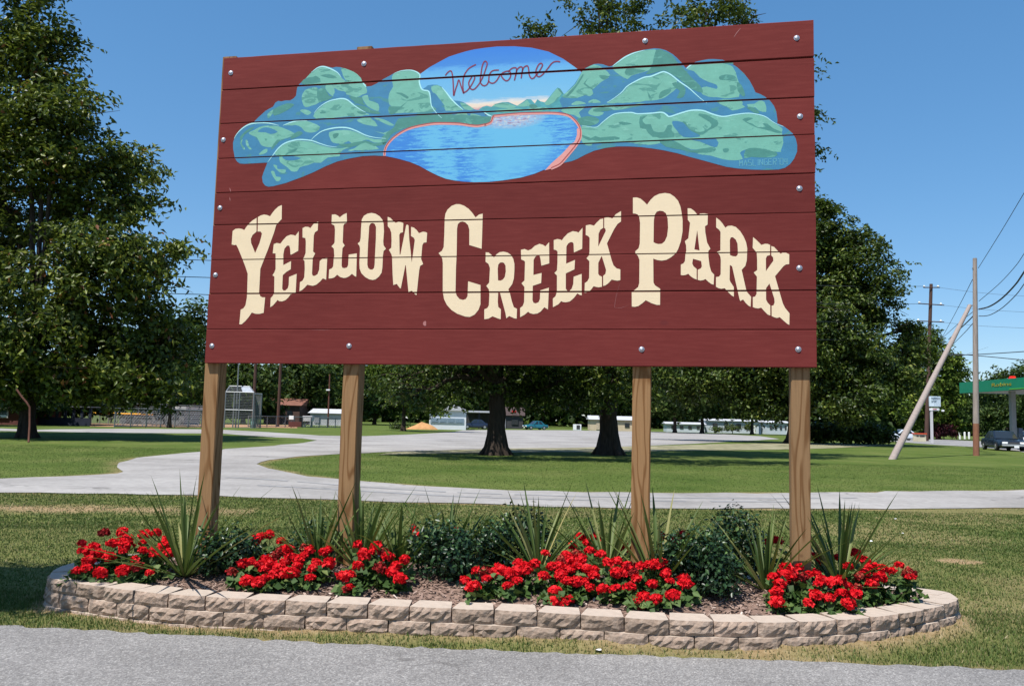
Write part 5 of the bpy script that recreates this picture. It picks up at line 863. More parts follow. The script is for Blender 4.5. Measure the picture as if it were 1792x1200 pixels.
tree('broadleaf_tree', 'bright yellow-green tree between the two middle posts above the dirt pile', (-11.19,88.0,0), .22,
     [(-10.854,88.0,6.254,3.1356,2.52,1.9296),(-8.779,86.0,4.418,2.7738,2.4,2.0502),(-11.242,87.0,3.802,2.0502,1.68,1.3266),(-6.556,88.0,3.944,1.6884,1.6199999999999999,1.5678),(-13.59,89.0,5.942,1.809,1.92,2.0502),(-9.319,86.0,2.936,2.412,1.7999999999999998,1.206),(-8.128,88.0,6.017,2.7135,2.25,1.809)],
     .36, 44, .9, 1.1, T_LIGHT, 107, 'far row of trees', trunk_h=2.6, sprays=60)
ROW = [('far left behind the brick building', -70, 747, 110), ('behind the brick building at left', 40, 746, 112), ('behind the dark dugout', 130, 745.5, 118), ('behind the ball field fence', 225, 745, 122), ('left of the first post behind the backstop', 338, 744, 100), ('behind the tall backstop', 425, 744.5, 125), ('behind the thin light poles', 510, 744.5, 128), ('left of the second post', 590, 745, 118),
       ('right of the second post', 655, 745, 105), ('behind the white building', 770, 747, 130), ('behind the left shade tree', 850, 748.5, 132), ('behind the teal car', 950, 750, 135), ('left of the third post', 1080, 752, 128), ('right of the third post', 1181, 752, 100), ('second right of the third post', 1229, 753.5, 98), ('left of the white marker post', 1316, 755, 112), ('far right past the station', 1900, 772, 130), ('at the far left edge', -190, 744, 118)]
ROWB = [((-43.931,67.004,0.0),[(-44.224,67.004,3.464,2.535038245373544,2.020682659355723,1.9288334475668267),(-47.641,69.004,2.862,2.204381082933516,1.7451350239890335,1.6532858122001373),(-40.956,65.004,3.092,2.314600137080192,1.8829088416723785,1.8369842357779302),(-44.073,67.004,4.938,1.9839429746401644,1.6532858122001373,1.6532858122001373),(-44.833,67.004,1.573,2.755476353666895,1.5614366004112405,0.8266429061000686),(-42.735,67.004,1.44,2.424819191226868,1.3318135709389995,0.6429444825222755)]),((-42.502,73.175,0.0),[(-42.768,73.175,3.434,2.537803289924606,2.2067854694996574,2.1064770390678547),(-46.06,75.175,3.131,2.2067854694996574,1.9058601782042495,1.8055517477724468),(-39.67,71.175,3.375,2.31712474297464,2.056322823851953,2.006168608636052),(-42.594,73.175,4.742,1.9861069225496917,1.8055517477724468,1.8055517477724468),(-43.405,73.175,1.72,2.758481836874572,1.705243317340644,0.9027758738862234),(-41.304,73.175,1.57,2.427464016449623,1.4544722412611377,0.7021590130226183)]),((-41.925,80.686,0.0),[(-42.168,80.686,3.374,2.798294448252228,2.4332995202193284,2.3226949965729955),(-45.578,82.686,3.424,2.4332995202193284,2.1014859492803293,1.9908814256339962),(-39.016,78.686,3.698,2.554964496230295,2.2673927347498286,2.2120904729266626),(-41.944,80.686,4.484,2.189969568197396,1.9908814256339962,1.9908814256339962),(-42.908,80.686,1.87,3.0416244002741615,1.8802769019876628,0.9954407128169981),(-40.593,80.686,1.704,2.6766294722412614,1.6037655928718302,0.7742316655243318)]),((-41.121,90.383,0.0),[(-41.442,90.383,4.862,3.1345989033584645,2.7257381768334477,2.6018409869773818),(-44.927,92.383,3.803,2.7257381768334477,2.35404660726525,2.2301494174091845),(-38.084,88.383,4.117,2.86202508567512,2.539892392049349,2.477943797121316),(-41.22,90.383,6.667,2.4531643591501027,2.2301494174091845,2.2301494174091845),(-42.208,90.383,2.064,3.40717272104181,2.1062522275531186,1.1150747087045922),(-39.615,90.383,1.879,2.9983119945167926,1.796509252912954,0.8672803289924604)]),((-40.716,107.695,0.0),[(-41.327,107.695,10.386,2.2144276901987663,3.321641535298149,4.428855380397533),(-42.953,107.695,6.638,2.2144276901987663,2.5834989718985604,2.9525702535983545),(-39.57,107.695,5.61,1.845356408498972,2.3989633310486633,2.9525702535983545),(-41.502,107.695,13.366,1.4762851267991772,1.845356408498972,2.2144276901987663)]),((-38.463,120.648,0.0),[(-38.744,120.648,5.257,4.184228101439342,3.638459218642906,3.473074708704592),(-42.878,122.648,4.986,3.638459218642906,3.1423056888279643,2.97692117888965),(-34.896,118.648,5.431,3.8203821795750517,3.3903824537354352,3.307690198766278),(-38.364,120.648,6.671,3.2746132967786155,2.97692117888965,2.97692117888965),(-39.876,120.648,2.675,4.5480740233036325,2.811536668951337,1.488460589444825),(-36.416,120.648,2.428,4.002305140507197,2.3980753941055517,1.1576915695681973)]),((-34.524,132.336,0.0),[(-34.772,132.336,5.179,4.589583002056203,3.9909417409184376,3.809535298149418),(-39.156,134.336,5.513,3.9909417409184376,3.446722412611378,3.265315969842358),(-30.753,130.336,6.008,4.1904888279643595,3.718832076764908,3.628128855380398),(-34.494,132.336,9.817,3.5918475668265937,3.265315969842358,3.265315969842358),(-36.06,132.336,2.98,4.988677176148047,3.0839095270733385,1.632657984921179),(-32.266,132.336,2.709,4.390035915010282,2.6303934201507886,1.2698450993831392)]),((-29.985,145.314,0.0),[(-30.308,145.314,7.527,5.039676764907471,4.38232762165867,4.183130911583277),(-34.877,147.314,6.101,4.38232762165867,3.784737491432488,3.585540781357094),(-25.969,143.314,6.652,4.601444002741604,4.083532556545579,3.9839342015078816),(-29.846,145.314,9.533,3.9440948594928034,3.585540781357094,3.585540781357094),(-31.658,145.314,3.322,5.477909527073338,3.3863440712816995,1.792770390678547),(-27.493,145.314,3.024,4.820560383824538,2.888352296093214,1.3943769705277587)]),((-25.402,156.772,0.0),[(-25.69,156.772,7.424,4.448499520219328,4.72787388622344,4.512970527758739),(-29.704,158.772,6.653,3.868260452364633,4.083163810829335,3.868260452364633),(-21.921,154.772,7.217,4.061673474982865,4.405518848526388,4.298067169294036),(-25.265,156.772,8.939,3.4814344071281695,3.868260452364633,3.868260452364633),(-26.894,156.772,3.645,4.835325565455792,3.653357093899931,1.9341302261823166),(-23.215,156.772,3.305,4.255086497601097,3.1160986977381766,1.504323509252913)]),((-14.446,172.805,0.0),[(-14.684,172.805,7.534,6.537927347498286,5.21139136394791,4.974509938313914),(-20.31,174.805,7.476,5.685154215215901,4.500747087045922,4.263865661411926),(-9.479,170.805,8.167,5.969411925976696,4.856069225496916,4.737628512679918),(-14.151,172.805,13.242,5.116638793694311,4.263865661411926,4.263865661411926),(-16.563,172.805,4.184,7.1064427690198775,4.02698423577793,2.131932830705963),(-11.165,172.805,3.84,6.253669636737491,3.4347806716929403,1.6581699794379712)]),((-5.186,178.686,0.0),[(-5.455,178.686,10.177,6.197060726525017,5.388748457847841,5.143805346127484),(-10.628,180.686,7.926,5.388748457847841,4.653919122686772,4.408976010966415),(-0.56,176.686,8.619,5.658185880740233,5.021333790267306,4.898862234407129),(-4.836,178.686,12.279,4.849873612063057,4.408976010966415,4.408976010966415),(-7.187,178.686,4.513,6.735935572309802,4.16403289924606,2.2044880054832077),(-2.07,178.686,4.146,5.927623303632625,3.551675119945168,1.714601782042495)]),((7.572,193.179,0.0),[(7.365,193.179,10.276,7.308759972583961,5.825823166552433,5.561013022618232),(1.376,195.179,8.753,6.355443454420836,5.031392734749828,4.766582590815627),(12.964,191.179,9.532,6.673215627141877,5.428607950651131,5.2962028786840305),(8.131,193.179,11.752,5.719899108978753,4.766582590815627,4.766582590815627),(5.25,193.179,5.073,7.944304318026045,4.501772446881426,2.3832912954078136),(11.283,193.179,4.688,6.9909877998629195,3.8397470870459216,1.8536710075394105)]),((26.117,204.195,0.0),[(25.995,204.195,10.233,7.725540781357092,6.158039753255655,5.878128855380398),(19.814,206.195,9.602,6.717861549006169,5.318307059629883,5.038396161754626),(31.725,202.195,10.427,7.0537546264564766,5.738173406442768,5.59821795750514),(26.761,204.195,16.565,6.046075394105551,5.038396161754626,5.038396161754626),(23.702,204.195,5.711,8.39732693625771,4.758485263879369,2.519198080877313),(30.076,204.195,5.304,7.3896477039067845,4.058708019191227,1.9593762851267993)]),((25.846,131.305,0.0),[(25.809,131.305,6.665,4.139842357779301,3.9598492117888964,3.7798560657984925),(22.729,133.305,6.937,3.5998629198080883,3.4198697738176835,3.2398766278272793),(28.604,129.305,7.369,3.7798560657984925,3.68985949280329,3.5998629198080883),(26.241,131.305,10.19,3.2398766278272793,3.2398766278272793,3.2398766278272793),(24.564,131.305,4.392,4.49982864976011,3.0598834818368745,1.6199383139136396),(27.979,131.305,4.114,3.9598492117888964,2.609900616860864,1.2599520219328306)]),((31.005,135.048,0.0),[(30.983,135.048,8.587,3.832067991775188,4.072729266620973,3.8876052090472926),(28.233,137.048,7.208,3.332233036326251,3.517357093899932,3.332233036326251),(33.483,133.048,7.638,3.4988446881425634,3.795043180260452,3.702481151473612),(31.399,135.048,9.338,2.999009732693626,3.332233036326251,3.332233036326251),(29.829,135.048,4.585,4.165291295407814,3.14710897875257,1.6661165181631254),(32.99,135.048,4.291,3.665456339958876,2.6842988348183687,1.2958684030157643)]),((39.691,137.373,0.0),[(39.716,137.373,8.245,4.764272652501713,4.1428457847840985,3.9545346127484575),(36.298,139.373,7.486,4.1428457847840985,3.577912268677176,3.389601096641535),(42.814,135.373,7.954,4.349988074023304,3.8603790267306373,3.766223440712817),(40.248,137.373,12.225,3.728561206305689,3.389601096641535,3.389601096641535),(38.258,137.373,4.827,5.1785572309801235,3.201289924605894,1.6948005483207675),(42.187,137.373,4.544,4.557130363262509,2.730511994516792,1.3181782042494858)]),((126.623,184.199,0.0),[(127.079,184.199,11.44,6.969009458533241,5.555007539410555,5.302507196710075),(122.622,186.199,11.283,6.060008224811514,4.797506511309116,4.545006168608636),(131.128,182.199,11.959,6.363008636052091,5.176257025359836,5.050006854009596),(128.022,184.199,16.02,5.454007402330363,4.545006168608636,4.545006168608636),(124.811,184.199,7.73,7.575010281014394,4.292505825908156,2.272503084304318),(130.549,184.199,7.362,6.6660090472926665,3.6612549691569574,1.7675023989033585)]),((-49.67,67.354,-0.0),[(-50.003,67.354,3.62,2.7606368745716243,2.031237834132968,1.9389088416723783),(-53.743,69.354,2.731,2.4005538039753254,1.7542508567511994,1.6619218642906102),(-46.372,65.354,2.978,2.520581494174092,1.8927443454420838,1.8465798492117889),(-49.725,67.354,3.857,2.1604984235777933,1.6619218642906102,1.6619218642906102),(-50.64,67.354,1.442,3.0006922549691573,1.5695928718300205,0.8309609321453051),(-48.356,67.354,1.313,2.6406091843728583,1.338770390678547,0.6463029472241262)])]
for i, (bs, bl) in enumerate(ROWB):
    tree('broadleaf_tree', 'dark leafy tree in the far row, ' + ROW[i][0], bs, .26+.03*(i % 3), bl, .62*bs[1]/100, 34, 1.25*bs[1]/100, 1.1, (T_FARD, T_FAR, T_FARD)[i % 3] if i != 4 else T_FAR, 200+i, 'far row of trees', trunk_h=2.6, flare=1.3)
# the wood far behind everything reads as one mass
wq = 42000; wr = np.random.default_rng(77); wx = wr.uniform(-190, 290, wq); wy = 236+wr.normal(0, 4.5, wq)+np.abs(wx)*.04
wtop = 14.5+5*(fbm(wx+200, wx*0+3, 14, 8)-.5)*2+2.4*(fbm(wx+200, wx*0+9, 6, 18)-.5); wz = wtop*wr.random(wq)**1.15+wr.normal(0, .4, wq)+.2
v, f, tt = leaves(np.stack([wx, wy, wz], 1), wr.normal(0, .6, (wq, 3))+np.array([-.2, -.5, .6]), 2.2, 1.5, 78, .15, tmean=.42)
tag(link_mesh('far_wood', np_mesh('far_wood', v, f, T_FARD, tt)), kind='stuff')
def bush(name, label, base, blobs, L, per, cr, dens, m, seed, cat='bush', group=None):
    return tree(name, label, base, .06, blobs, L, per, cr, dens, m, seed, group, .4, 1.1, cat, trunk_h=.5)
T_PURP = leaf_mat('burgundy_leaf', [(0, (.018,.004,.007)), (.5, (.055,.010,.016)), (1, (.13,.03,.035))], .5, .3, .15, (.2,.02,.03))
bush('burgundy_bush', 'rounded burgundy bush beside the white sign post across the street', (66.53,128.406,0.0), [(66.566,128.406,1.482,1.6,1.5,1.04),(65.503,128.406,1.021,1.12,1.05,0.64),(67.696,128.406,1.073,1.12,1.05,0.72)], .28, 30, .6, 1.1, T_PURP, 301, group='bushes across the street')
bush('burgundy_bush', 'small burgundy bush at the foot of the brown pole', (65.657,133.391,0.0), [(65.674,133.391,0.769,0.8,0.75,0.48),(66.398,133.391,0.605,0.64,0.6,0.4)], .28, 30, .5, 1.1, T_PURP, 302, group='bushes across the street')
bush('clipped_hedge', 'dark low hedge under the big tree right of the sign', (30.151,73.989,0.0), [(27.64,73.989,0.994,1.6,1.12,0.8),(29.661,73.989,1.092,1.7000000000000002,1.1900000000000002,0.9),(31.681,73.989,1.039,1.6,1.12,0.8500000000000001),(33.09,73.989,0.771,0.9,0.6300000000000001,0.55)], .36, 46, .6, 1.9, T_DARK, 303, 'hedge')
bush('clipped_hedge', 'dark low hedge behind the lot right of the third post', (39.661,149.248,0.0), [(36.911,149.248,0.644,1.3499999999999999,0.9,0.375),(39.662,149.248,0.912,1.65,1.1,0.525),(42.515,149.248,1.08,1.3499999999999999,0.9,0.525)], .3, 30, .6, 1.2, T_DARK, 304, 'hedge')
bush('clipped_hedge', 'low bush at the left foot of the dirt pile', (-12.874,100.78,0.0), [(-13.097,100.78,0.474,0.9800000000000001,0.7000000000000001,0.42000000000000004),(-13.916,100.78,0.317,0.6300000000000001,0.45,0.28)], .28, 26, .5, 1.1, T_MID, 305, 'bush')

# ------------------------------------------------------------------ poles and wires at right
PW = M('weathered_pole', (.30,.25,.225), .9, .2, 3, (6,6,.5), bmp=.5, bd=.02, sp=.1)
PB = M('creosote_pole', (.085,.05,.04), .9, .25, 3, (6,6,.5), bmp=.4, bd=.02, sp=.1)
PR = M('rusty_foot', (.24,.11,.07), .9, .2, 5, (4,4,.6), sp=.1)
WIRE = M('wire', (.035,.037,.042), .6, .05, 3)
gp = (26.891,48.352,0.0); gt = (27.121,48.34,11.52)
t = thing('utility_pole', 'weathered grey utility pole standing straight on the lawn at right', 'pole', gp)
tp = Vector(gt)-Vector(gp)
B().tube([(0,0,-.3), (0,0,0), tuple(tp*.16)], [.172,.170,.164], 12).build('pole_foot', PR, t, True)
B().tube([tuple(tp*.16), tuple(tp*.6), tuple(tp)], [.163,.14,.112], 12).build('pole_shaft', PW, t, True)
bb = B()
for y_ in (470, 527, 541, 553): bb.box((.13, -.02, ((27.104,48.34,10.906)[2]-gp[2])-(y_-470)*48.34/1459), (.12, .08, .10))
bb.build('wire_clamp', mat('clamp', (.2,.2,.2), .6), t)
lp = (18.071,39.605,0.0); lt = (27.771,50.2,8.975); tp = Vector(lt)-Vector(lp)
t = thing('leaning_pole', 'bare grey pole leaning to the right against the straight one', 'pole', lp)
B().tube([tuple(tp*-.02), tuple(tp*.3), tuple(tp*.7), tuple(tp)], [.165,.155,.135,.115], 12).build('pole_shaft', PW, t, True)
B().box((tp.x+.12, tp.y, tp.z+.02), (.5, .06, .06)).build('brace_bolt', mat('clamp', (.2,.2,.2)), t)
bp_ = (53.126,106.908,0.0); Yb = bp_[1]
t = thing('utility_pole', 'dark brown utility pole with three crossarms in front of the trees', 'pole', bp_)
tp = Vector((54.207,106.908,20.257))-Vector(bp_)
B().tube([(0,0,-.3), tuple(tp*.5), tuple(tp)], [.27,.24,.20], 10).build('pole_shaft', PB, t, True)
INS = M('insulator', (.75,.76,.78), .3, .05, 5, sp=.5)
arms = [((53.046,106.608,19.732),(55.192,106.608,19.783)),((52.335,106.608,17.626),(55.654,106.608,17.482)),((52.14,106.608,15.355),(55.601,106.608,15.289))]
for a, c_ in arms:
    a, c_ = Vector(a)-Vector(bp_), Vector(c_)-Vector(bp_); ar = B().tube([tuple(a), tuple(c_)], .07, 6).build('crossarm', PB, t)
    for e in (a.lerp(c_, .04), c_.lerp(a, .12)):
        B().tube([tuple(e+Vector((0,0,.05))), tuple(e+Vector((.0,0,.12))), tuple(e+Vector((.02,0,.26)))], [.08,.15,.10], 8).build('insulator', INS, ar)
def wire(label, pts, r, group='overhead wires'):
    o = B().tube(smooth_line(pts, 6), r, 5).build('wire', WIRE, None, True); return tag(o, label, 'wire', group)
wire('top thin wire rising steeply to the right from the grey pole', [(27.228,48.2,10.917),(25.546,43.0,11.866),(23.698,38.0,12.492),(20.008,30.0,12.307)], .016)
wire('second wire sagging up to the right from the grey pole', [(27.206,48.2,8.956),(26.226,44.5,9.337),(24.959,41.0,9.568),(23.603,38.0,9.625),(19.921,30.0,9.928)], .016)
wire('thick black cable curving up to the right from the grey pole', [(27.193,48.2,8.484),(26.529,46.0,8.319),(26.029,44.0,8.449),(24.929,41.0,8.645),(23.575,38.0,8.767),(19.893,30.0,9.179)], .042)
wire('lowest sagging wire right of the grey pole', [(27.181,48.2,8.081),(26.515,46.0,7.837),(26.013,44.0,7.926),(24.912,41.0,8.099),(23.556,38.0,8.205),(19.874,30.0,8.645)], .022)
wire('thin wire dropping left from the grey pole to the trees', [(26.985,48.4,10.268),(32.314,60.0,10.224),(41.464,80.0,10.233)], .018)
wire('wire dropping left behind the leaning pole', [(26.932,48.4,8.336),(32.242,60.0,9.052),(41.012,80.0,9.779)], .018)
wire('thick cable dropping left between the two grey poles', [(26.959,48.4,8.1),(28.484,52.0,8.117),(36.859,70.0,9.046)], .034)
wire('lower cable dropping left between the two grey poles', [(26.948,48.4,7.696),(28.397,52.0,7.537),(36.839,70.0,8.27)], .02)
wire('upper of two low wires crossing behind the grey pole', [(47.131,92.0,9.636),(46.507,84.0,9.089),(44.437,72.0,8.373),(41.515,60.0,7.691)], .04)
wire('lower of two low wires crossing behind the grey pole', [(47.139,92.0,9.954),(47.314,84.0,8.992),(46.88,76.0,7.972),(48.366,70.0,7.046)], .04)
for lab, pts in zip(('top', 'second', 'third', 'lowest'), [[(-36.635,40.0,8.694),(-18.472,48.0,10.258),(3.789,54.0,11.005),(22.85,62.0,12.022),(44.91,90.0,17.005)],[(-36.548,40.0,7.881),(-18.413,48.0,9.248),(3.809,54.0,9.832),(22.836,62.0,10.655),(44.868,90.0,15.083)],[(-36.461,40.0,7.07),(-18.354,48.0,8.241),(3.829,54.0,8.663),(22.822,62.0,9.294),(44.825,90.0,13.169)],[(-36.375,40.0,6.263),(-18.295,48.0,7.239),(3.849,54.0,7.5),(22.808,62.0,7.938),(44.783,90.0,11.262)]]):
    wire(lab + ' long level wire running left from the brown pole behind the sign', pts, .022)
for lab, pts in zip(('top', 'middle', 'low'), [[(46.655,90.0,16.889),(49.758,88.0,16.12),(53.27,86.0,15.535),(62.602,82.0,14.586)],[(46.61,90.0,14.999),(49.708,88.0,14.335),(53.214,86.0,13.852),(62.528,82.0,12.982)],[(46.566,90.0,13.116),(49.658,88.0,12.557),(53.159,86.0,12.174),(62.454,82.0,11.384)]]):
    wire(lab + ' faint level wire running right from the brown pole', pts, .014)
o = B().tube([(-35.749,40.0,0), (-36.695,40.0,9.257)], .2, 8).build('utility_pole', PB, None, True); tag(o, 'brown pole far left carrying the level wires', 'pole')

# ------------------------------------------------------------------ cars
GLASS = M('car_glass', (.018,.024,.030), .08, .1, 2, sp=.7)
TYRE = M('tyre', (.018,.018,.019), .85, .1, 20); HUB = M('hubcap', (.5,.5,.52), .3, .05, 10, sp=.5, metal=.7); CHROME = M('chrome', (.6,.61,.63), .18, .03, 10, sp=.5, metal=.9)
LAMP = M('lamp_glass', (.82,.84,.86), .12, .03, 5, sp=.6); AMBER = M('amber_lens', (.6,.16,.04), .25, .05, 5); PLATE = M('plate', (.8,.81,.84), .5, .03, 5)
def car(name, label, cat, loc, rz, L, W, H, paint, suv=False, group=None):
    t = thing(name, label, cat, loc, rz, group); h0 = .20*H/1.45+.02; hl = L/2; b1 = H*(.62 if not suv else .60)
    P = M(name+'_paint_%d' % len(MATS), paint, .22, .04, 2, sp=.55); MATS[len(MATS)] = P
    # lower body: lofted rings along the length
    st = [(-hl, .42, .52, .80), (-hl+.06, .30, b1*.93, .90), (-hl+.5, h0, b1*1.0, .985), (-hl*.35, h0, b1*1.02, 1.0), (hl*.30, h0, b1*.99, 1.0), (hl-.55, h0, b1*.90, .975), (hl-.08, .30, b1*.84, .89), (hl, .40, b1*.66, .80)]
    if suv: st[0] = (-hl, .42, b1*.98, .90); st[1] = (-hl+.05, .32, b1*1.02, .96)
    vs = []; fs = []; k = 8
    for x, z0, z1, wf in st:
        w_ = W/2*wf
        for yy, zz_ in ((-w_*.86, z0), (-w_, z0+.12), (-w_, z0+(z1-z0)*.62), (-w_*.93, z1-.03), (-w_*.5, z1), (w_*.5, z1), (w_*.93, z1-.03), (w_, z0+(z1-z0)*.62), (w_, z0+.12), (w_*.86, z0)): vs.append((x, yy, zz_))
    k = 10
    for i in range(len(st)-1):
        for j in range(k): fs.append((i*k+j, i*k+(j+1) % k, (i+1)*k+(j+1) % k, (i+1)*k+j))
    fs += [tuple(range(k)), tuple((len(st)-1)*k+j for j in range(k))[::-1]]
    body = B().add(vs, fs).build('body', P, t, True)
    # cabin
    if suv: xs = [-hl+.04, -hl+.25, hl*.12, hl*.44]
    else: xs = [-hl*.66, -hl*.36, hl*.10, hl*.42]
    zb = b1*.97; w0, w1 = W/2*.90, W/2*.74
    vs = [(xs[0], -w0, zb), (xs[3], -w0, zb), (xs[3], w0, zb), (xs[0], w0, zb), (xs[1], -w1, H-.02), (xs[2], -w1, H-.02), (xs[2], w1, H-.02), (xs[1], w1, H-.02), ((xs[1]+xs[2])/2, 0, H+.01)]
    B().add(vs, [(0,1,5,4), (2,3,7,6), (1,2,6,5), (3,0,4,7), (4,5,8), (5,6,8), (6,7,8), (7,4,8), (3,2,1,0)]).build('cabin', P, t, bev=.03)
    V = [Vector(q_) for q_ in vs]
    def pane(name_, a, b_, c_, d, ins, off):
        ce = (a+b_+c_+d)/4; nrm = (b_-a).cross(d-a).normalized(); nrm = nrm if nrm.dot(ce-Vector((ce.x*.3, 0, H*.7))) > 0 else -nrm
        q_ = [ce+(p-ce)*ins+nrm*off for p in (a, b_, c_, d)]; q2 = [p-nrm*(off+.02) for p in q_]
        B().add([tuple(p) for p in q_+q2], [(0,1,2,3), (7,6,5,4), (0,4,5,1), (1,5,6,2), (2,6,7,3), (3,7,4,0)]).build(name_, GLASS, t)
    pane('windshield', V[1], V[2], V[6], V[5], .90, .012); pane('rear_window', V[3], V[0], V[4], V[7], .86, .012)
    for s_ in (-1, 1):
        a, b_, c_, d = (V[0], V[1], V[5], V[4]) if s_ < 0 else (V[3], V[2], V[6], V[7])
        for u0, u1 in (((.10, .50), (.535, .90)) if not suv else ((.05, .32), (.36, .62), (.66, .92))):
            q_ = [a.lerp(b_, u0), a.lerp(b_, u1), d.lerp(c_, u1), d.lerp(c_, u0)]; ce = sum(q_, Vector())/4
            pane('side_window', *[ce+(p-ce)*1.0 for p in q_], .84, .012)
        B().box((xs[3]-.15, s_*(W/2*.98+.08), zb+.08), (.10, .20, .13)).build('mirror', P, t, bev=.02)
        for x in (-hl*.58, hl*.60):
            wr = .31*H/1.45; bb = B(); nn = 20
            wh = bb.tube([(x, s_*(W/2-.20), wr), (x, s_*(W/2-.16), wr), (x, s_*(W/2+.005), wr), (x, s_*(W/2+.02), wr)], [wr*.9, wr, wr, wr*.88], nn).build('wheel', TYRE, t, True)
            B().tube([(x, s_*(W/2-.02), wr), (x, s_*(W/2+.026), wr), (x, s_*(W/2+.034), wr)], [wr*.62, wr*.6, wr*.3], 16).build('rim', HUB, wh, True)
        B().box((hl-.03, s_*W*.315, b1*.66), (.10, W*.20, .15)).build('headlight', LAMP, t, bev=.02)
        B().box((hl-.01, s_*W*.37, b1*.47), (.06, W*.13, .06)).build('turn_signal', AMBER, t)
        B().box((-hl+.02, s_*W*.34, b1*.75), (.06, W*.18, .14)).build('tail_light', mat('tail_lens', (.45,.02,.02), .2), t)
    gr = B()
    gr.box((hl-.01, 0, b1*.66), (.05, W*.36, .15)); gr.build('grille', mat('grille_dark', (.05,.052,.058), .4), t)
    B().box((hl+.03, 0, .44), (.14, W*.88, .13)).build('bumper', CHROME if not suv else P, t, bev=.03)
    B().box((hl+.105, W*.08, .33), (.012, .32, .15)).build('license_plate', PLATE, t)
    B().box((-hl-.02, 0, .44), (.12, W*.86, .13)).build('bumper', CHROME if not suv else P, t, bev=.03)
    return t
c0 = (37.403,63.6,0.122)
car('parked_car', 'dark blue sedan facing the camera right of the grey pole', 'car', (c0[0], 63.6, 0), R(-104), 5.0, 1.84, 1.47, (.012,.020,.036))
car('parked_car', 'white sport utility vehicle behind the dark blue sedan', 'car', (48.592,78.0,0), R(182), 4.6, 1.8, 1.62, (.74,.75,.76), True)
car('parked_car', 'pale car half hidden by the leaning pole across the street', 'car', (51.272,109.647,0), R(183), 4.7, 1.8, 1.4, (.60,.66,.74))
car('parked_car', 'small teal car at the far edge of the gravel lot', 'car', (4.024,132.369,0.0), R(205), 3.9, 1.65, 1.38, (.02,.16,.22))
car('parked_car', 'dark car in front of the dark shed beside the white building', 'car', (-5.009,121.576,0.0), R(190), 4.3, 1.75, 1.4, (.02,.03,.06))

# ------------------------------------------------------------------ gas station, signs, bollards across the street
GRN = M('station_green', (.006,.20,.105), .45, .05, 2, sp=.4); STEEL = M('grey_steel', (.32,.33,.35), .5, .08, 4); WHT = M('white_paint', (.78,.79,.80), .55, .05, 4); YEL = M('yellow_paint', (.75,.60,.02), .5, .05, 4); SOF = M('soffit', (.55,.53,.54), .7, .05, 3)
t = thing('gas_canopy', 'green gas station canopy with yellow lettering at the right edge', 'canopy', (43.8, 62, 0))
x0, x1, y0, y1, z0, z1 = -4.3, 5, -11, 11.4, 4.68, 5.62
bb = B()
for c_, d in (((x0+.06, (y0+y1)/2, (z0+z1)/2), (.12, y1-y0, z1-z0)), ((x1-.06, (y0+y1)/2, (z0+z1)/2), (.12, y1-y0, z1-z0)), (((x0+x1)/2, y0+.06, (z0+z1)/2), (x1-x0-.24, .12, z1-z0)), (((x0+x1)/2, y1-.06, (z0+z1)/2), (x1-x0-.24, .12, z1-z0))): bb.box(c_, d)
bb.build('fascia', GRN, t, bev=.01)
B().box(((x0+x1)/2, (y0+y1)/2, z0+.12), (x1-x0-.26, y1-y0-.26, .14)).build('soffit', SOF, t)
for yy in (-6, 6.2): B().box((x0+1.5, yy, 2.4), (.36, .36, 4.85)).build('column', STEEL, t)
def text_mesh(name, s, size, m, parent, loc, rot, ext=.012, sx_=1):
    cu = bpy.data.curves.new('t', 'FONT'); cu.body = s; cu.size = size; cu.extrude = ext; cu.resolution_u = 2; cu.align_x = 'CENTER'; cu.align_y = 'CENTER'
    o = bpy.data.objects.new('t', cu); COL.objects.link(o); me = bpy.data.meshes.new_from_object(o); bpy.data.objects.remove(o); bpy.data.curves.remove(cu)
    me.materials.clear(); me.materials.append(m); return link_mesh(name, me, parent, loc, rot, (sx_, 1, 1))
text_mesh('lettering', 'Robins', .42, M('dull_yellow', (.30,.28,.03), .5, .05, 4), t, (x0-.015, 5.1, 5.18), (R(90), 0, R(-90)), .012, 2.4)
B().prism([(-.55,-.3), (0,-.42), (.55,-.3), (.55,.3), (0,.42), (-.55,.3)], -.05, .05, 'x').build('emblem', YEL, t, loc=(x0-.06, 1.35, 5.2))
B().box((x0-.01, 3.1, 4.78), (.03, 1.9, .06)).build('stripe', M('lime', (.12,.45,.05), .5, .05, 4), t)
o = B().box((0, 0, .12), (.45, .45, .24), 0, .6).build('red_light', mat('red_lamp', (.7,.02,.01), .3), t, loc=(x0+.6, 4.6, z1))
t = thing('fuel_pump', 'pale blue fuel pump under the green canopy', 'fuel pump', (43.683,72.0,0), R(28))
B().box((0, 0, .1), (1.0, .7, .2)).build('base', SOF, t); B().box((0, 0, .98), (.72, .48, 1.56), 0, .96).build('cabinet', M('pump_grey', (.15,.18,.22), .45, .05, 4), t, bev=.02)
B().box((0, -.25, 1.5), (.52, .03, .42)).build('screen', mat('pump_screen', (.06,.10,.22), .3), t); B().box((0, -.25, .62), (.56, .03, .5)).build('panel', mat('pump_panel', (.09,.14,.32), .4), t)
B().tube([(.34, -.2, 1.2), (.46, -.3, .8), (.40, -.3, .4), (.32, -.22, .9)], .022, 6).build('hose', TYRE, t)
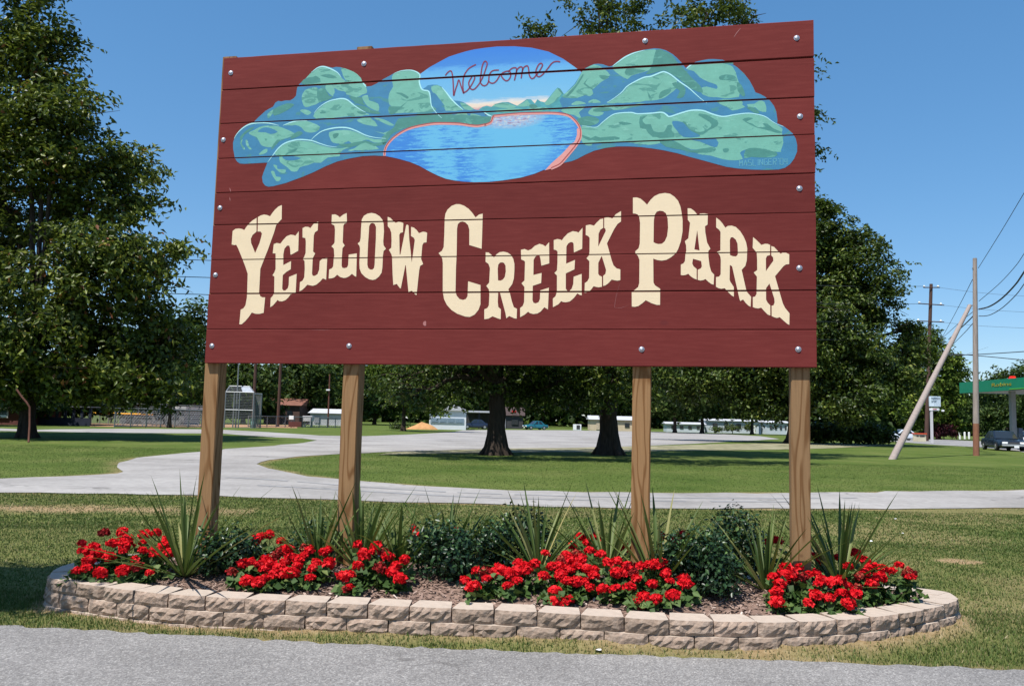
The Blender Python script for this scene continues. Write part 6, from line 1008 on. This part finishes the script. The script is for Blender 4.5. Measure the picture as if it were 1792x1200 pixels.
# white box sign on a post
sp0 = (46.347,92.0,0); Ys = sp0[1]; k = Ys/1459
t = thing('pole_sign', 'white box sign with two rows of lettering on a pale post', 'sign', sp0)
zt = lambda y_: (752.3901-y_)*k+1.4
B().box((0, 0, zt(718)/2), (.22, .22, zt(718))).build('post', SOF, t)
cab = B().box((.40, 0, (zt(693.5)+zt(711.5))/2), (18.3*k, .35, 18*k)).build('sign_box', M('sign_white', (.60,.70,.76), .5, .04, 3), t, bev=.03)
bb = B(); r = random.Random(4)
for row, yy in ((0, 697), (1, 702.3)):
    for i in range(6 if row == 0 else 4):
        x = .40+(-6.3+i*2.5)*k*(1 if row == 0 else .98); w_ = 1.7*k; hz_ = 3.3*k
        bb.box((x-w_*.38, -.19, zt(yy)), (w_*.28, .03, hz_)); bb.box((x, -.191, zt(yy)+hz_*r.choice((.36, 0, -.36))), (w_*.6, .03, hz_*.24)); 
        if r.random() < .6: bb.box((x+w_*.36, -.19, zt(yy)), (w_*.24, .03, hz_))
bb.build('lettering', mat('sign_ink', (.10,.16,.20), .5), t)
B().box((.32, -.02, zt(716.2)), (16*k, .25, 4.2*k)).build('arrow_board', WHT, t, bev=.02); B().box((1.25, -.03, zt(718)), (3*k, .28, 3*k)).build('arrow_tip', WHT, t)
B().box((.30, -.155, zt(716)), (7*k, .03, 1.6*k)).build('arrow_lettering', mat('faded_red', (.5,.15,.14), .5), t)
t = thing('monument_sign', 'low cream roadside sign with a red cap behind the leaning pole', 'sign', (48.877,100.0,0)); k = 100/1459
B().box((0, 0, 6.5*k), (21*k, .4, 13*k)).build('panel', mat('cream_stone', (.55,.50,.36), .8, .15, 2), t, bev=.03); B().box((0, 0, 14*k), (22.5*k, .6, 2.2*k)).build('cap', mat('red_cap', (.50,.07,.03), .6), t)
bb = B(); bb.box((-4.6*k, -.21, 10*k), (3.6*k, .03, 2.6*k)); bb.box((3.6*k, -.21, 9.8*k), (8*k, .03, 2.6*k)); bb.build('lettering', mat('sign_black', (.05,.05,.05), .5), t)
t = None
for i, (x_, lab) in enumerate(zip([(75.89,141.257,0.0),(78.876,145.244,0.0),(81.793,149.208,0.0)], ('leftmost', 'middle', 'rightmost'))):
    o = B().tube([(0,0,-.1), (0,0,1.15), (0,0,1.22)], [.17,.17,.10], 12).build('bollard', WHT, None, True, loc=x_); tag(o, lab + ' of three white bollards left of the grey pole', 'bollard', 'white bollards across the street')
o = B().box((0, 0, 9.5*.1), (.32, .32, 1.9)).build('marker_post', WHT, None, bev=.03, loc=(41.928,140.47,-0.0)); tag(o, 'white marker post at the edge of the gravel lot', 'post')

# ------------------------------------------------------------------ buildings behind the lot
def house(name, label, cat, base, w_, dp, hw, hr, wallm, roofm, rz=0, gable_x=True, opening=None, group=None):
    t = thing(name, label, cat, base, rz, group)
    B().box((0, dp/2, hw/2), (w_, dp, hw)).build('wall', wallm, t)
    if hr > .05:
        if gable_x: poly = [(-w_/2-.3, hw), (w_/2+.3, hw), (0, hw+hr)]; B().prism(poly, -.3, dp+.3, 'y').build('roof', roofm, t)
        else: B().prism([(-.35, hw), (dp+.35, hw), (dp/2, hw+hr)], -w_/2-.3, w_/2+.3, 'x').build('roof', roofm, t)
    else: B().box((0, dp/2, hw+.15), (w_+.6, dp+.6, .3)).build('roof', roofm, t)
    return t
SID = M('white_siding', (.66,.69,.72), .6, .05, 2); ROOF = M('grey_roof', (.45,.46,.48), .8, .1, 2); DARKW = M('dark_shed', (.05,.05,.055), .9, .2, 2); SHIN = M('brown_shingle', (.065,.045,.04), .9, .2, 3)
hb = (-8.044,107.862,0.0); k = hb[1]/1459
t = house('white_building', 'white building with a blue-grey garage door beyond the dirt pile', 'building', hb, 64*k, 8, 33*k, 16*k, SID, ROOF, R(3))
dr = B().box((-1*k, -.04, 15.5*k), (58*k, .10, 9*k)).build('garage_door', mat('blue_grey', (.22,.29,.35), .5), t)
for i in range(4): B().box((-1*k+(i-1.5)*14*k, -.10, 15.5*k), (11*k, .04, 5*k)).build('door_panel', mat('blue_grey2', (.18,.25,.31), .5), dr)
hb = (-4.577,123.333,0.0); k = hb[1]/1459
t = thing('open_shed', 'dark open carport beside the white building', 'shed', hb)
B().box((0, 4, 30*k), (54*k, 9, 3*k)).build('roof', ROOF, t); B().box((0, 8, 15*k), (52*k, .2, 28*k)).build('back_wall', DARKW, t)
for x in (-25*k, 0, 25*k): B().box((x, 0, 14.5*k), (.2, .2, 29*k)).build('post', DARKW, t)
hb = (0.051,132.02,0.0); k = hb[1]/1459
t = house('dark_house', 'dark house in the shade with a red sign above its porch', 'house', (hb[0], hb[1]+6, 0), 46*k, 8, 24*k, 16*k, DARKW, SHIN, 0, False)
B().box((6*k, -.1, 31*k), (8*k, .1, 4.5*k)).build('red_sign', mat('red_sign', (.5,.03,.03), .5), t)
B().box((-12*k, -.06, 9*k), (7*k, .12, 18*k)).build('door', mat('pale_door', (.3,.3,.33), .6), t); B().box((8*k, -.06, 12*k), (12*k, .12, 9*k)).build('window', GLASS, t)
hb = (11.133,138.845,0.0); k = hb[1]/1459
o = thing('white_cabinet', 'white appliance cabinet standing at the back of the lot', 'cabinet', hb)
B().box((0, 0, 5.2*k), (14*k, .8, 10.4*k)).build('case', WHT, o, bev=.03); B().box((1.5*k, -.41, 5.5*k), (6*k, .05, 7*k)).build('dark_door', DARKW, o)
hb = (17.939,144.059,0.0); k = hb[1]/1459
t = house('beige_garage', 'beige garage half hidden behind the right shade tree', 'garage', hb, 84*k, 7, 19*k, 7*k, mat('beige', (.56,.46,.33), .7, .08, 2), ROOF, R(-2), False)
B().box((-24*k, -.05, 8*k), (15*k, .1, 13*k)).build('garage_door', mat('beige_door', (.48,.40,.30), .6), t); B().box((22*k, -.05, 10*k), (8*k, .1, 7*k)).build('window', GLASS, t)
MOB = M('pale_trailer', (.50,.56,.62), .5, .05, 2)
for i, (x_, w_, h_, lab) in enumerate(((1200, 66, 14, 'long pale trailer home behind the two thin trunks right of the third post'), (1282, 92, 21, 'white trailer home above the low hedge left of the marker post'), (1362, 40, 20, 'pale trailer home between the marker post and the right post'))):
    hb = [(31.47,150.0,0),(40.392,152.0,0),(48.049,150.0,0)][i]; k = hb[1]/1459
    t = house('trailer_home', lab, 'trailer home', hb, w_*k, 5, h_*k, 3.5*k, MOB, ROOF, R(-4+i*3), False, group='pale trailer homes')
    for j in range(4): B().box(((j-1.5)*w_*.22*k, -.04, h_*.6*k), (w_*.09*k, .1, h_*.36*k)).build('window', GLASS, t)
    B().box((w_*.40*k, -.05, h_*.38*k), (w_*.06*k, .1, h_*.7*k)).build('door', WHT, t)
# dirt pile
pc = (-11.028,104.772,0.0); k = pc[1]/1459; r = np.random.default_rng(5)
a = np.linspace(0, 1, 26); g_ = np.linspace(0, 2*np.pi, 40, endpoint=False); AA, GG = np.meshgrid(a, g_, indexing='ij')
xx = AA*np.cos(GG)*29*k; yy = AA*np.sin(GG)*16*k; zz_ = 17*k*np.clip(1-AA, 0, 1)**.85*(.8+.3*np.cos(GG+.6)*AA)+.25*(fbm(xx+50, yy+50, .8, 91)-.5)*(1-AA)-.02
ids = np.arange(26*40).reshape(26, 40); q = np.stack([ids[:-1].ravel(), ids[1:].ravel(), np.roll(ids, -1, 1)[1:].ravel(), np.roll(ids, -1, 1)[:-1].ravel()], 1)
o = link_mesh('dirt_pile', np_mesh('dirt_pile', np.stack([xx.ravel(), yy.ravel(), zz_.ravel()], 1), q, M('orange_dirt', (.46,.25,.11), .95, .2, 1.5, bmp=.6, bd=.1, sp=.05), None, True), None, pc); tag(o, 'pile of orange dirt at the back of the lot', 'dirt pile')
# roof beyond the ball field
hb = (-29.628,108.51,0.0); k = hb[1]*1.15/1459
t = house('far_house', 'far house with a sunlit orange-brown roof behind the light poles', 'house', (hb[0]*1.15, hb[1]*1.15, 0), 62*k, 8, 33*k, 13*k, mat('brick_far', (.10,.06,.05), .9, .2, 2), mat('clay_roof', (.19,.085,.06), .9, .15, 1), 0, False)
B().box((-16*k, -.05, 18*k), (9*k, .1, 11*k)).build('window', GLASS, t); B().box((14*k, -.05, 18*k), (9*k, .1, 11*k)).build('window', GLASS, t)
hb = (-25.448,117.553,0.0); k = hb[1]*1.05/1459
t = house('grey_shed', 'pale grey shed left of the second post', 'shed', (hb[0]*1.05, hb[1]*1.05, 0), 66*k, 6, 21*k, 8*k, mat('pale_grey', (.42,.42,.43), .8, .1, 2), ROOF, 0, False)
B().box((-20*k, -.05, 10*k), (10*k, .1, 12*k)).build('door', mat('grey_door', (.25,.26,.28), .7), t)

# ------------------------------------------------------------------ ball field at left
MET = M('galvanised', (.20,.212,.222), .5, .08, 6, sp=.4, metal=.3); RUST = M('rust', (.12,.05,.035), .85, .2, 6)
hb = (-41.905,71.316,0.0); k = hb[1]/1459
t = house('brick_building', 'low dark red brick building behind the left tree trunk', 'building', (hb[0]-2.0, hb[1], 0), 96*k, 7, 27*k, 13*k, M('red_brick', (.13,.05,.045), .9, .2, 4), SHIN, R(4), False)
wn = B().box((8*k, -.06, 20*k), (31*k, .16, 16*k)).build('window', WHT, t)
for j in range(2): B().box((8*k, -.15, 16.3*k+j*7.4*k), (28*k, .04, 6.4*k)).build('pane', M('pane', (.10,.17,.20), .15, .1, 3, sp=.6), wn)
hb = (-39.459,74.299,0.0); k = hb[1]/1459; L_ = 88*k
t = thing('dugout', 'dark open dugout with a flat roof left of the infield', 'dugout', hb, R(2))
NAV = M('navy_board', (.022,.028,.045), .8, .2, 2); B().box((0, 0, 7.2*k), (L_, .15, 13.5*k)).build('front_wall', NAV, t)
B().box((0, 1.4, 33*k), (L_*1.03, 3.4, 1.6*k)).build('roof', MET, t)
for j in range(7): B().box(((j/6-.5)*L_*.97, 0, 23.5*k), (.20, .2, 19*k)).build('post', NAV, t)
hb = (-40.89,78.188,0.0); k = hb[1]/1459
t = thing('outfield_fence', 'outfield fence with a yellow top rail seen through the dugout', 'fence', (hb[0], hb[1]+9, 0)); k = (hb[1]+9)/1459
B().tube([(-62*k, 0, 18.6*k), (62*k, 0, 18.6*k)], 1.4*k, 8).build('top_rail', M('yellow_rail', (.85,.42,.03), .5, .05, 2), t)
for j in range(9): B().tube([((j-4)*15*k, 0, 0), ((j-4)*15*k, 0, 18*k)], .05, 6).build('post', MET, t)
bb = B()
for j in range(60): bb.tube([((j/59-.5)*122*k, .02, 0), ((j/59-.5)*122*k+.35, .02, 17*k)], .012, 3, False)
for j in range(8): bb.tube([(-61*k, -.02, 2.2*k*j+.1), (61*k, -.02, 2.2*k*j+.1)], .012, 3, False)
o = bb.build('wire_mesh', MET, t, fix=False); o['kind'] = 'stuff'
def chain_fence(label, p0, p1, h_, posts):
    p0, p1 = Vector(p0), Vector(p1); d = p1-p0; L_ = d.length; t = thing('chain_link_fence', label, 'fence', p0, math.atan2(d.y, d.x), 'chain link fences of the ball field')
    for j in range(posts): B().tube([(L_*j/(posts-1), 0, -.1), (L_*j/(posts-1), 0, h_)], .055, 6).build('post', MET, t)
    for z_ in (h_, .1): B().tube([(0, 0, z_), (L_, 0, z_)], .045, 6).build('rail', MET, t)
    bb = B(); n_ = int(L_/.32)
    for j in range(n_+int(h_/.32)+1):
        for s_ in (1, -1):
            x = j*.32-(h_ if s_ > 0 else 0)
            a = (x, 0); e = (x+s_*h_ if s_ > 0 else x-h_, h_)
            xa, za, xe, ze = a[0], 0.0, e[0], h_
            lo, hi = 0.0, 1.0
            dx = xe-xa
            if dx > 0: lo = max(lo, -xa/dx); hi = min(hi, (L_-xa)/dx)
            else: lo = max(lo, (L_-xa)/dx); hi = min(hi, -xa/dx)
            if hi-lo > .05: bb.tube([(xa+dx*lo, .01*s_, h_*lo), (xa+dx*hi, .01*s_, h_*hi)], .008, 3, False)
    o = bb.build('wire_mesh', MET, t, fix=False); o['kind'] = 'stuff'; return t
chain_fence('chain link fence in front of the bleachers', (-33.668,71.372,0.0), (-29.893,81.171,-0.0), 1.625, 7)
chain_fence('low chain link fence right of the backstop', (-28.174,90.168,0.0), (-20.105,100.856,0.0), 1.206, 12)
hb = (-35.079,79.51,0.0)
for i, (x_, lab) in enumerate(((232, 'left set of aluminium bleachers behind the chain link fence'), (312, 'right set of aluminium bleachers behind the chain link fence'))):
    p = [(-34.833,77.403,0.0),(-32.954,83.309,0.0)][i]; k = p[1]/1459
    t = thing('bleachers', lab, 'bleachers', (p[0], p[1]+1, 0), 0, 'aluminium bleachers')
    for j in range(5):
        B().box((0, j*.75, .45+j*.42), (56*k, .30, .06)).build('seat_board', MET, t); B().box((0, j*.75-.32, .2+j*.42), (56*k, .26, .05)).build('foot_board', MET, t)
    for x in (-26, -9, 9, 26): B().tube([(x*k, -.2, 0), (x*k, 3.1, 2.0), (x*k, 3.1, 0)], .04, 5).build('frame', MET, t)
hb = (-37.17,85.555,-0.0); k = (hb[1]+10)/1459
t = house('press_box', 'grey block press box with pale trim behind the bleachers', 'building', (hb[0]*1.1, hb[1]+10, 0), 112*k, 5, 27*k, 0, mat('block_grey', (.20,.205,.21), .9, .12, 2), mat('pale_trim', (.5,.5,.5), .8), 0)
for j in range(4): B().box(((j-1.5)*26*k, -.05, 16*k), (15*k, .12, 10*k)).build('window', mat('dark_open', (.03,.032,.035), .8), t)
# backstop cage
p0 = (-28.288,82.951,0.0); p1 = (-26.69,85.244,0.0); k = p0[1]/1459; wd = Vector(p1)-Vector(p0); hB = 62*k; hT = 73*k; Wd = wd.length; dpt = 2.6
t = thing('backstop', 'tall chain link backstop cage with a slanted top at the ball field', 'backstop', p0)
fr = B()
for x, y in ((0, 0), (Wd*.5, 0), (Wd, 0), (Wd, dpt), (0, dpt)): B().tube([(x, y, 0), (x, y, hB)], .07, 6).build('post', MET, t)
for a, e in (((0,0,hB),(Wd,0,hB)), ((Wd,0,hB),(Wd*.72,dpt*.4,hT)), ((0,0,hB),(0,dpt*.4,hT)), ((0,dpt*.4,hT),(Wd*.72,dpt*.4,hT)), ((0,0,hB*.5),(Wd,0,hB*.5)), ((Wd,0,hB*.96),(Wd,dpt,hB*.96))): B().tube([a, e], .06, 6).build('rail', MET, t)
bb = B()
for j in range(26):
    x = Wd*j/25; bb.tube([(x, .02, 0), (x, .02, hB), (x*.72, dpt*.4, hT)], .010, 3, False)
    y = dpt*j/25; bb.tube([(Wd-.02, y, 0), (Wd-.02, y, hB)], .010, 3, False)
for j in range(24): z_ = hB*j/23; bb.tube([(0, -.02, z_), (Wd, -.02, z_)], .010, 3, False); bb.tube([(Wd+.02, 0, z_), (Wd+.02, dpt, z_)], .010, 3, False)
o = bb.build('wire_mesh', MET, t, fix=False); o['kind'] = 'stuff'
B().add([(Wd*.60, -.05, hB*1.0), (Wd*1.0, -.05, hB*1.0), (Wd*.72, dpt*.4, hT), (Wd*.40, dpt*.4, hT)], [(0,1,2,3)]).build('top_panel', mat('bright_sheet', (.34,.36,.39), .4), t)
for i, (x, yb_, yt, r_, m_, lab) in enumerate(((412, 748.3, 636, .07, MET, 'thin pale metal pole at the backstop'), (442, 747, 560, .17, PB, 'left of two tall dark light poles behind the ball field'), (486, 746.5, 560, .17, PB, 'right of two tall dark light poles behind the ball field'), (573.5, 747.5, 655, .10, RUST, 'reddish pole with a small lamp left of the second post'))):
    b0_ = [(-27.348,83.532,0.0),(-27.913,90.919,0.0),(-27.023,97.534,0.0),(-22.336,102.726,0.0)][i]; tz = (yb_-yt)*b0_[1]/1459
    t = thing('light_pole', lab, 'pole', b0_, 0, 'poles at the ball field'); B().tube([(0,0,-.2), (0,0,tz*.5), (-.02,0,tz)], [r_*1.1, r_, r_*.8], 8).build('shaft', m_, t, True)
    if i == 3: B().box((-.1, -.2, tz*.70), (.45, .3, .18)).build('lamp', WHT, t, bev=.03)
hb = (-26.477,86.445,0.0); k = hb[1]/1459
t = thing('trash_can', 'dark green trash barrel with a pale mark beside the backstop', 'trash can', hb)
B().tube([(0,0,0), (0,0,15*k), (0,0,16.5*k)], [5.2*k, 5.6*k, 5.4*k], 16).build('barrel', mat('barrel_green', (.02,.07,.05), .5), t); B().box((0, -5.65*k, 8*k), (4*k, .04, 6*k)).build('label', mat('barrel_label', (.25,.55,.50), .5), t)
hb = (-24.39,93.323,0.0); k = hb[1]/1459
t = thing('notice_board', 'small white notice board above a dark red box by the low fence', 'sign', hb)
B().box((0, 0, 17.5*k), (8*k, .08, 6.6*k)).build('board', WHT, t); B().box((0, .1, 7*k), (.12, .12, 15*k)).build('post', MET, t); B().box((7*k, .2, 6*k), (22*k, .6, 9*k)).build('red_box', mat('dark_red_box', (.10,.035,.03), .7), t)
hb = (-23.784,98.719,0.0); k = hb[1]/1459
t = thing('drinking_fountain', 'pale grey tank on legs by the low fence', 'tank', hb); B().box((0, 0, 15*k), (16*k, 1.0, 10*k), 0, 1.1).build('tank', SOF, t, bev=.05)
for x in (-6*k, 6*k): B().box((x, 0, 5*k), (.12, .5, 10*k)).build('leg', MET, t)
# child-size bent rusty pole and the small tree by the fence
rp = (-20.245,35.367,0.0)
t = thing('bent_pole', 'rusty pole bent over at the top in front of the left trunk', 'pole', rp)
B().tube([tuple(Vector(p)-Vector(rp)) for p in [(-20.073,35.068,-0.0),(-20.331,35.5,0.752),(-20.387,35.5,1.474),(-20.549,35.5,1.688),(-20.759,35.5,1.901),(-21.002,35.5,2.211)]], .04, 8).build('pipe', RUST, t, True)
tree('young_tree', 'slim young tree trunk in front of the chain link fence', (-30.334,74.649,0.0), .16, [(-30.516,74.649,2.968,1.43,1.43,0.99),(-31.125,74.649,3.719,1.21,1.21,0.99),(-29.96,74.649,3.9,1.32,1.32,0.99)], .34, 30, .9, 1, T_DARK, 401, trunk_h=2.3, flare=1.2)
# tree beyond the left edge of the view whose shade lies on the lawn and the wall's left end
tree('young_tree', 'small dense tree left of the view that shades the lawn beside the bed', (-6.3, 5.3, 0), .09, [(-5.85, 5.28, 4.0, 1.45, .88, .45), (-5.15, 5.2, 3.9, .85, .82, .42), (-6.9, 5.4, 4.0, 1.2, .85, .45)], .10, 70, .30, 3.2, T_DARK, 402, trunk_h=3.4, flare=1.2)
bpy.context.view_layer.update()
